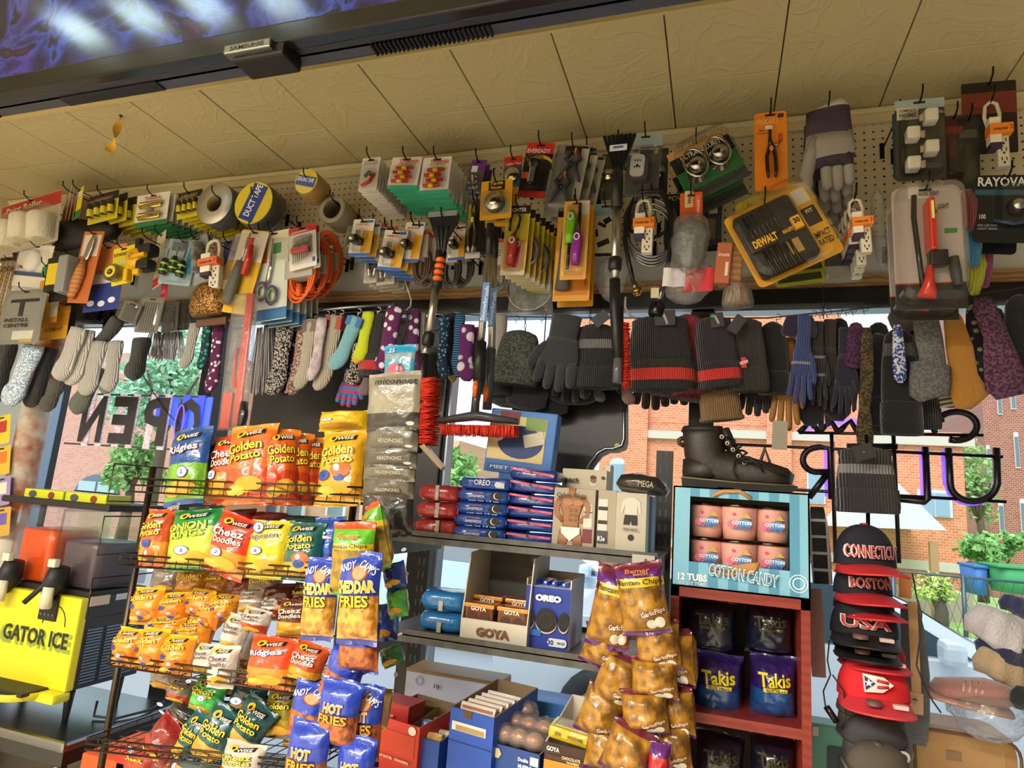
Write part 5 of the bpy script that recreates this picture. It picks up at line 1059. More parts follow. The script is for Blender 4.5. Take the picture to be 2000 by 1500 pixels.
# big drill bit set clamshell
def bits(rt,W,H):
    for i in range(7):part(rt,'driver_bit',lambda m_:(m_.lathe([(0,-.2*H),(.014*W,-.2*H),(.014*W,.2*H),(0,.2*H)],M('#17171a','gloss'),c=((-.32+.05*i)*W,-.03,(.14+.004*i)*H),n=6)))
    for i in range(6):part(rt,'driver_bit',lambda m_:m_.lathe([(0,-.16*H),(.02*W,-.16*H),(.02*W,.16*H),(0,.16*H)],M('#3d3a34','metal'),c=((-.3+.06*i)*W,-.03,-.3*H),n=6))
    part(rt,'black_case',lambda m_:(m_.plate(rrect(-.1*W,-.02*H,.68*W,.84*H,.012),-.026,-.002,M('#141414','leather')),m_.box(-.28*W,-.034,-.05*H,.3*W,.02,.16*H,M('#141414'),bev=.002),m_.text('DEWALT',-.24*W,-.05*H,.28*W,.1*H,-.0452,M('#f0b41c'),bold=.04),m_.text('MAXFIT',.04*W,-.04*H,.13*W,.05*H,-.0352,M('#f0b41c')),m_.rect(.02*W,-.24*H,.16*W,.18*H,-.028,M('#a88a3a'))))
    part(rt,'count_label',lambda m_:(m_.box(.16*W,-.034,0,.1*W,.012,.16*H,M('#eeb020')),m_.text('30',.16*W,.02*H,.07*W,.07*H,-.0412,M('#1b1408'),bold=.04)))
pack('driver_bit_set','large tilted yellow and black clamshell driver bit set reading DEWALT','bit set',(1489,392,1567,527,178),1.64,'#d9a01c',zones=[(.38,.34,.16,.2,'#d8d4c8'),(.38,.06,.16,.24,'#201c12')],texts=[('IMPACT',.38,-.2,.18,.08,'#20180a'),('RATED',.38,-.3,.16,.08,'#20180a'),('FIT',.38,.12,.08,.05,'#e8e0c8')],prod=bits,blister=(0,0,.96,.96,.05),slot=False,r=.014)
pack('driver_bit_set','second yellow clamshell half hidden behind the DEWALT bit set at right','bit set',(1500,372,1566,500,150),1.78,'#c8b82c',zones=[(0,0,.8,.8,'#26261e')],texts=[('Go.',-.3,.4,.1,.08,'#1a1a10')],blister=(0,0,.96,.96,.05),slot=False,r=.014,hk=False)
for k in range(2):pack('level_pack',['green-yellow tool edge below the DEWALT set, upper one','green-yellow tool edge below the DEWALT set, lower one'][k],'tool pack',(1560,505+26*k,1564,540+18*k,96),1.8-.03*k,'#9aa62c',zones=[(0,.1,.9,.6,'#2b2d22')],slot=False,hk=False,pitch=-20)
power_strip('front ivory power strip with orange sleeve right of the DEWALT set',(1672,386,1682,500,50),1.66,yaw=0)
for k in range(3):power_strip(ORD[k]+' ivory power strip hanging behind the front one, right of the DEWALT set',(1664-6*k,404+12*k,1672-4*k,524+12*k,48),1.74+.06*k,hk=False)
crump('clear_clamshell_bag','empty-looking clear plastic wrap hanging just left of the work light pack',(1712,370,1725,530,36),1.8,.04,sd=8)
pack('clamshell_edge','clear clamshell with rounded corner below the stack of work gloves','clamshell',(1640,480,1642,552,76),1.88,'#a9a49a',zones=[(0,.2,.8,.5,'#4c4a44')],blister=(0,0,.96,.94,.03),slot=False,hk=False)
def wl(rt,W,H):
    part(rt,'red_light_bar',lambda m_:(m_.box(-.02*W,-.03,.12*H,.1*W,.05,.42*H,M('#d83a30','gloss'),bev=.005),m_.box(-.02*W,-.056,.22*H,.035*W,.004,.14*H,M('#d8e070'))))
    part(rt,'black_base',lambda m_:m_.box(.06*W,-.03,-.14*H,.26*W,.03,.12*H,M('#17171a','gloss'),bev=.005))
    part(rt,'red_handle',lambda m_:m_.limb([(-.06*W,-.2*H),(-.08*W,-.3*H),(-.1*W,-.4*H),(-.12*W,-.44*H)],[.05*W,.07*W,.12*W,.14*W],[.015,.02,.02,.01],M('#d0352c','gloss'),n=14,off=(0,-.03,0)))
    part(rt,'black_side_light',lambda m_:(m_.tube([(-.22*W,-.03,.38*H),(-.24*W,-.03,.2*H),(-.2*W,-.03,-.1*H),(-.16*W,-.03,-.38*H)],.006,M('#1c1c1e','gloss')),))
    part(rt,'clip',lambda m_:m_.limb([(.3*W,-.12*H),(.32*W,-.26*H),(.34*W,-.34*H)],[.07*W,.08*W,.06*W],[.012]*3,M('#3e4042','leather'),n=12,off=(0,-.02,0)))
pack('work_light_pack','large clear clamshell with a red work light, reading WORK LIGHT','work light',(1806,364,1820,604,138),1.62,'#b5aba4',zones=[(0,-.4,1,.2,'#2a2826'),(0,-.295,1,.01,'#b8322c'),(.33,.12,.18,.04,'#3f8a3c'),(-.1,.45,.3,.1,'#d8d2c8'),(.1,.2,.06,.1,'#2a2826')],texts=[('POCKET',.0,.46,.14,.022,'#222222'),('WORK LIGHT',.04,.43,.3,.035,'#222222'),('LIGHT',.24,.32,.16,.04,'#222222'),('360',.11,.28,.08,.03,'#222222')],prod=wl,blister=(0,0,.96,.96,.055),slot=True,r=.02,n=1,step=.09,sx=.01,group='work light clamshells',blabel='work light clamshell behind the front one')
# colourful folded cloths beyond the work light
for k,(a,b,c_,d_,w_,cc,lb)in enumerate(((1888,372,1894,450,34,'#8a3040','dark red folded cloth hanging beside the work light'),(1896,410,1904,520,40,'#3a94c8','bright blue folded cloth hanging beside the work light'),(1908,490,1904,575,40,'#c8cc2c','lime yellow folded cloth hanging beside the work light'),(1922,470,1926,560,30,'#a03878','magenta folded cloth next to the lime yellow one'))):
    m,W,H=fr(a,b,c_,d_,w_,1.74+.04*k);rt=empty('folded_cloth',lb,'cloth',m)
    part(rt,'fabric',lambda m_:m_.limb([(0,.5*H),(.05*W,.2*H),(-.05*W,-.2*H),(0,-.5*H)],[.3*W,.5*W,.45*W,.2*W],[.01,.02,.02,.01],M(cc,'knit'),n=18,seed=k+.5))
# ---------------------------------------------------------------- snow brushes
def pole(rt,nm,pts,r,mat,Y0,c):
    return part(rt,nm,lambda m_:m_.tube([P(a,b,y)-c for a,b,y in pts],r,mat,n=14))
ALU=M('#c9c6be','metal',rough=.35);BK=M('#17181a','gloss',rough=.45);OG=M('#f06a1e','gloss');RB=M('#e83c20','brush')
def bristles(rt,A,B,dirv,L_,c,nm='bristles',rows=5,cnt=170,wd=.02):
    def fn(m_):
        rnd=random.Random(11)
        for i in range(int(cnt*1.7)):
            t=rnd.random();o=A.lerp(B,t)-c+Vector((0,rnd.uniform(-wd,wd),0));d=(dirv+Vector((rnd.uniform(-.18,.18),rnd.uniform(-.3,.3),rnd.uniform(-.18,.18)))).normalized()*L_*rnd.uniform(.85,1.08)
            m_.tube([o,o+d*.6,o+d],[.0028,.0022,.0008],RB,n=3)
        d0=dirv*L_*.5;m_.limb([((A-c).x,(A-c).z),((B-c).x,(B-c).z)],[L_*.24]*2,[wd*.8]*2,RB,n=10,off=(d0.x*.6,(A-c).y,d0.z*.6))
    o=part(rt,nm,fn);o['kind']='stuff';return o
# orange-gripped ice scraper
c=P(850,560,1.6);rt=empty('ice_scraper_brush','long ice scraper with orange and black grips and an orange brush at its foot','snow brush',Matrix.Translation(c));y=1.6
def head(m_):
    pts=[P(a,b,y)-c for a,b in((838,420),(897,420),(893,434),(873,468),(868,496),(857,496),(852,466),(841,432))]
    m_.plate([(p.x,p.z)for p in pts][::-1],-.008,.008,M('#26282c','gloss',rough=.3))
part(rt,'scraper_head',head)
part(rt,'scraper_edge',lambda m_:m_.box((P(867,420,y)-c).x,0,(P(867,420,y)-c).z,.092,.02,.016,M('#8e9294','gloss')),'grey clear scraper edge')
for a in(-1,0,1):part(rt,'rib',lambda m_:m_.tube([P(864+11*a,442,y-.012)-c,P(862+3*a,494,y-.012)-c],.0025,M('#3a3c40','gloss')))
pole(rt,'grip',[(862,492,y),(857,530,y),(853,562,y)],.0165,BK,y,c)
for k in range(4):a=Vector(P(860.5-2*k,508+12*k,y-.012)-c);part(rt,'orange_grip_ring',lambda m_:m_.lathe([(.004,-.007),(.012,-.006),(.015,0),(.012,.006),(.004,.007)],OG,c=tuple(a),n=16),'orange rubber ring')
pole(rt,'aluminium_pole',[(852,560,y),(838,652,y)],.0115,ALU,y,c)
pole(rt,'black_collar',[(839,650,y),(838,655,y),(835,672,y),(834,676,y)],[.014,.0175,.0175,.014],BK,y,c)
pole(rt,'lower_pole',[(834,674,y),(830,694,y)],.0095,ALU,y,c)
pole(rt,'black_shaft',[(830,692,y),(826,730,y),(820,880,y)],[.012,.014,.012],BK,y,c)
pole(rt,'brush_back',[(822,735,y+.004),(817,885,y+.004)],.011,BK,y,c)
bristles(rt,P(828,742,y),P(823,868,y),Vector((1,0,.08)),.046,c,cnt=260)
m_=MB();A=[P(a,b,y)-c for a,b in((822,872),(832,868),(868,912),(864,918))]
part(rt,'scraper_blade',lambda m_:m_.plate([(p.x,p.z)for p in A],-.012,.012,M('#c8b48c','gloss')),'amber scraper blade')
h=hook(P(866,430,y).x,y+.01,P(866,430,y).z);tag(h,'metal hook through the head of the orange-gripped ice scraper','hook')
# twin silver snow brushes
for k,(x0,x1,x2,xb,yb,yt,lb)in enumerate(((958,943,926,922,812,438,'silver-poled snow brush reading Snowbrush, left of the pair'),(968,960,952,947,806,445,'silver-poled snow brush reading Snowbrush, right of the pair'))):
    y=1.6+.05*k;c=P(x1,600,y);rt=empty('snow_brush',lb,'snow brush',Matrix.Translation(c),'twin silver snow brushes')
    pole(rt,'grip',[(x0,yt,y),(x0-3,yt+60,y)],.011,BK,y,c)
    pole(rt,'aluminium_pole',[(x0-3,yt+58,y),(x1-4*(1-k),668+14*k,y)],.0105,ALU,y,c)
    A=P(x1+4-2*k,590+10*k,y-.0125)-c
    part(rt,'blue_label',lambda m_:(m_.box(A.x,A.y+.0005,A.z,.02,.002,.115,M('#5c86c8','card')),m_.text('Snowbrush',A.x,A.z-.004,.1,.013,A.y-.0012,M('#dde4f0'),1.5)))
    if k==0:
        pole(rt,'black_shaft',[(x1-4,668,y),(x1-8,745,y)],.0165,BK,y,c)
        pole(rt,'neck',[(x1-8,743,y),(x1-14,785,y),(x1-16,812,y)],[.014,.011,.012],M('#3a3c40','gloss'),y,c)
        b0=P(928,758,y-.013)-c;part(rt,'orange_button',lambda m_:m_.limb([(b0.x,b0.z+.02),(b0.x,b0.z),(b0.x,b0.z-.025)],[.006,.008,.005],[.004]*3,OG,n=10,off=(0,b0.y,0)))
        part(rt,'brush_back',lambda m_:m_.limb([((P(856,822,y)-c).x,(P(856,822,y)-c).z),((P(930,815,y)-c).x,(P(930,812,y)-c).z),((P(1012,824,y)-c).x,(P(1012,824,y)-c).z)],[.008,.014,.008],[.016,.02,.016],M('#4a4c50','gloss'),n=12))
        bristles(rt,P(864,830,y),P(1008,834,y),Vector((0,0,-1)),.028,c,cnt=280)
    else:
        b0=P(949,768,y-.013)-c
        pole(rt,'black_shaft',[(x1,682,y),(x1-9,800,y)],.013,M('#4a4c50','gloss'),y,c)
        part(rt,'orange_button',lambda m_:m_.limb([(b0.x,b0.z+.02),(b0.x,b0.z),(b0.x,b0.z-.025)],[.006,.008,.005],[.004]*3,OG,n=10,off=(0,b0.y,0)))
# black snow scraper hanging at centre right
y=1.62;c=P(1205,450,y);rt=empty('snow_scraper','black snow scraper with a fan-shaped ribbed head and silver pole, hanging vertically','snow brush',Matrix.Translation(c))
def head2(m_):
    for s_ in range(8):
        f0,f1=s_/8,(s_+1)/8
        a0=P(1178+66*f0,270-9*f0 if f0<.6 else 264,y)-c;a1=P(1178+66*(f1-.02),268-6*f1,y)-c;b0=P(1197+20*f0,330,y)-c;b1=P(1197+20*f1,330,y)-c
        m_.plate([(a0.x,a0.z),(b0.x,b0.z),(b1.x,b1.z),(a1.x,a1.z)],-.009+.003*(s_%2),.006,BK)
part(rt,'scraper_head',head2)
part(rt,'paper_label',lambda m_:(m_.box((P(1209,293,y)-c).x,-.0125,(P(1209,293,y)-c).z,.048,.002,.018,M('#e6e8ee')),m_.box((P(1209,293,y)-c).x,-.014,(P(1209,293,y)-c).z+.001,.028,.001,.006,M('#4a6cb0'))))
pole(rt,'foam_grip',[(1207,326,y),(1206,350,y),(1204,406,y)],[.013,.0165,.0165],BK,y,c)
pole(rt,'aluminium_pole',[(1204,404,y),(1201,548,y)],.0115,ALU,y,c)
pole(rt,'black_collar',[(1202,503,y),(1202,507,y),(1201,525,y),(1201,530,y)],[.014,.0185,.0185,.014],BK,y,c)
pole(rt,'black_shaft',[(1201,546,y),(1201,600,y),(1204,640,y),(1207,700,y)],[.0145,.0145,.0155,.0135],BK,y,c)
pole(rt,'lower_pole',[(1207,698,y),(1205,748,y)],.012,M('#5a5d62','gloss'),y,c)
pole(rt,'brush_back',[(1212,600,y+.03),(1214,750,y+.03)],.008,BK,y,c)
bristles(rt,P(1216,632,y+.03),P(1216,755,y+.03),Vector((1,0,0)),.02,c,cnt=150)
h=hook(P(1209,282,y).x,y+.01,P(1209,282,y).z);tag(h,'metal hook through the fan-shaped head of the black snow scraper','hook')
# red long item in a clear sleeve
y=1.66;m,W,H=fr(482,575,452,840,52,y);rt=empty('squeegee_pack','long red plastic tool in a tall clear sleeve hanging below the yellow card','squeegee',m)
part(rt,'red_blade',lambda m_:(m_.box(.16*W,0,.02*H,.24*W,.012,.96*H,M('#e03826','gloss'),bev=.003),m_.box(-.24*W,0,-.36*H,.34*W,.014,.26*H,M('#e03826','gloss'),bev=.003),m_.limb([(-.1*W,-.2*H),(-.14*W,.0),(-.1*W,.1*H)],[.1*W,.05*W,.02*W],[.006]*3,M('#e03826','gloss'))))
part(rt,'clear_sleeve',lambda m_:m_.limb([(0,.5*H),(-.04*W,.2*H),(0,-.2*H),(0,-.5*H)],[.42*W,.5*W,.52*W,.5*W],[.012,.016,.016,.008],FILM,n=20,seed=2))
part(rt,'black_gloss_end',lambda m_:m_.limb([(.36*W,-.3*H),(.36*W,-.4*H),(.34*W,-.48*H)],[.1*W,.16*W,.12*W],[.012]*3,M('#1e1e22','foil'),n=12,seed=5))
# ================================================================ rods, chains, socks, hats, gloves
YR=1.86
WIRE=M('#5a5148','metal',rough=.5)
def line_thing(name,label,cat,pts,Y,r,mat):
    m_=MB();m_.tube([P(a,b,Y)for a,b in pts],r,mat,n=8);tag(m_.build(name),label,cat)
line_thing('hanging_rod','silver rod above the socks running right from the scissors packs','rod',[(395,628),(560,610),(770,594)],YR+.05,.006,M('#c9ced6','metal',rough=.3))
line_thing('hanging_wire','long thin wire that the socks, gloves and knit hats hang from','wire',[(-40,645),(200,640),(560,618),(800,603),(960,618),(1200,621),(1345,622),(1500,621),(1740,597),(2040,555)],YR,.0022,WIRE)
def chain(label,px,y0,y1,Y):
    A=P(px,y0,Y);B=P(px,y1,Y);n=int((A-B).length/.011);m_=MB()
    for i in range(n):
        c=A.lerp(B,(i+.5)/n);a=i%2
        m_.tube([c+Vector(((.0035*math.cos(t))*(1-a),(.0035*math.cos(t))*a,.0068*math.sin(t)))for t in[j*math.pi/4 for j in range(8)]],.0011,M('#44423f','metal'),n=4,close=True)
    tag(m_.build('hanging_chain'),label,'chain')
chain('short chain holding the wire above the striped black hat',1153,598,640,YR)
chain('short chain with tiny links left of the dark grey glove',1026,618,655,YR)
chain('thin chain from the window head down to the wire above the blue glove',1608,560,622,YR)
# hooks (small S hooks) carrying each knit piece
def shook(m,H,Y,i):
    pass
K='knit'
hatd=[
 ('grey-green cable knit beanie slumped at the left of the hats',(1018,645,1004,752,84),YR-.05,'#5c605a',dict(kind='marl',col2='#3a3e3c',yaw=10)),
 ('black beanie with two dashed grey stripes, right of the dark glove',(1166,632,1160,758,100),YR-.03,'#18191d',dict(stripes=[(4,'#7d7d80'),(7,'#7d7d80')])),
 ('large black ribbed beanie with one red stripe on its cuff',(1288,616,1288,762,132),YR-.08,'#17181b',dict(cl='#d82a24',cuff=.36,tagcol='#26262c',top=.5)),
 ('red ribbed beanie with black bands, behind the large black red-striped one',(1340,614,1346,770,66),YR-.03,'#a8282c',dict(cl='#1c1a1c',cuff=.3,top=.55)),
 ('dark purple-navy ribbed beanie with a red cuff stripe',(1390,618,1406,758,88),YR-.06,'#211a2a',dict(cl='#d82a24',cuff=.34,tagcol='#2c2830',top=.5)),
 ('charcoal beanie with a small red woven label',(1456,622,1464,765,76),YR-.04,'#2b2a28',dict(patch=(-.12,-.14,.14,.14,'#c8282a','RX'),top=.5)),
 ('tan ribbed knit cuff piece poking out below the purple-navy beanie',(1400,736,1410,822,84),YR+.0,'#8f6f48',dict(cuff=.1)),
 ('maroon knit edge below the large black beanie',(1330,735,1322,778,110),YR+.02,'#6e2228',dict(cuff=.3)),
 ('shaggy black hat right of the red-labelled charcoal beanie',(1508,628,1512,770,62),YR,'#131214',dict(kind='fuzz')),
 ('black hat with grey dashes hanging by the blue and white glove',(1755,640,1762,850,80),YR-.02,'#121318',dict(kind='fuzz',stripes=[(3,'#4a4850'),(7,'#4a4850')])),
 ('very dark navy hat filling the space right of the olive scarf',(1715,650,1722,832,66),YR+.02,'#14151e',dict(kind='fuzz')),
 ('black beanie low behind the grey knit gaiter',(1800,700,1806,838,64),YR+.03,'#15161c',dict()),
 ('dark navy beanie in the shade left of the shirt-blue glove',(985,655,968,772,70),YR+.02,'#23242e',dict(kind='fuzz')),
 ('black beanie behind the purple marled scarf at the right edge',(1990,575,1996,735,70),YR+.0,'#15151b',dict(kind='fuzz')),
 ('black beanie with sparse gold sequins near the right edge',(1905,585,1916,755,50),YR-.02,'#17171f',dict(kind='dots',col2='#8a7c60')),
]
for i,(lb,f,Y,col,kw)in enumerate(hatd):hat(lb,f,Y,col,group=None,**kw)
def soft(name,label,f,Y,prof,col,kind='knit',col2=None,cat='scarf',n=28,ribs=0,amp=.02,seed=1.0,thick=.3,mats=None,rough=None,sc=1.0):
    """hanging soft cloth; prof = list of (z fraction, x offset fraction, half width fraction)"""
    m,W,H=fr(*f,Y);rt=empty(name,label,cat,m)
    mt=mats or M(col,kind,col2=col2,sc=sc,rough=rough)
    part(rt,'fabric',lambda m_:m_.limb([(x*W,(z-.5)*H)for z,x,_ in prof],[w_*W for _,_,w_ in prof],[max(.003,w_*W*thick)for _,_,w_ in prof],mt,n=n,ribs=ribs,amp=amp,seed=seed))
    return rt
hang=[(1.0,0,.1),(.97,0,.26),(.85,0,.4),(.6,.0,.46),(.3,.02,.5),(.08,.02,.46),(0,.02,.2)]
glv=[
 ('dark grey knit glove hanging fingers down with one pale fingertip',(1108,616,1076,770,96),YR-.07,'#32383c',dict(kind='fuzz',tip='#33393d',d=-1)),
 ('navy and black glove behind the grey one',(1126,640,1112,795,84),YR+.01,'#22242c',dict()),
 ('black glove with fingertips dangling below the red beanie, left',(1276,690,1270,806,84),YR+.05,'#1f1618',dict()),
 ('black glove with fingertips dangling below the red beanie, right',(1330,690,1326,796,84),YR+.07,'#231a1c',dict()),
 ('blue knit glove with a white snowflake pattern',(1572,616,1560,800,50),YR-.03,'#34488c',dict(kind='knit',stripes=[.0])),
 ('black ribbed glove left of the grey knit tube',(1778,640,1776,800,56),YR+.04,'#15161c',dict(kind='fuzz')),
 ('dark striped glove just right of the blue snowflake glove',(1596,628,1594,800,44),YR-.0,'#26242a',dict(stripes=[.1,-.1])),
 ('dark brown ribbed glove among the hats',(1622,624,1618,812,44),YR+.02,'#2e2624',dict()),
 ('tan leather glove hanging below the shaggy black hat',(1536,660,1532,850,62),YR+.03,'#9a6c30',dict(kind='leather')),
 ('black glove right of the tan cuff with grey fingertips',(1478,700,1470,818,70),YR+.04,'#1b1b22',dict()),
 ('navy glove cluster beside the purple one',(1652,640,1648,820,46),YR+.0,'#1f2138',dict(kind='fuzz')),
 ('dark glove behind the navy cluster',(1682,640,1674,815,44),YR+.04,'#1b1a22',dict(kind='fuzz')),
 ('black knit glove low down left of the olive scarf',(1600,720,1596,845,56),YR+.06,'#17161c',dict()),
 ('black glove pair at the foot of the dark hats, above the neon letters',(1736,730,1742,850,70),YR+.06,'#141419',dict()),
 ('black glove hanging behind the beanie with dashed stripes',(1210,650,1216,775,50),YR+.04,'#1b1c20',dict()),
]
for lb,f,Y,col,kw in glv:glove(lb,f,Y,col,**kw)
soft('knit_headband','shaggy purple and navy fringe bundle on the wire above the blue glove',(1562,615,1558,660,70),YR-.02,hang,'#241a3c','fuzz',cat='headband')
soft('knit_headband','dusky purple knit piece hanging left of the olive scarf',(1672,630,1668,720,40),YR-.01,hang,'#5c2c54','marl','#2c1a34',cat='headband')
soft('knit_scarf','long narrow olive and tan knit scarf hanging below the hats',(1694,640,1690,872,34),YR-.05,[(1,0,.2),(.9,0,.36),(.6,.02,.4),(.45,-.02,.36),(.3,-.1,.32),(.12,-.04,.5),(.02,-.02,.46),(0,0,.2)],'#5c5034','marl','#2f2a1e',ribs=8)
soft('knit_scarf','grey ribbed knit tube with a turned-up lighter cuff',(1806,612,1818,780,76),YR-.06,[(1,0,.2),(.95,0,.34),(.7,.05,.36),(.5,.1,.34),(.42,.1,.34),(.4,.06,.5),(.2,.0,.54),(.04,-.04,.5),(0,0,.3)],'#6f6e6e','marl','#59585a',ribs=14,cat='neck warmer')
soft('fleece_scarf','mustard brown fleece scarf flaring out at the bottom right',(1858,605,1890,790,66),YR-.04,[(1,0,.14),(.9,.0,.28),(.6,.06,.4),(.3,.05,.42),(.15,.08,.55),(.04,.2,.6),(0,.3,.3)],'#a8762c','fuzz',seed=4,thick=.22)
soft('knit_scarf','purple marled scarf running down and right at the right edge',(1925,580,1968,775,74),YR-.06,[(1,-.1,.2),(.9,-.1,.34),(.6,.05,.34),(.3,.05,.5),(.1,.05,.6),(0,.1,.4)],'#6a4460','marl','#3a2438',seed=6)
soft('knit_scarf','striped black and cream sock tips below the mustard scarf',(1856,745,1870,795,70),YR+.02,hang,'#55524a','stripe','#c8c2a8',cat='sock',sc=2)
soft('fur_headband','brown shaggy fur band just under the work light pack',(1755,598,1790,640,80),YR-.0,hang,'#4a3c36','fuzz',cat='headband')
m_=MB();m,W,H=fr(1524,822,1522,878,30,YR-.02);m_.plate(rrect(0,0,W,H,.002),-.0006,.0006,M('#a8a090','card'));o=m_.build('swing_tag');o.matrix_world=m;tag(o,'tan paper swing tag hanging from the tan leather glove','tag')
m_=MB();m,W,H=fr(1186,612,1160,632,22,YR-.08);m_.plate(rrect(0,0,W,H,.002),-.0006,.0006,M('#24262c','card'));o=m_.build('swing_tag');o.matrix_world=m;tag(o,'dark swing tag sticking up above the dashed-stripe beanie','tag')
m_=MB();m,W,H=fr(1450,618,1428,648,22,YR-.1);m_.plate(rrect(0,0,W,H,.002),-.0006,.0006,M('#24262c','card'));o=m_.build('swing_tag');o.matrix_world=m;tag(o,'dark swing tag standing out above the charcoal labelled beanie','tag')
soft('knit_scarf','narrow blue and white marled knit strip among the black hats',(1752,632,1758,748,26),YR-.07,hang,'#2c448c','marl','#c8ccdc')
for k,(f,c_,lb)in enumerate((((1640,622,1634,822,56),'#1a1726','long dark navy knit piece between the striped glove and the purple one'),((1716,630,1722,846,60),'#121218','long black knit piece right behind the olive scarf'),((1586,640,1582,832,50),'#17171c','black knit piece behind the blue snowflake glove'),((1490,640,1488,800,60),'#161418','black fuzzy piece behind the shaggy hat'),((1940,600,1950,760,60),'#14141a','black knit piece behind the purple marled scarf'),((1125,640,1118,790,120),'#1c1d24','wide black knit piece behind the grey glove'))):soft('knit_piece',lb,f,YR+.05,hang,c_,'fuzz',cat='knitwear',seed=k+9,ribs=9,amp=.03)
# socks, from the left edge
G=[
 ('light blue and white fuzzy sock at the far left',(62,672,20,792,58),YR-.1,'#7d9cc0',dict(kind='marl',col2='#dfe6ee',d=-1)),
 ('black sock at the far left behind the light blue one',(92,680,62,796,50),YR-.04,'#1b1b20',dict(d=-1)),
 ('black sock at the left edge below the grey insole bag',(10,672,-14,790,56),YR-.04,'#17171b',dict(d=-1)),
 ('white athletic sock with folded cuff, first of the white bundle',(150,640,118,742,52),YR-.1,'#cfccc6',dict(d=-1)),
 ('white sock with faint red lettering in the middle of the white bundle',(165,645,140,752,50),YR-.07,'#d9d6d0',dict(d=-1)),
 ('white sock hanging lowest in the left bundle',(190,668,170,772,50),YR-.05,'#c5c2bd',dict(d=-1)),
 ('white sock with grey sole at the right of the white bundle',(222,668,212,768,46),YR-.06,'#bdbab8',dict(d=-1,toe='#77767a')),
 ('grey and black low sock tilted across the white bundle',(228,622,178,692,44),YR-.04,'#3a3a36',dict(d=-1,toe='#9a968c')),
 ('grey-green heavy sock hanging at the bottom of the left bundle',(186,715,150,806,54),YR-.03,'#5f6a5c',dict(d=-1)),
 ('dark grey sock beside the grey-green one',(110,742,90,796,50),YR-.02,'#4a463c',dict(d=-1)),
 ('black sock pair hanging under the cable tie bags',(272,662,262,738,56),YR-.08,'#15161a',dict(d=-1)),
 ('grey-white sock with pleats left of the teal and black sock',(378,632,362,720,34),YR-.05,'#b5b2b0',dict(d=-1)),
 ('black and teal patterned sock left of the red sleeve',(402,636,396,722,30),YR-.04,'#1c3c44',dict(d=-1,kind='dots',col2='#3fa89a')),
 ('purple fuzzy sock with white dots left of the red sleeve',(424,636,414,768,38),YR-.07,'#5a2350',dict(d=-1,kind='dots',col2='#e4dcee')),
 ('black and white marled fuzzy sock right of the scissors packs',(552,636,538,772,56),YR-.04,'#1c1a1c',dict(kind='marl',col2='#d6d0cc',d=-1)),
 ('purple fuzzy sock with white dots between the two marled ones',(572,640,562,775,42),YR+.0,'#4c2248',dict(kind='dots',d=-1)),
 ('brown and pink marled fuzzy sock left of the cream ones',(590,640,576,772,48),YR-.02,'#6f5348',dict(kind='marl',col2='#d8b8a8',d=-1)),
 ('cream ribbed sock with a grey stripe and paper band',(606,625,590,762,46),YR-.06,'#cfc8b8',dict(d=-1,tagc='#7a6a60')),
 ('pastel tie-dye sock between the cream socks',(626,622,612,745,34),YR-.08,'#b8a8b4',dict(kind='fuzz',col2='#dccdd2',d=-1)),
 ('cream wool sock with a red paper band, foot pointing left',(652,618,628,765,50),YR-.05,'#d2c8b4',dict(d=-1,tagc='#b04438')),
 ('pale blue sock with a blue header card',(694,618,654,724,48),YR-.12,'#7cb4c4',dict(kind='fuzz',d=-1,tagc='#2c6cb4')),
 ('lime green and yellow sock left of the black red-striped cuff',(716,610,702,710,40),YR-.11,'#c8d824',dict(kind='fuzz',d=-1,toe='#d8b41c')),
 ('black and white marled sock tip below the pale blue one',(700,672,690,750,52),YR-.0,'#1c1a1c',dict(kind='marl',col2='#dad6cc',d=-1)),
 ('mauve knit sock beneath the black red-striped cuff',(722,700,714,772,40),YR+.0,'#8a7478',dict(d=-1)),
 ('purple fuzzy sock with big white dots above the balloon pack, left',(766,600,748,728,56),YR-.1,'#62285c',dict(kind='dots',d=-1,sc=.6)),
 ('purple fuzzy sock with white dots right of the balloon pack',(812,606,806,732,42),YR-.06,'#5a2654',dict(kind='dots',d=1,sc=.6)),
 ('grey ribbed sock behind the orange-gripped scraper pole',(826,612,822,695,32),YR-.04,'#a8a69c',dict(d=1)),
 ('black and blue checked sock right of the scraper pole',(872,615,862,742,36),YR-.07,'#1b2a3c',dict(kind='dots',col2='#5aa4dc',sc=1.6,d=1)),
 ('black sock with yellow heel beside the checked one',(884,612,878,748,36),YR-.03,'#1a1a24',dict(toe='#b89a3c',d=1)),
 ('blue and black striped sock left of the unicorn-purple ones',(903,612,888,738,34),YR-.05,'#3a8cc8',dict(kind='stripe',col2='#1a1c24',sc=3,d=1)),
 ('pink and white sock peeking between the striped socks',(893,610,890,690,24),YR-.01,'#d88a9c',dict(d=1)),
 ('purple fluffy sock with a white patch behind the twin brushes',(918,635,905,745,52),YR-.09,'#63286a',dict(kind='dots',d=1,sc=.4)),
 ('purple sock behind the fluffy one, touching the brush pole',(936,640,930,740,40),YR-.05,'#6a2c66',dict(kind='fuzz',d=1)),
 ('grey felt slipper sock with a pink dot, right of the twin brushes',(980,615,972,700,60),YR-.05,'#a8a4a0',dict(kind='fuzz',d=1)),
 ('white and grey sock below the dashed-stripe beanie',(1132,730,1142,778,38),YR+.02,'#b8b4b0',dict(d=1)),
 ('grey-brown sock tip beside the white and grey one',(1166,735,1172,785,34),YR+.03,'#5c5652',dict(d=1)),
 ('pinkish ribbed cuff at the foot of the black snow scraper',(1222,730,1228,790,40),YR+.02,'#8a6a64',dict(d=1)),
]
for lb,f,Y,col,kw in G:sock(lb,f,Y,col,**kw)
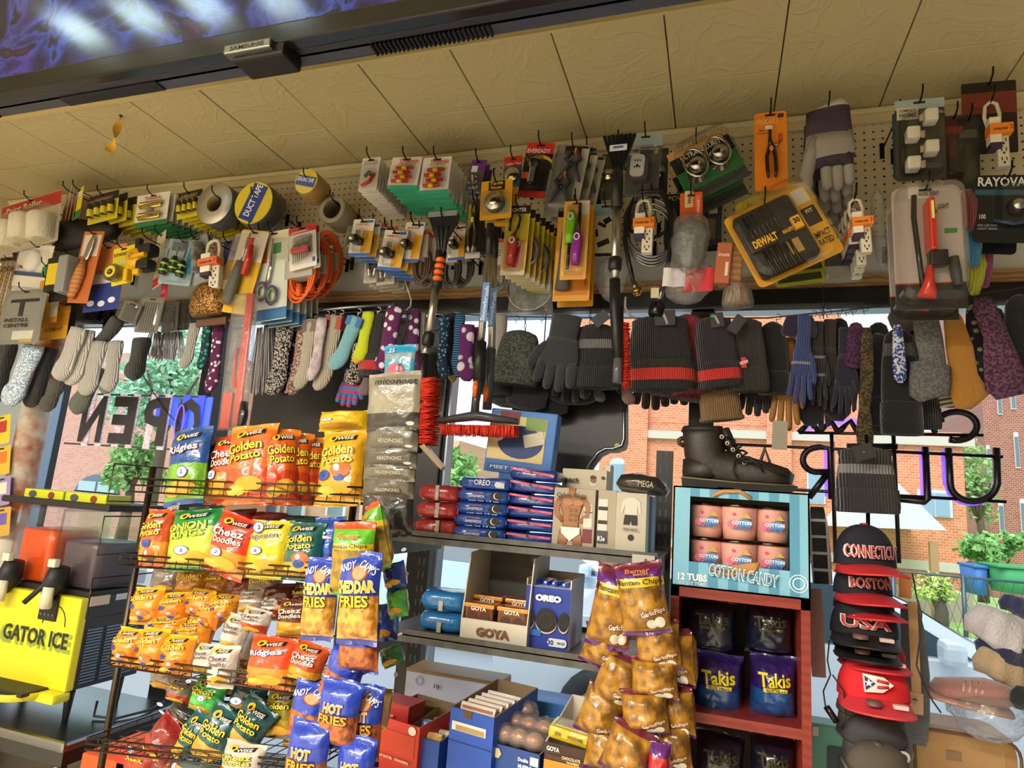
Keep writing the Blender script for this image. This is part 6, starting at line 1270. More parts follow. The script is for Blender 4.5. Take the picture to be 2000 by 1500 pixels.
hat('black ribbed knit cuff with a bright red stripe left of the purple dotted socks',(742,612,726,736,48),YR-.09,'#16171a',cl='#d8222a',cuff=.34,top=.6,ribs=16)
glove('blue and pink striped fuzzy glove dangling above the yellow chip bag',(690,722,674,798,50),YR+.02,'#2a8ac0',kind='stripe',col2='#c83a78')
# mitten-like dark pieces filling behind the grey beanie
for k,(f,c_,lb)in enumerate((((1040,700,1024,800,80),'#25262c','dark mitten hanging behind the grey-green cable beanie'),((1000,720,990,796,70),'#2c2f33','dark knit mitten beneath the grey felt slipper sock'),((1082,720,1072,812,70),'#1c1d24','black mitten beneath the dark grey glove'))):
    soft('mitten',lb,f,YR+.02+.02*k,hang,c_,'fuzz',cat='mitten',seed=k+2)
for k,px in enumerate((520,508,300,322,342)):
    lb=['white shredded fluffy duster strands left of the marled sock','pale fluffy strands behind the scissors packs','white lace bundle under the first cable tie bag','white lace bundle under the second cable tie bag','white lace bundle left of the pleated sock'][k]
    m,W,H=fr(px+4,640+(k>1)*8,px-2,(770 if k<2 else 705),34,YR-.02+.01*k);rt=empty('lace_bundle',lb,'laces',m)
    def lf(m_):
        rnd=random.Random(k)
        for j in range(26):
            x=rnd.uniform(-.4,.4)*W;y=rnd.uniform(-.01,.01);m_.tube([(x*.5,y,.5*H),(x,y*1.4,0),(x*1.3+rnd.uniform(-.003,.003),y,-.5*H+rnd.uniform(0,.02))],.002,M(['#c9c5cc','#a8a2ac'][j%2],'fuzz'),n=4)
    tag(part(rt,'strands',lf),kind='stuff')
# small ring hooks on the wire
rnd=random.Random(4)
for k,px in enumerate([600,618,640,652,668,702,740,870,905,1010,1060,1272,1316,1360,1520,1590,1604,1618,1640,1655,1668,1690]):
    yy=618-.075*(px-560)if px<800 else(603+.094*(px-800)if px<960 else(621 if px<1500 else 621-.1*(px-1500)))
    c=P(px,yy,YR);m_=MB();wh=px<750
    m_.tube([(.0075*math.sin(t),0,.008*math.cos(t))for t in[i*math.pi/6-.6 for i in range(10)]]+[(-.002,0,-.018)],.0018 if wh else.001,M('#e8e8ea' if wh else '#4a4640','gloss'),n=5)
    o=m_.build('ring_hook');o.location=c;tag(o,('white plastic' if wh else 'thin wire')+' ring hook on the hanging wire, '+ORD[k%7]+' of the '+('sock part' if wh else('glove part' if px<1500 else 'right-hand hat part')),'hook','ring hooks on the wire')
# white string tied on the wire
m_=MB();m_.tube([P(790,545,1.84),P(803,585,1.85),P(802,598,YR),P(794,606,YR)],.0028,M('#c8c2b4','fuzz'));tag(m_.build('tie_string'),'knotted pale string above the purple dotted socks','string')
m_=MB();m_.tube([P(1222,580,1.84),P(1221,600,1.84),P(1232,618,YR-.01),P(1246,624,YR)],.0035,M('#b8ac98','fuzz'));tag(m_.build('tie_string'),'frayed pale string tied to the wire left of the large black beanie','string')
# ================================================================ window boards and signs
m_=MB();a=P(488,800,2.05);b=P(872,800,2.05);z1=P(700,625,2.05).z;z0=P(700,978,2.05).z
m_.box((a.x+b.x)/2,2.065,(z0+z1)/2,b.x-a.x,.012,z1-z0,M('#141519',rough=.5));tag(m_.build('black_board'),'large black board covering the window behind the chip rack','board')
YB=2.0
m_=MB();pts=[P(x,y,YB)for x,y in((1000,690),(1226,690),(1226,865),(1222,878),(1205,884),(1190,884),(1175,892),(1160,912),(1150,935),(1000,930))]
rt=empty('sign_back_panel','black cut-corner sign back panel with a silver outline in the centre window','sign panel',Matrix.Translation((pts[0].x,YB,pts[0].z)))
L_=[(p.x-pts[0].x,p.z-pts[0].z)for p in pts]
part(rt,'panel',lambda m_:m_.plate(L_[::-1],0,.02,M('#111317',rough=.4)))
part(rt,'silver_edge',lambda m_:m_.tube([(x-.012,-.004,z+.012)for x,z in L_[1:9]],.0045,M('#a9b4c0','metal',rough=.3)))
for px in(1060,1200):u0=P(px,690,YB)-pts[0];part(rt,'suspension_wire',lambda m_:m_.tube([(u0.x,.01,u0.z),(u0.x,.01,Z(600)-pts[0].z)],.002,HK))
yb=P(1206,871,YB)-pts[0];part(rt,'yellow_dot',lambda m_:m_.disc(yb.x,yb.z,.008,.008,-.006,M('#d8d060'),t=.004))
# mirrored OPEN sign
YO=1.98;c=P(272,822,YO);rt=empty('open_sign','OPEN sign seen mirrored from behind in the left window','sign',Matrix.Translation(c));W=(P(392,822,YO)-P(145,822,YO)).length;H=(P(270,768,YO)-P(270,874,YO)).length
def px_mat():
    m,N,L,B=new_mat('led_pixels');g=N.new('ShaderNodeTexCoord');br=N.new('ShaderNodeTexBrick');br.inputs['Scale'].default_value=60;br.inputs['Color1'].default_value=lin('#f07890');br.inputs['Color2'].default_value=lin('#e8f0f0');br.inputs['Mortar'].default_value=lin('#4a90a0');br.inputs['Mortar Size'].default_value=.03
    sp=N.new('ShaderNodeSeparateXYZ');cb=N.new('ShaderNodeCombineXYZ');L.new(g.outputs['Object'],sp.inputs[0]);L.new(sp.outputs[0],cb.inputs[0]);L.new(sp.outputs[2],cb.inputs[1]);L.new(cb.outputs[0],br.inputs['Vector'])
    L.new(br.outputs[0],B.inputs['Base Color']);L.new(br.outputs[0],B.inputs['Emission Color']);B.inputs['Emission Strength'].default_value=.55;return m
PXM=px_mat()
part(rt,'letters',lambda m_:[m_.text(ch,(-.375+.25*i)*W,0,.19*W,H*.86,-.004,M('#34323a'),0,mirror=True,bold=.04)for i,ch in enumerate('NEPO')])
part(rt,'led_strips',lambda m_:[m_.box((-.42+.25*i+dx)*W,.006,0,.05*W,.006,H*.98,PXM if i<3 else M('#3c50e0',emit=.9))for i in range(4)for dx in(0,.11)])
part(rt,'blue_panel',lambda m_:(m_.box(.16*W,.014,.2*H,.2*W,.004,.5*H,M('#3c5cf0',emit=.8)),m_.box(.4*W,.014,.12*H,.22*W,.004,.7*H,M('#4a66f4',emit=.8))))
part(rt,'frame_bar',lambda m_:(m_.box(.02*W,.012,.47*H,W*.9,.008,.03*H,M('#4a4650')),m_.box(-.05*W,.012,-.47*H,W*1.1,.008,.03*H,M('#4a4650'))))
part(rt,'purple_loop',lambda m_:m_.tube([((.33+.03*math.cos(t))*W,-.014,.3*H*math.sin(t))for t in[i*math.pi/12 for i in range(24)]],.003,M('#8a6ae0',emit=.6),close=True))
part(rt,'power_wire',lambda m_:m_.tube([(-.05*W,-.008,.9*H),(.2*W,-.01,.2*H),(.36*W,-.012,-.1*H),(.4*W,-.01,-.6*H)],.002,M('#202024')))
# mirrored neon letters in the right window
YN=1.98;NB=M('#120b14','gloss',rough=.35);c=P(1700,880,YN);rt=empty('neon_sign','dark neon sign seen mirrored from behind, large letters ULTRA under a script line','sign',Matrix.Translation(c))
def q(px,py,dy=0):v=P(px,py,YN+dy)-c;return(v.x,v.y,v.z)
def stroke(m_,pts,r=.009):m_.tube([q(*p)for p in pts],r,NB,n=10)
def arcp(cx,cy,rx,ry,a0,a1,n=12):return[(cx+rx*math.cos(R(a0+(a1-a0)*i/n)),cy+ry*math.sin(R(a0+(a1-a0)*i/n)))for i in range(n+1)]
part(rt,'letter_u',lambda m_:stroke(m_,[(1946,875),(1948,945)]+arcp(1901,945,45,34,0,180)[1:]+[(1852,875)]))
part(rt,'letter_l',lambda m_:stroke(m_,[(1807,873),(1812,975),(1806,980),(1752,974)]))
part(rt,'letter_t',lambda m_:(stroke(m_,[(1654,872),(1752,872)]),stroke(m_,[(1690,880),(1692,960)])))
part(rt,'letter_r',lambda m_:(stroke(m_,[(1624,975),(1622,875),(1600,873)]+arcp(1596,898,28,24,-95,-260,10)+[(1618,922)]),stroke(m_,[(1618,922),(1580,972)])))
part(rt,'letter_a',lambda m_:(stroke(m_,[(1528,975),(1494,876),(1460,975)]),stroke(m_,[(1480,940),(1510,940)])))
part(rt,'script_capital',lambda m_:stroke(m_,[(1838,825),(1836,812)]+arcp(1868,832,40,28,-150,110,18)))
part(rt,'script_letters',lambda m_:[stroke(m_,[(1560+38*k,845),(1570+38*k,836),(1585+38*k,822),(1600+38*k,846)],.008)for k in range(7)])
part(rt,'cross_bar',lambda m_:(stroke(m_,[(1440,868),(1958,892)],.0045),stroke(m_,[(1440,950),(1965,980)],.0045),stroke(m_,[(1560,845),(1920,850)],.0045),stroke(m_,[(1825,790),(1885,795)],.0045)))
part(rt,'support_post',lambda m_:(stroke(m_,[(1624,845),(1632,1090)],.0055),stroke(m_,[(1744,830),(1756,1100)],.0055)))
part(rt,'purple_tube',lambda m_:(m_.tube([q(a,b,.022)for a,b in((1800,878),(1804,975))],.007,M('#9a5af0',emit=1.6)),m_.tube([q(a,b,.022)for a,b in[(1842,880),(1846,945)]+arcp(1896,950,46,34,180,20,8)],.006,M('#7a50f0',emit=1.4)),m_.tube([q(a,b,.022)for a,b in((1614,880),(1616,970))],.007,M('#9a5af0',emit=1.6)),m_.tube([q(a,b,.022)for a,b in((1570,838),(1660,822),(1760,828))],.008,M('#b080f0',emit=1.4))))
# ================================================================ metal shelf unit
S1F,S1B=1.5,1.84
za=P(1000,1064,S1F).z;zb_=P(1000,1270,S1F).z;xL=P(752,1050,S1F).x;xR=P(1284,1095,S1F).x
zc=.42
SH=M('#5c5a56','card',col2='#4b4a48',rough=.45)
su=empty('shelf_unit','dark grey metal shelf unit with perforated uprights below the centre window','shelf unit',Matrix.Translation(((xL+xR)/2,1.67,0)));ox,oy=(xL+xR)/2,1.67
def shelf(m_,z,x0,x1):m_.box((x0+x1)/2-ox,(S1F+S1B)/2-oy,z-.0125,x1-x0,S1B-S1F,.003,SH);m_.box((x0+x1)/2-ox,S1F-oy+.0015,z-.014,x1-x0,.003,.03,SH);m_.box((x0+x1)/2-ox,S1B-oy-.0015,z-.014,x1-x0,.003,.03,SH)
zlow_=P(900,1520,1.45).z-.02
for z,nm in((za+.011,''),(zb_+.011,''),(zlow_+.011,'')):part(su,'shelf_board',lambda m_:shelf(m_,z,xL,xR if z>zb_+.1 else xR))
part(su,'bottom_shelf_deck',lambda m_:m_.box(0,1.6-oy,zlow_-.02,xR-xL,.5,.02,SH))
for px,yb_,tp in((818,S1B,za),(1290,S1B,P(1290,880,S1B).z)):
    X=P(px,1150,yb_).x
    def up(m_):
        m_.box(X-ox,yb_-oy+.02,tp/2,.045,.03,tp,M('#17181b',rough=.4))
        for k in range(int(tp/.04)):m_.box(X-ox-.008,yb_-oy+.0045,.03+.04*k,.006,.002,.02,M('#4a4e55'));m_.box(X-ox+.008,yb_-oy+.0045,.03+.04*k,.006,.002,.02,M('#4a4e55'))
    part(su,'upright',up)
for xx in(xL+.01,xR-.01):
    for z in(za,zb_):part(su,'shelf_bracket',lambda m_:m_.box(xx-ox,0,z-.03,.004,S1B-S1F,.05,SH))
part(su,'price_clip',lambda m_:(m_.box(xR-.03-ox,S1F-oy-.006,za-.008,.05,.006,.028,M('#b8b4aa','gloss')),m_.box(xR-.03-ox,S1F-oy-.004,za-.05,.042,.005,.05,M('#3a3a3c'))))
for k in range(2):
    part(su,'front_foot',lambda m_:m_.box([-1,1][k]*(xR-xL)/2*.98,.0,(zlow_-.03)/2,.04,.4,zlow_-.03,SH))
def box3(name,label,cat,f,Y,D,front,side=None,top=None,zones=(),texts=(),blobs=(),group=None,yaw=0,bev=.002,extra=None,upright=True,base=None):
    m,W,H=fr(*f,Y,yaw)
    if upright:
        loc=m.translation.copy();m=Matrix.Translation(loc)@Matrix.Rotation(R(yaw),4,'Z')
    if base is not None:H=2*(m.translation.z-base)if False else H;m.translation.z=base+H/2
    rt=empty(name,label,cat,m,group)
    def bx_(m_):
        m_.box(0,D/2,0,W,D,H,M(side or front,'card'),bev=bev);m_.rect(0,0,W*.985,H*.985,-.0012,M(front,'card'),t=.001)
        if top:m_.box(0,D/2,H/2,W*.98,D*.98,.002,M(top,'card'))
    part(rt,'carton',bx_)
    if zones or texts or blobs:
        def pr(m_):
            for k,zn in enumerate(zones):m_.rect(zn[0]*W,zn[1]*H,zn[2]*W,zn[3]*H,-.0022-.0002*k,M(zn[4]),zn[5]if len(zn)>5 else 0)
            for k,bl in enumerate(blobs):m_.disc(bl[0]*W,bl[1]*H,bl[2]*W,bl[3]*H,-.0052-.0003*k,M(bl[4]),28)
            for t in texts:m_.text(t[0],t[1]*W,t[2]*H,t[3]*W,t[4]*H,-.0105-(.0004 if len(t)<8 else.0),M(t[5]),t[6]if len(t)>6 else 0,bold=.03)
        part(rt,'print',pr)
    if extra:extra(rt,W,H,D)
    return rt,W,H
ZS1,ZS2=za,zb_
def soft_pack(name,label,cat,f,Y,D,cols,kind='foil',group=None,texts=(),blobs=(),base=None,zones=(),crimp=None,endc=None):
    """cookie sleeve: rounded box with twisted, crimped ends"""
    m,W,H=fr(*f,Y);m=Matrix.Translation(m.translation);
    if base is not None:m.translation.z=base+H/2
    rt=empty(name,label,cat,m,group);c1=M(cols[0],kind);sd=hash_(label)
    part(rt,'wrapper',lambda m_:m_.limb([(-.5*W,0,D/2),(-.47*W,0,D/2),(-.42*W,0,D/2),(-.2*W,0,D/2),(0,0,D/2),(.2*W,0,D/2),(.42*W,0,D/2),(.47*W,0,D/2),(.5*W,0,D/2)][::1],[.16*H,.42*H,.49*H,.5*H,.49*H,.5*H,.49*H,.4*H,.14*H],[D*.3,D*.42,D*.48,D*.5,D*.49,D*.5,D*.48,D*.42,D*.3],c1,n=26,sq=.55,seed=sd))
    for s_ in(-.5,.5):part(rt,'crimped_end',lambda m_:m_.box(s_*W,D/2,0,.03*W,D*.8,H*.34,M(cols[-1],kind),bev=.002))
    if zones or texts or blobs:
        def pr(m_):
            for k,zn in enumerate(zones):m_.rect(zn[0]*W,zn[1]*H,zn[2]*W,zn[3]*H,-.0022-.0003*k,M(zn[4],kind),zn[5]if len(zn)>5 else 0,t=.003)
            for k,bl in enumerate(blobs):m_.disc(bl[0]*W,bl[1]*H,bl[2]*W,bl[3]*H,-.0035-.0003*k,M(bl[4]),18)
            for t in texts:m_.text(t[0],t[1]*W,t[2]*H,t[3]*W,t[4]*H,-.005,M(t[5]),bold=.02)
        part(rt,'print',pr)
    return rt
# red snack packs, three stacked
g='red snack packs stacked on the upper shelf'
m,W,H1=fr(845,1005,845,1042,80,1.52)
for k in range(3):
    soft_pack('snack_pack',['bottom red snack pack of the stack at the left end of the upper shelf','middle red snack pack of the stack on the upper shelf','top red snack pack of the stack on the upper shelf'][k],'snack pack',(846+k,1010,846+k,1044,82-2*k),1.53,.12,['#c03a3c','#d04a48'],group=g,base=ZS1+k*(H1-.003),zones=[(.1-.05*k,0,.09,.86,'#b8b0a8')])
g='blue sandwich cookie packs stacked on the upper shelf'
m,W,H1=fr(935,1030,935,1056,100,1.52)
NM=['bottom','second','third','fourth','top']
for k in range(5):
    soft_pack('cookie_pack',NM[k]+' blue cookie pack of the left stack'+(', marked OREO' if k==4 else ', showing SANDWICH and a cookie'),'cookies',(932+1.2*k,1029,932+1.2*k,1056,100),1.53,.09,['#2450a8','#1c3f90'],group=g,base=ZS1+k*(H1-.001),
              texts=[('SANDWICH',-.1,-.04,.3,.2,'#e4e8f4'),('COOKIES',-.1,.22,.26,.1,'#d86a7a'),('net wt 14 oz',.05,-.36,.6,.12,'#b8c4e0')]if k<4 else[('OREO',-.02,.06,.32,.42,'#e8edf6')],
              blobs=[(.25,0,.09,.3,'#1a1614'),(.31,.04,.08,.26,'#e8e4dc'),(.33,.06,.08,.26,'#1d1917')]if k<4 else[(.3,-.05,.08,.2,'#d8dce4')],zones=[]if k<4 else[(.33,-.08,.16,.4,'#c8ccd4')])
m,W,H2=fr(1030,1030,1030,1055,98,1.55)
for k in range(6):
    soft_pack('cookie_pack',['bottom','second','third','fourth','fifth','top'][k]+' blue cookie pack with pink-red edging, right stack of the upper shelf','cookies',(1032,1034,1032,1058,96),1.55,.1,['#1d3f94','#16337c'],group=g,base=ZS1+k*(H2+.0005),zones=[(0,.22,.9,.2,'#d03a60',-.03-.02*k),(-.02,.2,.06,.22,'#3a2020')])
# underwear boxes
def torso(rt,W,H,D):
    sk=M('#a06c48')
    def pr(m_):
        y=-.0035
        lb=lambda pts,rs:m_.limb([(x*W,z*H)for x,z in pts],[r*W for r in rs],[.0006]*len(pts),sk,n=10,off=(-.06*W,y+.0016,0))
        lb([(0,.5),(0,.4),(0,.34),(0,.2),(0,.05),(0,-.1),(0,-.16)],[.09,.08,.26,.27,.2,.19,.22]);lb([(-.25,.33),(-.36,.2),(-.33,.06),(-.18,-.06)],[.07,.08,.07,.05]);lb([(.25,.33),(.4,.2),(.38,.06),(.2,-.06)],[.07,.08,.07,.05])
        for s_ in(-1,1):lb([(s_*.12,-.18),(s_*.17,-.34),(s_*.2,-.5)],[.13,.12,.1])
        m_.plate([(x*W,z*H)for x,z in((-.27,-.24),(-.1,-.34),(-.06,-.37),(-.02,-.34),(.16,-.24),(.17,-.14),(-.29,-.14))],y-.0012,y-.0004,M('#ece8e2'))
        for i in range(3):
            for s_ in(-.08,.04):m_.disc((s_-.0)*W,(.14-.08*i)*H,.045*W,.028*H,y-.0008,M('#8a5a3a'),12)
        for s_ in(-.13,.1):m_.disc(s_*W,.26*H,.12*W,.05*H,y-.0008,M('#b07c54'),16)
    part(rt,'figure_print',pr)
wallb=lambda*a,**k:box3(*a,**k)
wallb('underwear_box','underwear box showing a torso in white briefs, reading Calvin Klein','underwear box',(1122,948,1119,1068,82),1.53,.05,'#a89c88',base=ZS1,texts=[('Calvin Klein',-.06,.38,.7,.07,'#3a342c')],zones=[(.34,.04,.2,.42,'#b8bcb4'),(.34,.12,.2,.02,'#4a4c48'),(.34,-.26,.22,.22,'#7c2a3c'),(.34,-.05,.2,.14,'#d8d4ca')],extra=torso)
wallb('underwear_box','narrow beige box with a window of folded cloth, right of the torso box','underwear box',(1186,952,1183,1074,36),1.535,.05,'#a89c88',base=ZS1,zones=[(-.2,.1,.5,.5,'#d8d4ca'),(-.2,.2,.5,.06,'#2a2a2c'),(-.2,-.02,.5,.06,'#2a2a2c'),(-.2,-.26,.6,.2,'#4a4a50')],texts=[('Kle',-.2,-.28,.4,.08,'#dcdcdc')])
def shirt(rt,W,H,D):
    part(rt,'figure_print',lambda m_:(m_.plate([(x*W,z*H)for x,z in((-.1,.42),(.1,.42),(.28,.36),(.34,.16),(.26,.16),(.2,.3),(.2,.12),(-.2,.12),(-.2,.3),(-.28,.16),(-.34,.16),(-.28,.36))][::-1],-.003,-.002,M('#d2ccbe')),m_.plate([(x*W,z*H)for x,z in((-.2,.14),(.2,.14),(.22,-.02),(.04,-.02),(0,.06),(-.04,-.02),(-.24,-.02))][::-1],-.0036,-.0028,M('#1c1c20')),m_.disc(.02*W,-.22*H,.1*W,.05*H,-.0034,M('#1c1c20'))))
wallb('underwear_box','tall beige box reading CREW NECK with a black boxer figure','underwear box',(1234,958,1230,1080,60),1.53,.06,'#bdb4a2',base=ZS1,texts=[('CREW NECK',0,-.09,.5,.04,'#3a3630')],extra=shirt)
wallb('underwear_box','cream box reading pact standing behind the torso box','underwear box',(1140,912,1137,1064,88),1.66,.05,'#d6ccb4',base=ZS1,texts=[('pact',-.26,.34,.3,.09,'#1c1a18')],blobs=[(.2,.37,.06,.04,'#a8704c'),(.2,.4,.065,.025,'#5a3a24'),(.42,.4,.04,.02,'#4a4a44')],zones=[(.2,.31,.14,.05,'#e6e2d8')])
wallb('thin_box','thin blue box edge at the right end of the upper shelf','box',(1268,968,1264,1082,14),1.62,.1,'#7c98bc',base=ZS1)
wallb('folded_card','white folded card standing behind the crew neck box','card',(1186,900,1183,1062,10),1.74,.06,'#dcdcd4',base=ZS1)
m,W,H=fr(1248,925,1250,966,100,1.5);rt=empty('cookie_pack','dark brown glossy bag lying on top of the crew neck box','cookies',m)
part(rt,'wrapper',lambda m_:(m_.limb([(-.5*W,.1*H),(-.4*W,.12*H),(-.1*W,.1*H),(.3*W,-.1*H),(.42*W,-.3*H),(.5*W,-.45*H)],[.1*H,.42*H,.5*H,.46*H,.3*H,.2*H],[.02,.04,.045,.04,.03,.02],M('#2e2820','foil'),n=20,seed=7,off=(0,.05,0)),))
part(rt,'print',lambda m_:m_.text('MEGA',.12*W,.0,.3*W,.3*H,.003,M('#a89c84'),-.15))
m,W,H=fr(1016,800,1008,926,132,1.64)
rt=empty('game_box','upright blue box with a colourful round badge behind the cookie stacks','box',Matrix.Translation(Vector((m.translation.x,1.66,ZS1+.0+6*.03)))@Matrix.Rotation(R(0),4,'X')@Matrix.Rotation(R(4),4,'Y'));rt.location.z=m.translation.z;
part(rt,'carton',lambda m_:m_.box(0,.025,-.0,W,.05,H,M('#3a78c4','card'),bev=.003))
part(rt,'print',lambda m_:(m_.rect(-.06*W,.05*H,.84*W,.7*H,-.0012,M('#e0c88a')),m_.disc(0,.0,.34*W,.26*H,-.002,M('#28407c')),m_.disc(-.36*W,.12*H,.13*W,.14*H,-.0026,M('#f0dcc8')),m_.disc(-.36*W,.1*H,.06*W,.07*H,-.0032,M('#5a8ac8')),m_.rect(-.2*W,.4*H,.3*W,.14*H,-.0022,M('#7c2c34')),m_.rect(.2*W,.3*H,.3*W,.2*H,-.0022,M('#7a9a54')),m_.rect(0,-.42*H,.9*W,.1*H,-.0022,M('#2f62b0')),m_.text('MEET THEM AT',0,-.42*H,.8*W,.05*H,-.0032,M('#e0e8f4')),m_.rect(.2*W,.06*H,.3*W,.2*H,-.0036,M('#cfc9b4'),.3)))
part(rt,'stand_foot',lambda m_:m_.box(0,.02,-H/2-(m.translation.z-H/2-ZS1)/2,.1,.03,max(.01,m.translation.z-H/2-ZS1),M('#2f62b0','card')))
# ---- second shelf
for k in range(2):soft_pack('cookie_pack',['lower','upper'][k]+' bright blue crinkled pack at the left of the second shelf','cookies',(856,1200,856,1240,82),1.56,.12,['#2a7cc0','#2468a8'],group='bright blue packs on the second shelf',base=ZS2+k*.052,zones=[(.02,-.2,.1,.5,'#b8b8a8')])
def goya(rt,W,H,D):
    part(rt,'open_back',lambda m_:m_.box(0,D-.003,.62*H,W,.004,1.3*H,M('#3a3632')))
    part(rt,'side_flap',lambda m_:(m_.plate([(0,0)]*0 or[(W/2-.003,0),(W/2,0),(W/2,.01),(W/2-.003,.01)],0,.001,M('#cfc8b8')),m_.add([(W/2,0,H/2),(W/2,D,H/2),(W/2,D,1.25*H),(W/2+.002,0,H/2),(W/2+.002,D,H/2),(W/2+.002,D,1.25*H)],[(0,1,2),(5,4,3),(0,2,5,3)],M('#d2ccbc','card')),m_.add([(-W/2,0,H/2),(-W/2,D,H/2),(-W/2,D,1.25*H),(-W/2-.002,0,H/2),(-W/2-.002,D,H/2),(-W/2-.002,D,1.25*H)],[(0,2,1),(5,3,4),(0,3,5,2)],M('#d2ccbc','card'))))
m,W,H=fr(964,1212,962,1256,126,1.53)
rt=empty('display_carton','open cream display carton reading GOYA with a tall dark inside back','display carton',Matrix.Translation((m.translation.x,1.53,ZS2)));Hb=(P(1000,1080,1.53)-P(1000,1262,1.53)).length
CR=M('#cfc8b8','card');DK=M('#4a4540')
part(rt,'front_lip',lambda m_:(m_.box(0,.002,H/2,W,.004,H,CR),m_.text('GOYA',0,H*.48,W*.52,H*.42,-.0045,M('#6f4a2c'),bold=.06)))
part(rt,'bottom',lambda m_:m_.box(0,.09,.002,W,.18,.004,CR))
for s_ in(-1,1):part(rt,'side_panel',lambda m_:[m_.add([(s_*W/2,0,0),(s_*W/2,.18,0),(s_*W/2,.18,Hb),(s_*W/2,.03,Hb*.96),(s_*W/2,0,H),(s_*(W/2+.003),0,0),(s_*(W/2+.003),.18,0),(s_*(W/2+.003),.18,Hb),(s_*(W/2+.003),.03,Hb*.96),(s_*(W/2+.003),0,H)],[(0,1,2,3,4),(9,8,7,6,5),(0,4,9,5),(4,3,8,9),(3,2,7,8)],CR)])
part(rt,'back_panel',lambda m_:(m_.box(0,.181,Hb/2,W,.004,Hb,DK),m_.text('GOYA',W*.3,Hb*.9,W*.2,.012,.176,M('#8a8478'))))
ZF=ZS2+H
for k in range(4):
    i,j=k%2,k//2
    mm=Matrix.Translation((m.translation.x-.26*W+.52*W*i,1.536+.06*j,ZS2+.005));hh=H+.032+.012*j
    r2=empty('wafer_pack',['front left gold and brown cookie pack in the cream carton','front right gold and brown cookie pack marked GOYA in the cream carton','back left gold pack standing in the cream carton','back right gold pack standing in the cream carton'][k],'cookies',mm,'gold cookie packs in the cream carton')
    part(r2,'wrapper',lambda m_:(m_.box(0,.022,hh/2,W*.46,.044,hh,M('#6a3418','foil'),bev=.008),m_.box(0,.022,hh-.006,W*.48,.046,.01,M('#e0962c','foil'),bev=.003)))
    part(r2,'print',lambda m_:(m_.text('GOYA',0,hh-.012,W*.24,.011,-.003,M('#f0e4d0'),bold=.04),m_.disc(-.1*W,hh-.034,.05*W*1.6,.011,-.0015,M('#4a2614')),m_.disc(.1*W,hh-.034,.05*W*1.6,.011,-.0015,M('#4a2614'))))
def oreo(rt,W,H,D):
    ck=M('#1b1714','leather')
    part(rt,'open_top',lambda m_:(m_.box(0,D-.002,H/2+.012,W,.003,.024,M('#b8a890','card')),m_.box(W/2-.001,D/2,H/2+.01,.003,D,.02,M('#d8d8dc','card')),m_.box(-W/2+.001,D/2,H/2+.008,.003,D,.016,M('#b8a890','card'))))
    def pr(m_):
        for cx,sc_ in((-.38,.8),(0,1),(.38,.8)):
            rx=.24*W*sc_;
            if cx:rx*=.62
            m_.disc(cx*W,-.06*H,rx,.19*H*sc_,-.006,M('#e8dcc4'),28);m_.disc(cx*W,-.035*H,rx,.19*H*sc_,-.0072,ck,28);m_.ring(cx*W,-.035*H,0 if False else rx*.55,rx*.62,-.0084,-.0076,M('#3a322c'))
            for t in range(16):
                a=t*math.pi/8;m_.disc(cx*W+rx*.82*math.cos(a),-.035*H+.19*H*sc_*.82*math.sin(a),.008*W,.008*H,-.0086,M('#3a322c'),6)
        m_.text('OREO',.02*W,.32*H,.58*W,.11*H,-.0078,M('#f2f4f8'),bold=.08);m_.plate(rrect(.26*W,-.37*H,.42*W,.13*H,.008),-.0064,-.0056,M('#dfe4ea'));m_.text('30',.12*W,-.37*H,.13*W,.08*H,-.0078,M('#1c2c68'));m_.text('PACKS',.35*W,-.37*H,.16*W,.04*H,-.0078,M('#1c2c68'));m_.rect(-.28*W,-.25*H,.36*W,.1*H,-.0062,M('#2a6cc4'))
    part(rt,'cookie_print',pr)
    for k in range(5):part(rt,'sachet',lambda m_:m_.box((-.3+.15*k)*W,D*.4+.01*(k%2),H/2-.004,.13*W,D*.6,.03,M('#2a58c8','foil'),bev=.006,rz=.2*(k%3-1)))
wallb('cookie_box','blue box of cookie packs reading OREO with three black cookies','cookie box',(1070,1152,1066,1274,88),1.56,.16,'#1c3aa0',side='#c8ccd8',base=ZS2,extra=oreo)
m,W,H=fr(1160,1214,1158,1274,40,1.6);rt=empty('snack_tub','small red-lidded tub at the right end of the second shelf','tub',Matrix.Translation((m.translation.x,1.64,ZS2)))
part(rt,'tub',lambda m_:m_.lathe([(0,0),(.5*W*.9,0),(.5*W,H*.85)],[M('#3a4484'),M('#5a2c5c','marl',col2='#8a4a5a',sc=.3)],n=24));part(rt,'lid',lambda m_:m_.lathe([(.53*W,H*.82),(.54*W,H*.9),(.5*W,H*.92),(0,H*.93)],M('#b83a3c','gloss'),n=24))
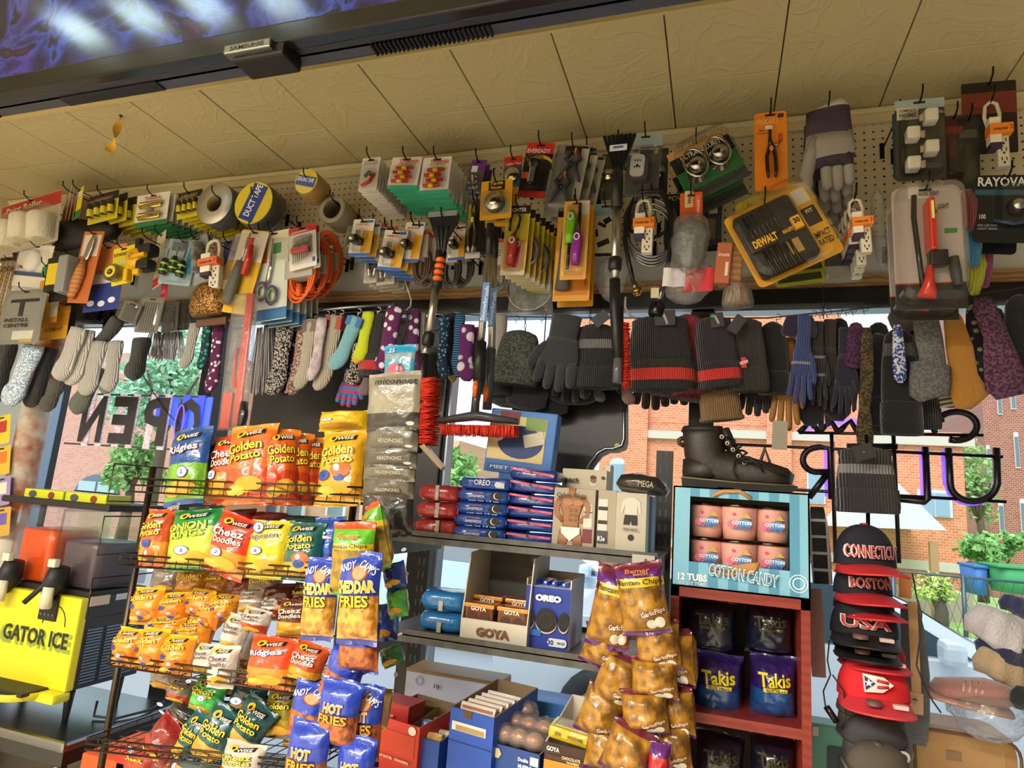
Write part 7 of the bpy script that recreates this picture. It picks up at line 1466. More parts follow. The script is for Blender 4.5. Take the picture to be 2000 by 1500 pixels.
# ---- bottom shelf cartons
ZB_=zlow_
def carton(name,label,f,Y,D,col,inner='#a89878',zones=(),texts=(),blobs=(),lip=1.0,backh=1.0,yaw=0,cat='carton',side=None,contents=None,t=.003):
    m,W,H=fr(*f,Y,0);z1=m.translation.z+H/2;Hh=z1-ZB_;mm=Matrix.Translation((m.translation.x,Y,ZB_))@Matrix.Rotation(R(yaw),4,'Z');rt=empty(name,label,cat,mm);c_=M(col,'card');s_=M(side or col,'card');i_=M(inner,'card')
    part(rt,'front_panel',lambda m_:(m_.box(0,t/2,Hh/2*lip,W,t,Hh*lip,c_),m_.box(0,D/2,t/2,W,D,t,i_)))
    part(rt,'back_panel',lambda m_:m_.box(0,D-t/2,Hh*backh/2,W,t,Hh*backh,i_))
    for q_ in(-1,1):part(rt,'side_panel',lambda m_:[m_.add([(q_*W/2,0,0),(q_*W/2,D,0),(q_*W/2,D,Hh*backh),(q_*W/2,0,Hh*lip),(q_*(W/2-t),0,0),(q_*(W/2-t),D,0),(q_*(W/2-t),D,Hh*backh),(q_*(W/2-t),0,Hh*lip)],[(0,1,2,3),(7,6,5,4),(3,2,6,7)],[s_,i_,i_])])
    if zones or texts or blobs:
        def pr(m_):
            h0=(P(1000,1380,Y)-P(1000,1480,Y)).length/100
            for k,zn in enumerate(zones):m_.rect(zn[0]*W,Hh*lip+zn[1]*H,zn[2]*W,zn[3]*H,-.0012-.0002*k,M(zn[4]),zn[5]if len(zn)>5 else 0)
            for k,bl in enumerate(blobs):m_.disc(bl[0]*W,Hh*lip+bl[1]*H,bl[2]*W,bl[3]*H,-.0035,M(bl[4]),6 if len(bl)>5 else 24)
            for tt in texts:m_.text(tt[0],tt[1]*W,Hh*lip+tt[2]*H,tt[3]*W,tt[4]*H,-.0048,M(tt[5]),bold=.03)
        part(rt,'print',pr)
    return rt,W,Hh,mm
box3('shipping_carton','white and brown shipping carton with a round ink stamp behind the blue boxes','carton',(885,1328,874,1400,186),1.72,.1,'#b9bdd6',side='#b08a5c',base=ZB_+.0,top='#b08a5c',zones=[(0,.46,1,.08,'#8f7350'),(0,-.42,.9,.1,'#2c3c6c')],texts=[('10',-.14,.16,.06,.12,'#3c4468')])
r_=[o for o in bpy.data.objects if o.name.startswith('shipping_carton')][0]
dz=P(880,1312,1.72).z-.0;cc_=r_.location.z
part(r_,'ink_stamp',lambda m_:(m_.ring(-.36*.26,.02,.011,.0122,-.003,-.0022,M('#8088a8')),m_.ring(-.36*.26,.02,.007,.0078,-.003,-.0022,M('#8088a8'))))
part(r_,'lower_carton',lambda m_:m_.box(0,.05,-.09,.2,.1,.1,M('#b9bdd6','card')))
r_.location.z=P(880,1355,1.72).z
carton('candy_carton','red open carton with a red candy box on top, left end of the bottom shelf',(776,1408,766,1492,104),1.42,.16,'#cc3a2a',inner='#8a7358',zones=[(.02,-.5,.8,.5,'#d8482c')],texts=[('PEANUT BUTTER',-.2,-.86,.4,.06,'#f4d8b0'),('WAFERS',.2,-.86,.3,.06,'#f4d8b0')],blobs=[(.36,-.12,.08,.1,'#f0ece4')],yaw=-12,backh=1.1)
box3('candy_box','flat red candy box lying in the red carton','candy box',(766,1374,762,1412,74),1.46,.07,'#b8302c',top='#c84a44',texts=[('Nutter Butter',-.1,.0,.5,.2,'#e8a090')],yaw=-8)
rt,W,Hh,mm=carton('snack_carton','blue open carton of wrapped bars right of the red carton',(822,1440,814,1500,84),1.42,.17,'#1f4aa8',inner='#9c8a6c',yaw=-10,backh=1.25)
def bars(label,mm,W,z0,D,cols,n,nm='wrapped_bar',tilt=.1,w_=.42):
    for k in range(n):
        b=empty(nm,ORD[k]+' '+label,'snack bar',mm@Matrix.Translation(((-.2+.4*(k%2))*W,.02+D*.8*(k//2)/(max(1,n//2)),z0+.006*(k%3)))@Matrix.Rotation(R(random.uniform(-14,14)),4,'Z')@Matrix.Rotation(R(-20),4,'X'),nm.replace('_',' ')+'s '+label.split(' in ')[-1])
        part(b,'wrapper',lambda m_:m_.box(0,.015,0,W*w_,.03,.018,M(cols[k%len(cols)],'foil'),bev=.005))
        part(b,'print',lambda m_:m_.box(0,.015,.0092,W*w_*.5,.02,.001,M(cols[(k+1)%len(cols)],'gloss')))
bars('wrapped bar in the blue carton beside the red one',mm,W,Hh-.006,.16,['#d8d4cc','#d8a858','#3a5aa8'],6)
rt,W,Hh,mm=carton('snack_carton','tall blue open carton with a torn white strip and brown tape',(926,1392,914,1456,96),1.4,.2,'#234fae',inner='#8a7458',zones=[(-.05,-.52,.78,.26,'#d8d4c8'),(-.02,-.56,.66,.16,'#a8895c'),(-.1,-.1,.2,.22,'#5a4020'),(0,-.98,1,.02,'#16347c')],yaw=-12,backh=1.12,lip=1)
for k in range(5):
    b=empty('wafer_pack',ORD[k]+' white wafer packet standing in the tall blue carton','snack bar',mm@Matrix.Translation((0,.02+.028*k,Hh-.02))@Matrix.Rotation(R(-18),4,'X'),'white packets in the tall blue carton')
    part(b,'wrapper',lambda m_:m_.box(0,0,0,W*.8,.012,.06,M('#d9d4cc','foil'),bev=.003));part(b,'stripe',lambda m_:m_.box(0,-.0065,.02,W*.7,.001,.006,M('#a86a4a')))
rt,W,Hh,mm=carton('muffin_carton','blue carton reading MUFFINS with clear-wrapped muffins on top',(1006,1462,1000,1516,104),1.4,.18,'#24478c',inner='#a08a68',texts=[('Double',.2,-.3,.2,.14,'#e8ecf4'),('MUFFINS',.24,-.54,.26,.14,'#e8ecf4'),('OREO',.28,-.86,.3,.24,'#e8ecf4')],zones=[(.4,-.3,.16,.3,'#dcdcd8')],blobs=[(-.34,-.3,.1,.2,'#c8b890',6)],yaw=-8)
for k in range(7):
    b=empty('wrapped_muffin',ORD[k]+' muffin in silvery clear wrap piled on the blue muffin carton','muffin',mm@Matrix.Translation(((-.32+.3*(k%3))*W,.03+.05*(k//3),Hh+.012+.012*(k//3))),'wrapped muffins piled on the blue carton')
    part(b,'muffin',lambda m_:m_.lathe([(0,-.016),(.014,-.016),(.019,0),(.02,.006),(.012,.014),(0,.016)],[M('#8a5a3c'),M('#8a5a3c'),M('#a8704c','fuzz'),M('#b07850','fuzz'),M('#b07850','fuzz')],n=16));part(b,'clear_wrap',lambda m_:m_.limb([(-.034,.004),(-.022,0),(0,.002),(.022,0),(.034,-.004)],[.004,.018,.024,.018,.004],[.006,.02,.026,.02,.006],M('#f8f4f0','film',rough=.1),n=14,seed=k))
rt,W,Hh,mm=carton('wafer_carton','brown and orange carton reading GOYA CHOCOLATE WAFERS',(1108,1458,1106,1520,92),1.38,.17,'#3a2216',inner='#cfc8b8',zones=[(0,-.85,1,.6,'#c8862c'),(0,-.44,.9,.14,'#4a2c1c')],texts=[('GOYA',-.3,-.16,.28,.15,'#f0ece4'),('CHOCOLATE',.1,-.36,.4,.1,'#e8c890'),('WAFERS',.14,-.48,.28,.08,'#e8c890')],backh=1.35,yaw=-6)
b=empty('wafer_pack','yellow chocolate wafer packet lying across the top of the GOYA wafer carton','cookies',mm@Matrix.Translation((0,.05,Hh+.012))@Matrix.Rotation(R(4),4,'Z')@Matrix.Rotation(R(6),4,'Y'))
part(b,'wrapper',lambda m_:m_.box(0,0,0,W*1.05,.07,.026,M('#cfb41c','foil'),bev=.008));part(b,'print',lambda m_:(m_.text('GOYA',-.3*W,0,.14*W,.008,-.0375,M('#3a2216')),m_.text('CHOCOLATE WAFERS',.08*W,0,.34*W,.007,-.0375,M('#3a2216')),m_.box(0,0,.0135,W*.8,.05,.001,M('#d8d0c0','foil'))))
# clear plastic bin with blue cartons standing in the window behind the second shelf
m,W,H=fr(1075,1340,1070,1425,150,1.9);box3('storage_carton','blue carton with mirrored white print behind the bottom shelf','carton',(1080,1330,1072,1440,170),1.7,.1,'#4a8cd8',base=ZB_,texts=[('8 count',-.05,.25,.4,.1,'#c8dcf4')],upright=True)
# ================================================================ chip rack
YK=1.3;RKM=M('#4c4238','metal',rough=.4)
rk=empty('chip_rack','bronze wire snack rack with four basket tiers in front of the left window','wire rack',Matrix.Translation(P(450,1000,YK)));kc=rk.matrix_world.translation.copy()if False else P(450,1000,YK)
TI=[((258,934,690,951),(258,960,697,983)),((235,1082,642,1112),(233,1105,640,1131)),((217,1280,615,1332),(205,1298,612,1360)),((170,1441,600,1490),(166,1464,590,1514))]
DP=.24
for ti,(tp,bt)in enumerate(TI):
    a,b,c_,d=P(tp[0],tp[1],YK),P(tp[2],tp[3],YK),P(bt[0],bt[1],YK),P(bt[2],bt[3],YK);back=Vector((0,DP,0))
    x0=(a.x+c_.x)/2;x1=(b.x+d.x)/2;zt_=(a.z+b.z)/2;zb2=(c_.z+d.z)/2
    def L(u,v):return[(u-kc),(v-kc)]
    def bk_(m_):
        A,B,C_,D=Vector((x0,YK,a.z)),Vector((x1,YK,b.z)),Vector((x0,YK,c_.z)),Vector((x1,YK,d.z))
        for p,q_ in((A,B),(C_,D),(A.lerp(C_,.5),B.lerp(D,.5))):m_.tube([p+back-kc,p-kc,q_-kc,q_+back-kc],.0024,RKM,n=6)
        m_.tube([C_+back-kc,D+back-kc],.0024,RKM,n=6);m_.tube([A+back-kc,B+back-kc],.0024,RKM,n=6)
        n=int((x1-x0)/.035)
        for k in range(n+1):p=A.lerp(B,k/n);q_=C_.lerp(D,k/n);m_.tube([p-kc,q_-kc,q_+back-kc],.0013,RKM,n=5)
        for k in range(1,5):y=Vector((0,DP*k/5,0));m_.tube([A+y-kc,C_+y-kc,D+y-kc,B+y-kc],.0013,RKM,n=5)
    part(rk,'basket',bk_)
for sx,(px,py)in((-1,(300,912)),(1,(700,905))):
    p=P(px,py,YK+DP*.5);part(rk,'post',lambda m_:m_.tube([p-kc,Vector((p.x,p.y,.03))-kc],.009,RKM,n=12))
    part(rk,'side_loop',lambda m_:[m_.tube([Vector((p.x-sx*-.05*0+sx*.03,p.y-.1,z_))-kc,Vector((p.x+sx*.03,p.y+.1,z_))-kc,Vector((p.x+sx*.03,p.y+.1,z_-.1))-kc,Vector((p.x+sx*.03,p.y-.1,z_-.1))-kc],.002,RKM,n=6,close=True)for z_ in(p.z+.0,p.z-.14,p.z-.3)])
part(rk,'base',lambda m_:m_.tube([Vector((P(300,912,YK).x,YK-.05,.01))-kc,Vector((P(700,905,YK).x,YK-.05,.01))-kc,Vector((P(700,905,YK).x,YK+.3,.01))-kc,Vector((P(300,912,YK).x,YK+.3,.01))-kc],.01,RKM,close=True))
# ---- chips
def logo(z=.38,x=0,s=1.0):return[('WISE',x+.12*s,z,.32*s,.06*s,'#f4f0e8',.12,.05)]
def logob(z=.38,x=0,s=1.0):return[(x-.16*s,z+.005,.1*s,.055*s,'#e8c020'),(x-.15*s,z+.0,.04*s,.03*s,'#1a1410')]
def price(x,z,s=1.0):return[(x,z,.14*s,.075*s,'#2c4a9c'),(x,z,.12*s,.064*s,'#f2f0ea')]
def owl(x,z):return[(x,z,.2,.11,'#c86a2c'),(x-.06,z+.02,.065,.045,'#f4f0e8'),(x+.08,z+.02,.065,.045,'#f4f0e8'),(x-.05,z+.02,.025,.02,'#1c1814'),(x+.07,z+.02,.025,.02,'#1c1814'),(x+.01,z-.03,.04,.03,'#e8b030'),(x,z-.11,.1,.05,'#3058a8')]
def chip(label,f,Y,base,low=None,t1='',t2='',tc='#f2dc3c',oc='#5c2410',px=-.2,pz=-.12,owlp=None,chipc='#d8a02c',yaw=0,pitch=-8,T=.06,lg=1,hi=None,lim=.4,big=1.0,group=None,cat='chips',name='chip_bag',kind='foil'):
    cols=[(.05,base),(lim,low or base),(.9,base),(1.01,hi or base)]
    tx=(logo()if lg else[])+([(t1,-.02,.2,.7*big,.13,tc,.1,.05,oc)]if t1 else[])+([(t2,.02,.07,.62*big,.11,tc,.1,.05,oc)]if t2 else[])+[('2',px+.01,pz,.07,.055,'#2c4a9c',0,.06)]
    bl=(logob()if lg else[])+[(.12,-.3,.26,.1,chipc),(-.16,-.36,.2,.07,'#e8b84a')]+(owl(*owlp)if owlp else[])+price(px,pz)
    return bag(name,label,cat,f,Y,cols,texts=tx,blobs=bl,T=T,yaw=yaw,pitch=pitch,patches=[(.1,.38,.44,.08,'#17130f',.12)]if lg else[],group=group,kind=kind)
g1='large chip bags on the top tier'
chip('blue and green Ridgies bag at the left end of the top tier',(372,838,366,984,76),YK+.04,'#1f4f96',low='#6fae28',t1='Ridgies',tc='#f4f0ec',oc='#7a2430',group=g1,lim=.5,px=.1)
chip('dark blue bag edge just right of the Ridgies bag on the top tier',(418,855,414,972,30),YK+.09,'#1c3a6c',group=g1,lg=0)
chip('orange Cheez Doodles bag half behind the first orange bag, top tier',(452,852,440,982,70),YK+.08,'#d8481c',low='#e88a2c',t1='Cheez',t2='Doodles',tc='#f6ecd8',group=g1)
chip('front orange Golden Potato bag reading WISE on the top tier',(492,832,490,982,92),YK+.03,'#e06a20',low='#d04a1a',t1='Golden',t2='Potato',group=g1,hi='#e88c2c',px=-.5,pz=-.8)
for k in range(3):chip(ORD[k]+' orange bag turned edge-on, right of the front orange bag on the top tier',(552+27*k,840+8*k,546+24*k,985,60),YK+.05+.035*k,'#dc5a1c',low='#c83c18',t1='Golden',t2='Potato',yaw=38,group=g1,hi='#e8862c',px=-.5,pz=-.8)
chip('golden yellow chip bag with a big-eyed bird face at the right of the top tier',(672,842,664,986,88),YK+.03,'#e0a81c',low='#d89a1c',t1='Golden',t2='Potato',tc='#f4e45c',oc='#a8741c',owlp=(.12,-.06),px=-.22,pz=-.14,group=g1)
chip('yellow bag edge behind the big-eyed yellow bag',(712,850,706,975,50),YK+.1,'#d8a41c',group=g1,lg=0)
chip('yellow chip bag lying flat on top of the others, top tier right',(675,803,672,842,96),YK+.1,'#e6bc1c',group=g1,lg=0,T=.08)
g2='large chip bags on the second tier'
chip('narrow orange Golden Potato bag at the left end of the second tier',(312,996,302,1106,52),YK+.04,'#cf5220',low='#e08a2c',t1='Golden',t2='Potato',group=g2,px=.0,owlp=(.1,-.3))
chip('green onion rings bag on the second tier',(384,996,376,1112,96),YK+.03,'#1f8a3c',low='#b8d43c',hi='#1c6a34',t1='ONION',t2='RINGS',tc='#d8ec3c',oc='#2a7a2c',group=g2,lim=.72,px=-.05,pz=-.2)
chip('red and orange Cheez Doodles bag leaning right on the second tier',(470,1010,436,1120,84),YK+.02,'#cf3a1c',low='#e8902c',t1='Cheez',t2='Doodles',tc='#f6ecd8',group=g2,px=-.1,pz=-.16)
chip('yellow popcorn bag on the second tier',(530,1018,520,1128,82),YK+.03,'#d8c428',low='#d8b41c',t1='Popcorn',tc='#5c4a20',oc='#f4f0e4',group=g2,px=-.1,pz=-.05)
chip('teal Golden Potato bag on the second tier',(598,1022,590,1132,72),YK+.03,'#1f5f5c',low='#d89a3c',t1='Golden',t2='Potato',tc='#f0d43c',oc='#123c3a',owlp=(.12,-.14),px=.1,pz=-.24,group=g2,lim=.3)
chip('blue Ridgies bag at the right of the second tier',(642,1012,636,1135,60),YK+.06,'#1c4fae',low='#1c2f7c',t1='R',tc='#f4f0ec',oc='#7a2430',group=g2,lg=0)
for k in range(4):chip(ORD[k]+' dark red and green bag top showing behind the front row of the second tier',(400+62*k,990+6*k,396+60*k,1085,70),YK+.14,['#1c5a34','#8a2420','#a02c1c','#1c5a50'][k],group='bags behind the second tier front row',lg=0)
g3='small orange chip bags heaped on the third tier'
S3=[(292,1148,286,1218,58),(345,1158,340,1215,50),(398,1152,390,1206,56),(440,1160,432,1215,50),(258,1228,246,1300,50),(304,1228,296,1308,60),(352,1242,344,1318,56),(398,1192,388,1262,58),(330,1205,326,1240,70),(375,1215,368,1260,50),(420,1172,412,1228,44)]
LB3=['upright at the upper left','tucked second in the upper heap','third in the upper heap','rightmost in the upper heap','at the front left corner','second along the front wire','third along the front wire, bird face showing','leaning above the third front bag','lying flat between the rows','half hidden mid heap','darker and high near the white bags']
for k,f in enumerate(S3):chip('small orange chip bag '+LB3[k]+', third tier',f,YK+(.03 if k in(4,5,6)else.1+.01*(k%4)),['#e8961c','#d8861c','#e08a18'][k%3],low='#dc7c1c',t1='Golden',tc='#f4e45c',oc='#a05c14',owlp=(.1,-.22),px=-.28,pz=-.02,group=g3,hi='#e8b41c',yaw=[0,12,-10,20,0,-6,8,-14,0,10,-20][k])
g4='white cheese doodle bags on the third tier'
for k,f in enumerate([(442,1262,434,1342,52),(408,1258,402,1315,42),(470,1205,452,1268,46),(505,1190,496,1236,52),(498,1146,494,1198,50),(538,1160,532,1210,40)]):
    chip(['white cheese doodle bag at the front wire beside the orange heap','white cheese doodle bag left of the front white one','white cheese doodle bag tilted with blue print','white cheese doodle bag with red foot, upper row','grey-white bag at the back under the second tier','dark-topped white bag at the back right'][k],f,YK+[.03,.05,.07,.08,.15,.15][k],'#d5cfc2',low=['#d5cfc2','#cfc9bc','#d5cfc2','#b8402c','#8a7c74','#8a3a2c'][k],t1='Cheez',t2='Doodles',tc='#5c2c30',oc='#f4f0ec',px=-.6,pz=-.8,group=g4,big=.9,kind='foil')
chip('orange-red Ridgies bag front and centre on the third tier',(535,1246,526,1344,90),YK+.02,'#d8481c',low='#e0882c',t1='Ridgies',tc='#f4f0ec',oc='#1c5aa8',px=-.6,pz=-.8)
chip('brown and yellow cheese doodle bag tilted at the right of the third tier',(612,1258,590,1336,66),YK+.03,'#c8501c',low='#c8901c',t1='Cheez',t2='Doodles',tc='#f4f0ec',oc='#3c1c10',px=-.6,pz=-.8)
chip('brown cheese doodle bag above the orange Ridgies bag',(580,1172,574,1246,66),YK+.1,'#6a2c1c',low='#d8a02c',t1='Cheez',t2='Doodles',tc='#e8dcc8',oc='#2c140c',px=-.6,pz=-.8)
chip('dark red bag behind the brown cheese doodle bag',(548,1140,545,1200,70),YK+.16,'#5c2028',lg=0)
g5='bags lying on the lowest visible tier'
for k,(f,c1,c2,t1,t2,lb)in enumerate((((342,1412,300,1474,60),'#8a1f1c','#a83020','','','glossy dark red bag lying at the left of the lowest tier'),((398,1400,352,1482,46),'#1f5c60','#d8a83c','Golden','Potato','narrow teal bag next to the dark red one'),((446,1388,400,1490,66),'#1c5458','#d8a03c','Golden','Potato','front teal Golden Potato bag leaning right on the lowest tier'),((512,1376,462,1466,70),'#1a4c50','#d09a3c','Golden','Potato','third teal bag leaning behind the front one'),((416,1328,398,1392,60),'#3cb050','#5cc85c','Onion','Rings','bright green onion rings bag turned upside at the back of the lowest tier'),((362,1326,350,1372,50),'#8a7c74','#a8402c','Cheez','','grey and red cheese bag hanging over the lowest tier at left'),((372,1378,358,1408,66),'#2c2b2c','#3a3836','','','black crumpled bag top behind the dark red one'),((492,1330,482,1388,70),'#1a3f44','#7a6a34','','','dark teal bag in shade under the third tier'),((556,1350,548,1440,66),'#8a7c1c','#a88c24','Golden','','olive yellow bag beside the hanging strip on the lowest tier'),((480,1452,470,1530,80),'#c8c0b4','#c8481c','Cheez','Doodles','white and orange bag at the bottom edge of the lowest tier'),((398,1462,380,1530,90),'#17474c','#c8943c','','','teal bag cut off by the bottom edge'))):  # dark teal bag under the third tier: shade put into its colours
    chip(lb,f,YK+[.04,.06,.05,.07,.12,.14,.13,.16,.12,.01,.04][k],c1,low=c2,t1=t1,t2=t2,tc='#f0d43c',oc='#2a1c10',group=g5,lg=1 if t1 else 0,px=-.6,pz=-.8)
BKR=[((330,1105,326,1160),'#8a7c74'),((380,1110,376,1170),'#c8861c'),((432,1115,428,1170),'#b8741c'),((476,1122,470,1178),'#7a3428'),((520,1120,516,1172),'#a89c90'),((600,1140,596,1200),'#6a2c1c'),((470,1235,466,1290),'#b8a89c'),((500,1290,494,1345),'#8a3a20'),((328,1292,322,1345),'#9a8c80'),((450,1300,446,1360),'#1c4a4c'),((520,1360,514,1420),'#22484a'),((590,1330,584,1400),'#9a8c28'),((590,1400,584,1460),'#8a7c1c'),((440,1370,436,1420),'#1c5052'),((280,1462,270,1520),'#b8402c'),((330,1470,322,1530),'#8a2c20')]  # darker film colours paint the back row's shade into these bags
for k,(f,c1)in enumerate(BKR):chip(ORD[k]+' shaded chip bag filling the back of the lower rack tiers',f+(60,),YK+.17,c1,t1=['','Golden','Cheez'][k%3],lg=k%2,yaw=[0,15,-12][k%3],group='bags with painted-in shade at the back of the lower tiers',px=.7,pz=.9)
# ================================================================ hanging clip strips
def fries(label,f,Y,hot,yaw=0,t=1,group='hanging fries snack bags',pitch=0,andy=0):
    a,b_=('#c86a2c','#7a3a1c')if hot else('#e8b048','#b8742c')
    sn=M(a,'snack',col2=b_,sc=.8)
    tx=([(('HOT' if hot else 'CHEDDAR'),0,.14,.44 if hot else.86,.13,'#f2c832' if not hot else '#e8a02c',.05,.07,'#f4ece0'),('FRIES',.02,-.02,.66,.13,'#f2c832' if not hot else '#e8a02c',.05,.07,'#2a1408')]if t else[])+([('ANDY',-.2,.36,.4,.09,'#f4f4f4',.3),("CAPP'S",.28,.36,.4,.09,'#f4f4f4',-.5)]if andy else[])
    return bag('fries_bag',label,'snack bag',f,Y,[(.04,'#1c2f90'),(.56,sn),(1.01,'#2440b0')],texts=tx,blobs=[(.1,.3,.2,.1,'#7a3c1c'),(.1,.3,.15,.08,'#c89060')]if andy else[],T=.05,yaw=yaw,pitch=pitch,group=group,seed=f[0]/97.0)
YA=1.14
FR=[(('upper left cheddar fries bag on the hanging strip',(634,1092,618,1248,64),.03),dict(hot=0,andy=1)),(('upper right cheddar fries bag on the hanging strip, text fully shown',(708,1082,696,1256,80),.0),dict(hot=0,andy=1)),(('brown hot fries bag directly under the right cheddar bag',(704,1215,698,1312,80),.03),dict(hot=1,t=0)),(('hot fries bag tilted left below the middle of the strip',(690,1262,652,1372,76),.05),dict(hot=1,t=0)),(('ANDY hot fries bag at the lower left of the strip',(618,1335,596,1450,78),.06),dict(hot=1,t=0,andy=1)),(('front HOT FRIES bag with large yellow letters, lower strip',(672,1330,652,1460,82),.0),dict(hot=1)),(('right hot fries bag partly behind the front HOT FRIES bag',(720,1340,706,1488,66),.04),dict(hot=1,andy=1)),(('lowest left HOT FRIES bag, cut by the bottom edge',(612,1410,588,1560,80),-.02),dict(hot=1)),(('lowest right HOT FRIES bag, cut by the bottom edge',(702,1440,688,1580,74),.0),dict(hot=1))]
for(lb,f,dy),kw in FR:fries(lb,f,YA+dy,**kw)
def strip(label,pts,Y,w_=.012):
    m_=MB();m_.tube([P(a,b,Y)for a,b in pts],w_/4,M('#d8dce0','clear',rough=.2));tag(m_.build('clip_strip'),label,'clip strip')
strip('clear clip strip carrying the fries bags',[(700,985),(690,1100),(664,1480)],YA+.1)
strip('clear clip strip carrying the purple plantain chip bags',[(1262,1092),(1255,1120),(1262,1500)],1.3)
def plant(label,f,Y,c='#5a1f6c',top='#6a1f34',t=1,group='purple garlic plantain chip bags',yaw=0,roll=0,garl=1,lim=.0):
    sn=M('#b07e22','snack',col2='#6a4614',sc=.55)
    dx=[-12,7][f[0]>1240];f=(f[0]-dx,f[1],f[2]+dx,f[3],f[4]+4)
    tx=[('Bemar',0,.4,.5,.06,'#d87a2c',0,.04),('SNACKS',.06,.35,.3,.03,'#d8a83c')]if t==2 else[]
    if t:tx+=[('Plantain Chips',0,.235,.92,.1,'#1c1410',0,.02)]
    if garl:tx+=[('GarlicFlips',.2,-.2,.46,.09,'#f4e8e0',.2,.03,'#8a2430')]
    return bag('plantain_chip_bag',label,'plantain chips',f,Y,[(.055,c),(.68 if t else.93,sn),(.9,c),(1.01,top)],texts=tx,patches=[(0,.235,.96,.13,'#d8b41c',0)]if t else[],blobs=[(.14,-.36,.1,.07,'#e4e0d4'),(.3,-.34,.1,.08,'#e4e0d4')]if garl else[],T=.06,yaw=yaw,group=group,seed=f[0]/71.0)
YP=1.2
PL=[('front plantain chip bag reading Bemar at the top of the purple strip',(1252,1100,1258,1236,92),.0,2),('plantain chip bag left of the top front one',(1200,1112,1196,1262,84),.03,1),('plantain bag tilted down left, second row',(1190,1205,1178,1300,78),.06,0),('plantain bag second row right of centre with garlic print',(1288,1210,1282,1306,86),.03,0),('brown side-on plantain bag at the right of the second row',(1338,1230,1332,1340,48),.07,0),('plantain bag third row left',(1212,1280,1204,1372,84),.05,0),('plantain bag third row right',(1285,1284,1272,1362,90),.02,0),('plantain bag fourth row far left with a purple corner',(1180,1345,1170,1436,84),.06,0),('plantain bag fourth row centre with garlic print',(1262,1346,1256,1432,88),.02,0),('plantain bag fourth row right side',(1332,1340,1326,1436,56),.06,0),('plantain bag fifth row centre, large',(1232,1420,1222,1512,92),.0,0),('plantain bag fifth row left edge',(1166,1412,1176,1500,50),.06,0),('plantain bag fifth row right, narrow',(1322,1410,1316,1500,60),.05,0)]
for i,(lb,f,dy,t)in enumerate(PL):plant(lb,f,YP+dy,t=t,yaw=[0,8,14,-6,-35,8,-4,12,0,-25,0,25,-15][i])
bag('plantain_chip_bag','dark magenta metallic bag end at the foot of the purple strip','plantain chips',(1290,1450,1284,1530,44),YP-.01,[(.4,'#7a1f8a'),(.7,'#c8202c'),(1.01,'#5a1f6c')],T=.04)
SN2=M('#b0902c','snack',col2='#7a6420',sc=.5)
def gplant(lb,f,Y,yaw=0):bag('plantain_chip_bag',lb,'plantain chips',f,Y,[(.06,'#5aa02c'),(.62,SN2),(.72,'#e0c030'),(.93,'#5fb02c'),(1.01,'#d84a24')],texts=[('Plantain Chips',0,.17,.84,.08,'#2a1c10',.05),('Bemar',0,.32,.5,.08,'#e8762c',0,.05)],blobs=[(.14,-.36,.16,.06,'#7ac83c')],T=.05,yaw=yaw)
gplant('green and yellow plantain chip bag hanging above the cheddar fries',(694,1022,684,1160,84),YA+.02)
gplant('green plantain chip bag back, tilted behind the green and yellow one',(728,985,752,1110,50),YA+.07,-30)
for k,(f,c1,lb)in enumerate((((768,1100,778,1150,40),'#1c3a9c','small blue bag at the side of the rack under the upper shelf'),((774,1148,782,1205,36),'#5ab84a','small green and white bag at the side of the rack'),((762,1262,772,1300,40),'#2c7a3c','green bag corner poking out beside the second shelf'),((750,1345,742,1420,30),'#c8a02c','yellow bag corner beside the fries strip at lower right'),((756,1180,758,1250,40),'#2440a0','blue bag edge right of the cheddar fries'))):chip(lb,f,YA+.1+.015*k,c1,lg=0,group='bags at the far side of the rack',px=.6,pz=.9)
# headphone pouches
YH=1.22;PZ=[(730,840),(800,880),(838,912),(872,938),(905,972),(938,1046)]
for k in range(5,-1,-1):
    a,b=PZ[k];cc=['#8e8876','#5a564a','#4c483e','#6a6454','#514c42','#1c1c1e'][k]
    tx=[('miconnet',.08,.34,.78,.11,'#1c1b18')]if k==0 else[('HEADPHONES',.05,-.28 if k<5 else.4,.46,.1 if k<5 else.05,'#b8b2a0')]
    bag('headphone_pouch',['silver pouch reading miconnet at the top of the headphone strip','second headphone pouch down the strip','third headphone pouch down the strip','fourth headphone pouch down the strip','fifth headphone pouch down the strip','large black pouch at the foot of the headphone strip'][k],'headphones',(772-2.4*k,a,766-2.4*k,b,102-.4*k),YH+.02*k*.6,[(.3,'#2a2824'),(1.01,cc)]if k==0 else[(1.01,cc)],texts=tx,T=.03,group='headphone pouches on one strip',blobs=[(.36,-.4,.07,.035,'#c8c8c0')]if k<3 else[],pinch=.02,seed=k+.4)
for lb,A,B in(('clear thin strip holding the balloon pack',P(803,605,YR),P(783,685,1.37)),('clear strip above the headphone pouches',P(796,605,YR),P(776,740,YH+.03))):
    m_=MB();m_.tube([A,B],.003,M('#d8dce0','clear',rough=.2));tag(m_.build('clip_strip'),lb,'clip strip')
bag('balloon_pack','small clear pack of balloons with a blue header and pink picture','balloons',(782,676,778,768,62),1.36,[(.12,'#d8d4b8'),(.7,'#3fa8c8'),(.82,'#8a9a9c'),(1.01,'#2c9ccf')],texts=[('.25',-.22,.4,.24,.1,'#f0f0f0')],blobs=[(-.06,-.05,.28,.17,'#d85a78'),(.2,-.2,.2,.1,'#c8d03c'),(-.2,-.26,.16,.06,'#e88a2c'),(.05,0,.1,.06,'#f4b8c8')],T=.02)
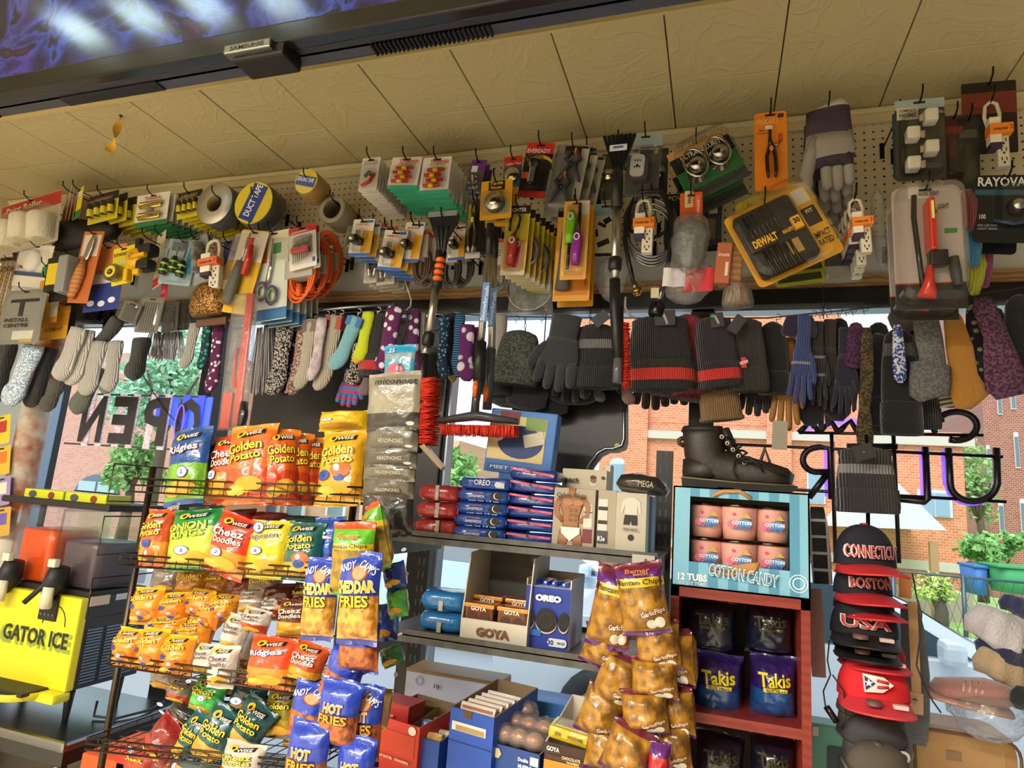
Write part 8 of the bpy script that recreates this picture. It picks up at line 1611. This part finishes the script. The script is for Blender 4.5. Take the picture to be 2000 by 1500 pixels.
# ================================================================ slush machine and steel table
TZ=.763;XT=-1.8;STL=M('#8c8f94','metal',rough=.25)
tb=empty('steel_table','stainless steel table under the slush machine at the lower left','table',Matrix.Translation((-2.5,1.75,0)))
part(tb,'tabletop',lambda m_:m_.box(0,0,TZ-.015,1.4,.42,.03,STL,bev=.01));part(tb,'apron',lambda m_:m_.box(0,0,TZ-.05,1.36,.38,.05,M('#55575a','metal')))
for sx in(-.64,.64):
    for sy in(-.16,.16):part(tb,'leg',lambda m_:m_.tube([(sx,sy,0),(sx,sy,TZ-.03)],.02,STL))
part(tb,'undershelf',lambda m_:m_.box(0,0,.3,1.3,.34,.02,STL))
YS=1.64;x1=P(163,1200,YS).x;ztop=P(163,1168,YS).z;zbt=P(150,1355,YS).z;x0=x1-.5;D_=.24
sm=empty('slush_machine','yellow and black frozen slush machine with orange and grey drink bowls','slush machine',Matrix.Translation(((x0+x1)/2,YS,TZ)));sc_=((x0+x1)/2,YS,TZ)
YE=M('#d8cf28','gloss',rough=.35);DKG=M('#2c2e33',rough=.4);hw=(x1-x0)/2;zt2=ztop-TZ;zb3=zbt-TZ
part(sm,'side_panel',lambda m_:m_.box(0,D_/2+.012,(zt2+zb3)/2,2*hw,D_,zt2-zb3,DKG,bev=.006))
part(sm,'front_panel',lambda m_:(m_.box(0,0,(zt2+zb3)/2,2*hw,.03,zt2-zb3,YE,bev=.006),m_.text('GATOR ICE',hw-.17,(zt2+zb3)/2+.0,.32,.06,-.0165,M('#8a9a34'),bold=.05),m_.text('GATOR ICE',hw-.17,(zt2+zb3)/2+.007,.29,.05,-.0175,M('#1c2414'),bold=.03),m_.tube([(hw-.1+.05*math.cos(t),-.016,(zt2+zb3)/2+.05+.06*math.sin(t))for t in[i*math.pi/8 for i in range(9)]],.0015,M('#2c2c18'))))
part(sm,'control_panel',lambda m_:(m_.box(hw-.13,-.018,zt2-.04,.075,.008,.08,M('#17181a')),m_.box(hw-.13,-.0225,zt2-.03,.035,.002,.015,M('#7aa060')),[m_.disc(hw-.155+.017*i,zt2-.062,.004,.004,-.0235,M('#5a5c60'),8)for i in range(4)]))
def louv(m_):
    for j in range(3):
        for k in range(18):m_.box(hw+.003,.05+.07*j,zb3+.02+k*.0095,.004,.055,.005,M('#8c9298','metal'))
part(sm,'louvre',louv)
part(sm,'warning_sticker',lambda m_:(m_.box(hw+.002,.05,zt2-.012,.002,.07,.03,M('#c8b8a8')),m_.box(hw+.002,.14,zt2-.008,.002,.06,.02,M('#b8c0c8'))))
part(sm,'drip_tray',lambda m_:(m_.box(hw-.2,-.05,zb3-.0,.26,.1,.012,M('#1f2018'),bev=.004),m_.lathe([(.09,-.012),(.1,0),(.1,.012)],YE,c=(hw-.16,-.03,zb3-.01),n=30),m_.box(hw-.2,-.02,zb3-.015,.4,.06,.03,YE,bev=.01)))
for sx in(-hw+.04,hw-.03):
    for sy in(.03,D_-.03):part(sm,'leg',lambda m_:m_.tube([(sx,sy,0),(sx,sy,zb3+.01)],[.009,.016],M('#17181a')))
zb4=P(60,985,YS).z-TZ;part(sm,'black_top',lambda m_:m_.box(0,D_/2,zt2+.008,2*hw,D_-.02,.02,M('#17181a'),bev=.005))
hb=zb4-zt2-.02
for k,(cx,col)in enumerate(((hw-.31,'#e0561c'),(hw-.1,'#5a5058'))):
    def bowl(m_):m_.box(cx,D_/2+.0,zt2+.02+hb/2,.19,D_-.02,hb,M('#f6f6f8','clear',rough=.08),bev=.015)
    part(sm,'clear_bowl',bowl)
    part(sm,'slush',lambda m_:m_.limb([(cx,zt2+.025),(cx,zt2+.02+hb*.5),(cx,zt2+.02+hb*(.66-.1*k)),(cx,zt2+.02+hb*(.68-.1*k))],[.088]*3+[.08],[D_/2-.022]*3+[D_/2-.03],M(col,'gloss',rough=.3),n=24,sq=.4,off=(0,D_/2,0)),['orange slush','grey-purple slush'][k])
    part(sm,'faucet',lambda m_:(m_.limb([(cx-.0,zt2+.09),(cx-.01,zt2+.04),(cx-.03,zt2-.01)],[.026,.03,.02],[.03,.04,.02],M('#17181a'),n=14,off=(0,-.03,0)),m_.tube([(cx,-.05,zt2+.06),(cx-.05,-.09,zt2-.02)],.008,M('#17181a'))))
    part(sm,'handle',lambda m_:m_.box(cx,-.055,zt2+.105,.032,.02,.026,M('#d8d0b8','gloss'),bev=.004),'cream handle')
    part(sm,'spout',lambda m_:m_.limb([(cx,zt2+.03),(cx-.004,zt2-.035)],[.017,.02],[.015,.016],M('#cfc8b0'),n=16,off=(0,-.055,0),ribs=6,amp=.1),'cream fluted spout')
part(sm,'lid',lambda m_:m_.box(.02,D_/2,zb4+.012,2*hw*1.02,D_,.022,M('#1c1a20'),bev=.006))
for k in range(2):part(sm,'lid_label',lambda m_:(m_.box(hw-.33+.2*k,D_*.35,zb4+.035,.19,.1,.034,M('#c8d020','gloss'),bev=.004),m_.disc(hw-.38+.2*k,zb4+.035,.018,.012,-.0+D_*.35-.0525,M('#4a4c58')),m_.disc(hw-.29+.2*k,zb4+.035,.014,.012,D_*.35-.0525,M('#8a3030'))),'yellow-green light box on the lid')
part(sm,'power_cord',lambda m_:m_.tube([(hw,.11,.04),(hw+.03,.08,.008),(hw+.1,.1,.006),(hw+.13,.2,.01),(hw+.1,.29,.01)],.004,M('#1c1c1e')))
for k,(a,b,c_,lb)in enumerate(((190,1486,'#d8501c','orange-red carton on the floor side below the steel table, left'),(262,1478,'#c8301c','bright red carton below the steel table next to the chip rack'))):
    p=P(a,b,1.5);m_=MB();m_.box(p.x,1.62,p.z-.2,.16,.2,.4,M(c_,'card'),bev=.003);tag(m_.build('stock_carton'),lb,'carton')
m_=MB();p=P(-10,880,2.0)
for k in range(3):pass
for k in range(4):
    pk,W,H=fr(4,812+60*k,0,868+60*k,34,1.86);rt=empty('snack_card',['yellow and red printed card, top one at the far left edge','second printed card at the far left edge','third printed card at the far left edge','lowest printed card at the far left edge'][k],'card',pk,'printed cards at the far left edge');cardmb(W,H,['#e8c83c','#d8b43c','#9a8ac0','#c8a048'][k],zones=[(0,.1,.6,.4,['#b83a2c','#d87a2c','#e8d8c8','#6a5aa8'][k])]).build('card',rt)
# ================================================================ red cabinet with snack bags, some with painted-in shade
YC=1.34;RD=M('#8a3228','wood',col2='#7a281f',rough=.4)
x0,x1=P(1310,1160,YC).x,P(1584,1300,YC).x;zt_=P(1440,1158,YC).z;cx0=(x0+x1)/2;wC=x1-x0
cb=empty('red_cabinet','dark red open shelf cabinet holding purple and blue snack bags','cabinet',Matrix.Translation((cx0,YC,0)))
for s_ in(-1,1):part(cb,'side_panel',lambda m_:m_.box(s_*(wC/2-.008),.14,zt_/2,.016,.28,zt_,RD))
part(cb,'top_panel',lambda m_:m_.box(0,.14,zt_-.009,wC,.28,.018,RD));part(cb,'back_panel',lambda m_:m_.box(0,.275,zt_/2,wC-.03,.01,zt_-.03,M('#2a1614')))
zs=[P(1440,1404,YC).z,P(1440,1404,YC).z-(zt_-P(1440,1404,YC).z)*1.02]
for z in zs+[.1]:part(cb,'shelf',lambda m_:m_.box(0,.14,z-.009,wC-.032,.278,.018,RD))
def takis(lb,f,Y,dark=0):  # dark=1: same bag with the cabinet's shade painted into film and print colours
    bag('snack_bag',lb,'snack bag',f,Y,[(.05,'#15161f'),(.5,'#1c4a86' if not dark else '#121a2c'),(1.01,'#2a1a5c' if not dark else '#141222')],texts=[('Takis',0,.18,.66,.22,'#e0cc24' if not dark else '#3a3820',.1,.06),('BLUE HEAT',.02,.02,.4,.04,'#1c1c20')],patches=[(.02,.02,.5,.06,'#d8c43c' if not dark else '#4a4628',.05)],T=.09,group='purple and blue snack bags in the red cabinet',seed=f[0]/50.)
takis('front left purple and blue bag reading Takis on the middle cabinet shelf',(1404,1276,1400,1396,96),YC+.08)
takis('front right purple and blue bag reading Takis on the middle cabinet shelf',(1510,1280,1508,1402,92),YC+.08)
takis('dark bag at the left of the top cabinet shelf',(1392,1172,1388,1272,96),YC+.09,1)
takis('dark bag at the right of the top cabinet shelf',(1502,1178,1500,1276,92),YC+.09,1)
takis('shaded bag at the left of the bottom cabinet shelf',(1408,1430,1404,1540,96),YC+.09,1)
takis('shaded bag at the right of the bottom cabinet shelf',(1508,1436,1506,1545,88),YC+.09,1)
# ---- cotton candy box
YQ=YC+.01;m,W,H=fr(1446,955,1441,1156,268,YQ);mm=Matrix.Translation((m.translation.x,YQ,zt_));cc=empty('cotton_candy_box','light blue striped box of cotton candy tubs with torn windows, reading 12 TUBS','candy box',mm)
LB,L2=M('#7cb8d4','card'),M('#4f93b8','card');D=.2;t=.003
[part(cc,'side_panel',lambda m_,s_=s_:m_.box(s_*(W/2-t/2),D/2,H/2,t,D,H,LB))for s_ in(-1,1)];part(cc,'back_panel',lambda m_:m_.box(0,D,H/2,W,t,H,M('#b8a888')));part(cc,'bottom',lambda m_:m_.box(0,D/2,t/2,W,D,t,LB));part(cc,'top',lambda m_:m_.box(0,D/2,H-t/2,W,D,t,LB))
def fpan(m_):
    bm_w=[(-.5,-.36),(.36,.5)]
    X=lambda f_:f_*W;Zf=lambda f_:f_*H
    def st(x0,x1,z0,z1):
        n=max(1,int((x1-x0)/.07+.5))
        for i in range(n):a=x0+(x1-x0)*i/n;b=x0+(x1-x0)*(i+1)/n;m_.box(X((a+b)/2),t/2,Zf((z0+z1)/2),X(b-a),t,Zf(z1-z0),LB if int((a+.5)/.075)%2==0 else L2)
    st(-.5,-.37,0,1);st(.36,.5,0,1);st(-.37,.36,0,.25);st(-.37,.36,.9,1)
part(cc,'front_panel',fpan)
part(cc,'torn_edge',lambda m_:m_.tube([(-.2*W,-.003,.92*H),(-.12*W,-.004,.97*H),(.0,-.003,.98*H),(.08*W,-.004,.92*H)],.004,M('#b8864c','card')))
part(cc,'torn_edge',lambda m_:(m_.plate([(-.16*W,.22*H),(.12*W,.3*H),(.1*W,.2*H),(-.02*W,.16*H)],-.004,-.001,M('#b8864c')),m_.tube([(-.2*W,-.003,.2*H),(-.1*W,-.003,.16*H),(.1*W,-.004,.2*H),(.14*W,-.003,.3*H)],.004,M('#b8864c','card'))))
part(cc,'print',lambda m_:(m_.text('12 TUBS',-.34*W,.1*H,.22*W,.07*H,-.002,M('#f0f4f4'),bold=.04),m_.text('0.2 OZ TUBS',-.34*W,.04*H,.2*W,.03*H,-.002,M('#dce8ec')),m_.text('COTTON CANDY',.03*W,.17*H,.5*W,.12*H,-.009,M('#f4f4f0'),-.08,bold=.05),m_.text('COTTON CANDY',.03*W,.17*H,.49*W,.1*H,-.0102,M('#3a84b4'),-.08,bold=.0),m_.ring(.42*W,.14*H,.015,.0165,-.0015,-.0005,M('#e8f0f4')),m_.ring(.42*W,.14*H,.009,.011,-.0015,-.0005,M('#e8f0f4'))))
g='cotton candy tubs inside the light blue box';tr_=W*.142
for j in range(2):
    for i in range(3):
        x=(-.24+.245*i)*W;z=[.5,.14][j]*H
        tt=empty('cotton_candy_tub',['left','middle','right'][i]+' cotton candy tub in the '+['upper','lower'][j]+' row of the light blue box','candy tub',mm@Matrix.Translation((x,.012+tr_+(.02 if i!=1 else 0),z)),g);hh=.36*H
        part(tt,'tub',lambda m_:(m_.lathe([(0,0),(tr_*.84,0),(tr_*.9,hh*.3),(tr_*.96,hh*.9)],[M('#d89a94'),M('#dca090','gloss'),M('#e0a49a','gloss')],n=28)))
        part(tt,'lid',lambda m_:m_.lathe([(tr_*1.0,hh*.88),(tr_*1.03,hh*.96),(tr_*.96,hh),(0,hh)],M('#d8c4b4','clear',rough=.2),n=28))
        part(tt,'print',lambda m_:(m_.disc(-.3*tr_,hh*.42,tr_*.36,hh*.12,-tr_*1.0,M('#e0708a')),m_.disc(.25*tr_,hh*.46,tr_*.4,hh*.12,-tr_*1.01,M('#4a8ac8')),m_.text('COTTON',.1*tr_,hh*.47,tr_*1.0,hh*.1,-tr_*1.04,M('#eaf0f6'),bold=.05),m_.text('CANDY',.1*tr_,hh*.33,tr_*.9,hh*.1,-tr_*1.04,M('#3a6cb0'),bold=.05),m_.plate([(.1*tr_,hh*.6),(.6*tr_,hh*.6),(.35*tr_,hh*.76)],-tr_*1.0,-tr_*.98,M('#c8a04c')),m_.disc(-.3*tr_,hh*.7,.1*tr_,.04*hh,-tr_*.99,M('#e04a6a'))))
# ---- work boot on the box
zb5=zt_+H;m,W,H=fr(1432,836,1440,955,220,YQ+.06);bt=empty('work_boot','dark leather lace-up work boot standing on the cotton candy box','boot',Matrix.Translation((m.translation.x,YQ+.09,zb5)))
HB_=H*1.02;LT=M('#241c18','leather',rough=.5)
part(bt,'upper',lambda m_:m_.limb([(-.3*W,HB_),(-.29*W,.86*HB_),(-.27*W,.6*HB_),(-.22*W,.38*HB_),(-.05*W,.3*HB_),(.14*W,.27*HB_),(.32*W,.25*HB_),(.44*W,.22*HB_),(.5*W,.19*HB_)],[.19*W,.195*W,.2*W,.2*W,.19*W,.165*W,.13*W,.11*W,.07*W],[.04,.043,.043,.042,.042,.045,.048,.044,.02],LT,n=24,sq=.8))
part(bt,'heel_counter',lambda m_:m_.limb([(-.28*W,.5*HB_),(-.27*W,.3*HB_),(-.26*W,.17*HB_)],[.2*W,.215*W,.22*W],[.04,.043,.043],LT,n=24))
part(bt,'sole',lambda m_:(m_.plate([(-.47*W,0),(-.18*W,0),(-.15*W,.03*HB_),(-.02*W,.03*HB_),(.02*W,0),(.46*W,0),(.52*W,.06*HB_),(.53*W,.12*HB_),(-.02*W,.12*HB_),(-.48*W,.16*HB_)],-.047,.047,M('#1a1614',rough=.7)),m_.tube([(-.47*W,-.047,.155*HB_),(0,-.047,.12*HB_),(.5*W,-.047,.12*HB_)],.0016,M('#7a6c4c'))))
part(bt,'collar',lambda m_:m_.limb([(-.3*W,1.02*HB_),(-.3*W,.94*HB_)],[.19*W,.205*W],[.042,.046],M('#151210','leather'),n=24));part(bt,'tongue',lambda m_:m_.limb([(-.1*W,1.0*HB_),(-.06*W,.8*HB_),(.04*W,.5*HB_)],[.05*W,.06*W,.05*W],[.03,.03,.03],LT,n=12));part(bt,'pull_loop',lambda m_:m_.tube([(-.48*W,0,.84*HB_),(-.52*W,0,.8*HB_),(-.52*W,0,.74*HB_),(-.47*W,0,.7*HB_)],.005,M('#3c221c')))
part(bt,'laces',lambda m_:[m_.tube([((-.12+.05*k)*W,-.044,(.84-.1*k)*HB_),((-.04+.055*k)*W,-.03,(.84-.1*k)*HB_),((.0+.055*k)*W,.0,(.83-.1*k)*HB_),((-.04+.055*k)*W,.03,(.8-.1*k)*HB_)],.0022,M('#0f0e0e'),n=6)for k in range(5)]+[m_.tube([(.0,-.05,.46*HB_),(.1*W,-.06,.52*HB_),(.2*W,-.06,.42*HB_),(.24*W,-.055,.3*HB_)],.002,M('#0f0e0e'),n=6),m_.tube([(.0,-.05,.46*HB_),(-.02*W,-.056,.3*HB_),(.02*W,-.058,.18*HB_)],.002,M('#0f0e0e'),n=6),m_.tube([(.0,-.05,.46*HB_),(.2*W,-.055,.46*HB_),(.34*W,-.05,.3*HB_),(.42*W,-.05,.26*HB_)],.002,M('#0f0e0e'),n=6)])
part(bt,'eyelet',lambda m_:[m_.lathe([(.002,-.002),(.005,-.003),(.006,0)],M('#8a8078','metal'),c=((-.12+.05*k)*W,-.043,(.84-.1*k)*HB_),axis='y',n=10)for k in range(5)])
# ================================================================ hats hanging in a column at right
YT=1.44
hat('black beanie with two dashed grey stripes hanging above the caps, tag on top',(1688,872,1694,1002,122),YT,'#16171b',stripes=[(4,'#77777e'),(7,'#77777e')],cuff=.36,top=.55,fat=.2)
m_=MB();m,W,H=fr(1684,868,1690,898,40,YT-.06);m_.plate(rrect(0,0,W,H,.001),-.0006,.0006,M('#1c1e20','card'));m_.ring(0,0,.001,.0015,-.001,0,M('#8a8a80'));o=m_.build('swing_tag');o.matrix_world=m@Matrix.Rotation(R(-10),4,'Y');tag(o,'square dark swing tag on the crown of the lone beanie above the caps','tag')
m_=MB();m_.tube([P(1692,850,YT+.06),P(1694,870,YT+.05),P(1700,1500,YT+.07),P(1700,1600,YT+.07)],.004,M('#2a2a2c','metal'));tag(m_.build('hanging_rod'),'dark vertical cord the column of caps hangs along','rod')
def cap(label,px,py,w_,h_,Y,crown,brim,txt=None,tc='#b82838',oc='#d8d4cc',bz=0,side=0,bdir=0,bcol2=None,extra=None,bl=.07,tw=.7,group='caps hung in a column',bot=0,tilt=0):
    c=P(px,py,Y);Wd=(P(px+w_/2,py,Y)-P(px-w_/2,py,Y)).length;Hd=(P(px,py-h_/2,Y)-P(px,py+h_/2,Y)).length
    rt=empty('baseball_cap',label,'cap',Matrix.Translation((c.x,Y,c.z))@Matrix.Rotation(R(bdir),4,'Z')@Matrix.Rotation(R(tilt),4,'X'),group);rr=Wd*.5
    cm=M(crown,'leather',rough=.85)
    dome=[(rr*math.cos(a),rr*.62*math.cos(a),-Hd/2+Hd*math.sin(a))for a in[i*math.pi/2/9 for i in range(10)]]
    part(rt,'crown',lambda m_:m_.limb([(0,-Hd/2-.004)]+[(0,d[2])for d in dome][:-1]+[(0,Hd/2)],[rr]+[d[0]**.8*rr**.2 for d in dome][:-1]+[.004],[rr*.66]+[max(.004,(d[1])**.8*(rr*.62)**.2)for d in dome][:-1]+[.004],cm,n=32))
    part(rt,'button',lambda m_:m_.lathe([(.008,0),(.007,.005),(0,.006)],M(brim,'leather'),c=(0,0,Hd/2-.003),n=12))
    def br(m_):
        def f_(a,b,o=0):
            t_=math.pi*(a);x=-rr*.94*math.cos(t_);y=-rr*.6*math.sin(t_)
            return(x*(1+.04*b),y-bl*b*(math.sin(t_)**.5),-Hd/2-.002+o+bz*b-.006*abs(math.cos(t_))**2)
        m_.sheet(22,5,lambda a,b:f_(a,b,0),M(bcol2 or brim,'leather'));m_.sheet(22,5,lambda a,b:f_(a,1-b,.003),M(brim,'leather'));m_.tube([f_(i/22,1,.0015)for i in range(23)],.0022,M('#8c8a80' if tilt else brim,'leather'),n=6)
    part(rt,'brim',br)
    if txt:
        def tp(m_):
            sf=lambda X,Z_:-rr*.66*math.sqrt(max(.05,1-(X/rr)**2))*max(.3,math.sqrt(max(.05,1-((Z_+Hd/2)/Hd/1.05)**2)))**.8
            m_.text(txt,0,-Hd*.18,Wd*tw*1.04,Hd*.34,-.004,M(oc),bold=.05,surf=sf);m_.text(txt,0,-Hd*.18,Wd*tw,Hd*.3,-.0065,M(tc),bold=.01,surf=sf)
        part(rt,'embroidery',tp)
    if extra:extra(rt,Wd,Hd,rr)
    return rt
NV='#1b1d2a'
def sticker(col='#c8b0ac'):
    def fn(rt,W,H,rr):part(rt,'brim_sticker',lambda m_:(m_.box(.028,-rr*.6-.036,-H/2+.0,.022,.012,.006,M(col)),m_.lathe([(0,.003),(.013,.003),(.013,-.004)],M('#6a4a4a'),c=(-.014,-rr*.6-.04,-H/2+.002),n=16)))
    return fn
cap('black cap with red brim embroidered CONNECTICUT, topmost cap',1688,1062,128,76,YT,NV,'#c82c34','CONNECTICUT',bdir=14,tw=.84,bz=-.012,bcol2='#a8242c')
cap('navy cap with red brim embroidered BOSTON, second from the top',1684,1124,122,62,YT+.02,NV,'#c82c34','BOSTON',bdir=16,bz=-.012,bcol2='#a8242c')
cap('black cap with red brim reading BOST, third from the top',1686,1164,124,40,YT+.035,'#17181c','#c82c34','BOSTON',tc='#4a2430',oc='#8a8088',bdir=14,bz=-.01,tw=.6)
cap('black cap embroidered USA in red block letters',1686,1198,132,72,YT+.0,'#18191e','#17181c','USA',bdir=-4,tw=.7,bz=-.012,extra=sticker())
cap('black cap under the USA cap, only its brim clearly seen',1690,1240,126,44,YT+.02,'#15161a','#17181c',bdir=-4,bz=-.01,extra=sticker('#5a4c50'))
cap('red cap with dark shadowed brim above the Puerto Rico flag cap',1700,1258,132,42,YT+.03,'#c8242c','#d0303a',bdir=2,bz=-.01,extra=sticker('#e8a8a8'))
def flag(rt,W,H,rr):
    y=-rr*.66-.006
    part(rt,'flag_patch',lambda m_:(m_.plate([(-.2*W,.1*H),(.08*W,.06*H),(.2*W,-.1*H),(.06*W,-.3*H),(-.18*W,-.34*H)][::-1],y,y+.008,M('#e8e4e4')),m_.plate([(-.185*W,.06*H),(-.04*W,-.1*H),(-.17*W,-.28*H)][::-1],y-.002,y,M('#24346c')),[m_.tube([(-.02*W,y-.0015,(-.02-.16*k)*H),(.13*W,y-.0015,(-.05-.1*k)*H)],.0028,M('#c8242c'),n=5)for k in range(2)],m_.plate([(-.13*W+.0075*math.cos(a)*(1 if i%2==0 else.4),-.1*H+.0075*math.sin(a)*(1 if i%2==0 else.4))for i,a in enumerate([math.pi/2+k*math.pi/5 for k in range(10)])],y-.004,y-.002,M('#f0f0f0'))))
    sticker('#f0c8c8')(rt,W,H,rr)
cap('bright red cap with a Puerto Rican flag patch',1704,1316,142,78,YT-.02,'#d0202a','#d83a44',bdir=0,bz=-.012,extra=flag)
def rnd_st(rt,W,H,rr):part(rt,'round_sticker',lambda m_:(m_.lathe([(0,.0),(.0125,0)],M('#c8c0c4'),c=(.02,-rr*.6-.06,-H/2-.03),axis='y',n=18),m_.lathe([(0,-.001),(.008,-.001)],M('#5a3a4c'),c=(.02,-rr*.6-.06,-H/2-.03),axis='y',n=12)))
for k,(py,lb)in enumerate(((1366,'grey-brown camouflage cap below the red ones, brim hanging down'),(1420,'second dark grey cap with brim hanging down near the bottom'),(1472,'lowest camouflage cap cut by the bottom edge'))):
    cap(lb,1702+6*k,py,138-8*k,44,YT+.02-.045*k,['#55534a','#3c3d40','#504a40'][k],['#5a574e','#44464a','#4a463c'][k],bdir=8,bz=-.04,extra=rnd_st,tilt=14,bl=.06)
# garments behind the caps
soft('plaid_scarf','black, red and white plaid scarf hanging between the candy box and caps',(1596,990,1604,1140,44),YT+.12,[(1,0,.3),(.8,0,.42),(.4,.02,.46),(0,.05,.44)],'#1b1a1e','plaid','#c8bfc4',thick=.2)
soft('fringed_scarf','dusty pink fringed scarf hanging beside the red cabinet',(1594,1150,1598,1322,30),YT+.1,[(1,0,.4),(.6,0,.46),(.2,.0,.48),(0,.05,.46)],'#a8807c','fuzz',thick=.3)
soft('grey_jacket','grey denim garment hanging behind the caps',(1776,1180,1780,1450,60),YT+.16,[(1,0,.3),(.8,.1,.4),(.5,.15,.46),(.2,.1,.5),(0,0,.46)],'#5c626c','fuzz',cat='garment',thick=.3)
for k,(f,t_,lb)in enumerate((((1782,1175,1790,1352,18),'','narrow tan cardboard strip beside the caps'),((1786,1352,1786,1394,34),'*','small tan card with a black star mark beside the grey caps'),((1768,1118,1768,1168,24),'','orange card corner beside the BOSTON cap'))):
    m_=MB();m,W,H=fr(*f,YT+.1);m_.plate(rrect(0,0,W,H,.002),-.001,.001,M(['#b8926a','#c0a080','#d08a50'][k],'card'));
    if t_:m_.text('*',0,.1*H,.3*W,.3*H,-.002,M(BLK))
    o=m_.build('cardboard_tag');o.matrix_world=m;tag(o,lb,'card')
m_=MB();m_.tube([P(a,b,YT-.04)for a,b in((1782,1120),(1790,1165),(1800,1200),(1796,1250),(1790,1300),(1806,1340),(1822,1370),(1838,1392))],.0014,M('#141416'));tag(m_.build('thin_cable'),'thin black cable hanging to the right of the caps','cable')
cr=empty('usb_cable','looped black cable with a small inline switch beside the red caps','cable',Matrix.Translation(P(1632,1390,YT-.05)));c0=P(1632,1390,YT-.05)
part(cr,'wire',lambda m_:m_.tube([P(a,b,YT-.05)-c0 for a,b in((1620,1250),(1616,1290),(1622,1318),(1608,1350),(1612,1378),(1626,1402),(1640,1418),(1652,1400),(1648,1350),(1626,1318))],.0014,M('#141416')))
part(cr,'inline_switch',lambda m_:m_.tube([P(1614,1380,YT-.05)-c0,P(1634,1410,YT-.05)-c0],.006,M('#17171a','gloss')))
# ================================================================ lower right corner
YG=1.62;TZ2=P(1880,1430,YG).z
tt=empty('display_table','low window ledge table carrying the clothing pile at the lower right','table',Matrix.Translation((1.35,1.75,0)))
part(tt,'tabletop',lambda m_:m_.box(0,0,TZ2-.34,.9,.4,.03,M('#8c7c68','wood',col2='#7a6a58')))
for sx in(-.4,.4):
    for sy in(-.16,.16):part(tt,'leg',lambda m_:m_.tube([(sx,sy,0),(sx,sy,TZ2-.35)],.02,M('#3a3a3c','metal')))
m,W,H=fr(1888,1432,1890,1560,210,YG);cs=empty('tan_case','tan rounded plastic case with a small label, at the bottom right','case',Matrix.Translation((m.translation.x,YG+.08,m.translation.z)))
part(cs,'shell',lambda m_:m_.box(0,0,0,W,.16,H,M('#b08a5c','leather',rough=.5),bev=.03));part(cs,'rim',lambda m_:m_.tube([(x,-.081,z)for x,z in rrect(0,0,W*.97,H*.96,.03)],.003,M('#6a4c2c'),close=True));part(cs,'label',lambda m_:m_.rect(-.12*W,.12*H,.14*W,.14*H,-.0825,M('#8a7458')))
m,W,H=fr(1640,1420,1634,1530,110,YG);bx=empty('calculator_box','teal boxed device with a dark keypad picture behind the red cabinet','box',Matrix.Translation((m.translation.x,YG+.03,m.translation.z)))
part(bx,'carton',lambda m_:m_.box(0,0,0,W,.06,H,M('#5fa89c','card'),bev=.004));part(bx,'print',lambda m_:(m_.plate(rrect(.1*W,-.16*H,.6*W,.6*H,.008),-.033,-.031,M('#3c4650')),[m_.rect((-.0+.1*i)*W,(-.04-.1*j)*H,.07*W,.06*H,-.0345,M('#2a323a'))for i in range(4)for j in range(4)],m_.rect(-.4*W,.36*H,.1*W,.16*H,-.0325,M('#d8d0c8'))))
m_=MB();m,W,H=fr(1762,1425,1764,1540,44,YG+.1);m_.box(0,0,0,W,.08,H,M('#c8b84a','card'),bev=.004);o=m_.build('yellow_box');o.location=m.translation;tag(o,'dull yellow box end between the caps and the tan case','box')
CL=[('white folded garment spilling left at the top of the clothing pile',(1960,1195,1930,1260,110),'#c9c6d0',3,0),('navy and red striped garment at the very top of the pile',(1990,1165,1984,1200,60),'#24305c',4,.02),('white shirt cuff behind the top garment',(1985,1200,1982,1250,60),'#d4d2da',5,.03),('navy garment folded under the white one',(1975,1255,1960,1295,110),'#20284c',6,.01),('tan and orange garment bunched in the middle of the pile',(1960,1270,1945,1330,90),'#b8a284',7,.0),('cream and grey garment at the right of the pile',(1990,1300,1985,1370,70),'#bdae94',8,.02)]
for lb,f,c_,sd,dy in CL:soft('folded_garment',lb,f,YG+dy,[(1,0,.2),(.85,0,.44),(.5,-.04,.52),(.15,.04,.5),(0,0,.3)],c_,'fuzz',cat='clothing',seed=sd,thick=.9,ribs=5,amp=.13)
m,W,H=fr(1900,1318,1885,1400,150,YG-.04);sh=empty('pink_sneaker','dusty pink sneaker lying on the clear plastic at the clothing pile','shoe',m)
part(sh,'upper',lambda m_:m_.limb([(-.5*W,-.1*H),(-.4*W,-.02*H),(-.1*W,.1*H),(.2*W,.22*H),(.45*W,.24*H),(.5*W,.1*H)],[.06*H,.2*H,.26*H,.3*H,.3*H,.2*H],[.02,.04,.045,.045,.042,.02],M('#a87870','fuzz'),n=22));part(sh,'sole',lambda m_:m_.limb([(-.52*W,-.24*H),(-.1*W,-.2*H),(.5*W,-.08*H)],[.08*H,.1*H,.12*H],[.04,.046,.042],M('#c89a8c'),n=18));part(sh,'laces',lambda m_:[m_.tube([(-.2*W+.08*k*W,-.045,(.12+.03*k)*H),(-.14*W+.08*k*W,-.02,(.34+.03*k)*H)],.0025,M('#c8a49c'))for k in range(4)])
crump('clear_plastic_bag','large crumpled clear plastic bag draped over the tan case',(1925,1350,1940,1450,170),YG-.06,.14,mat=M('#f0f2f4','film',rough=.12),sd=11)
m,W,H=fr(1995,1345,1994,1385,50,YG-.1);soft('black_strap','black padded strap end at the right edge of the clothing pile',(1995,1340,1994,1385,50),YG-.1,[(1,0,.2),(.7,0,.44),(.3,0,.5),(0,0,.3)],'#17181a','fuzz',cat='strap',thick=.6)
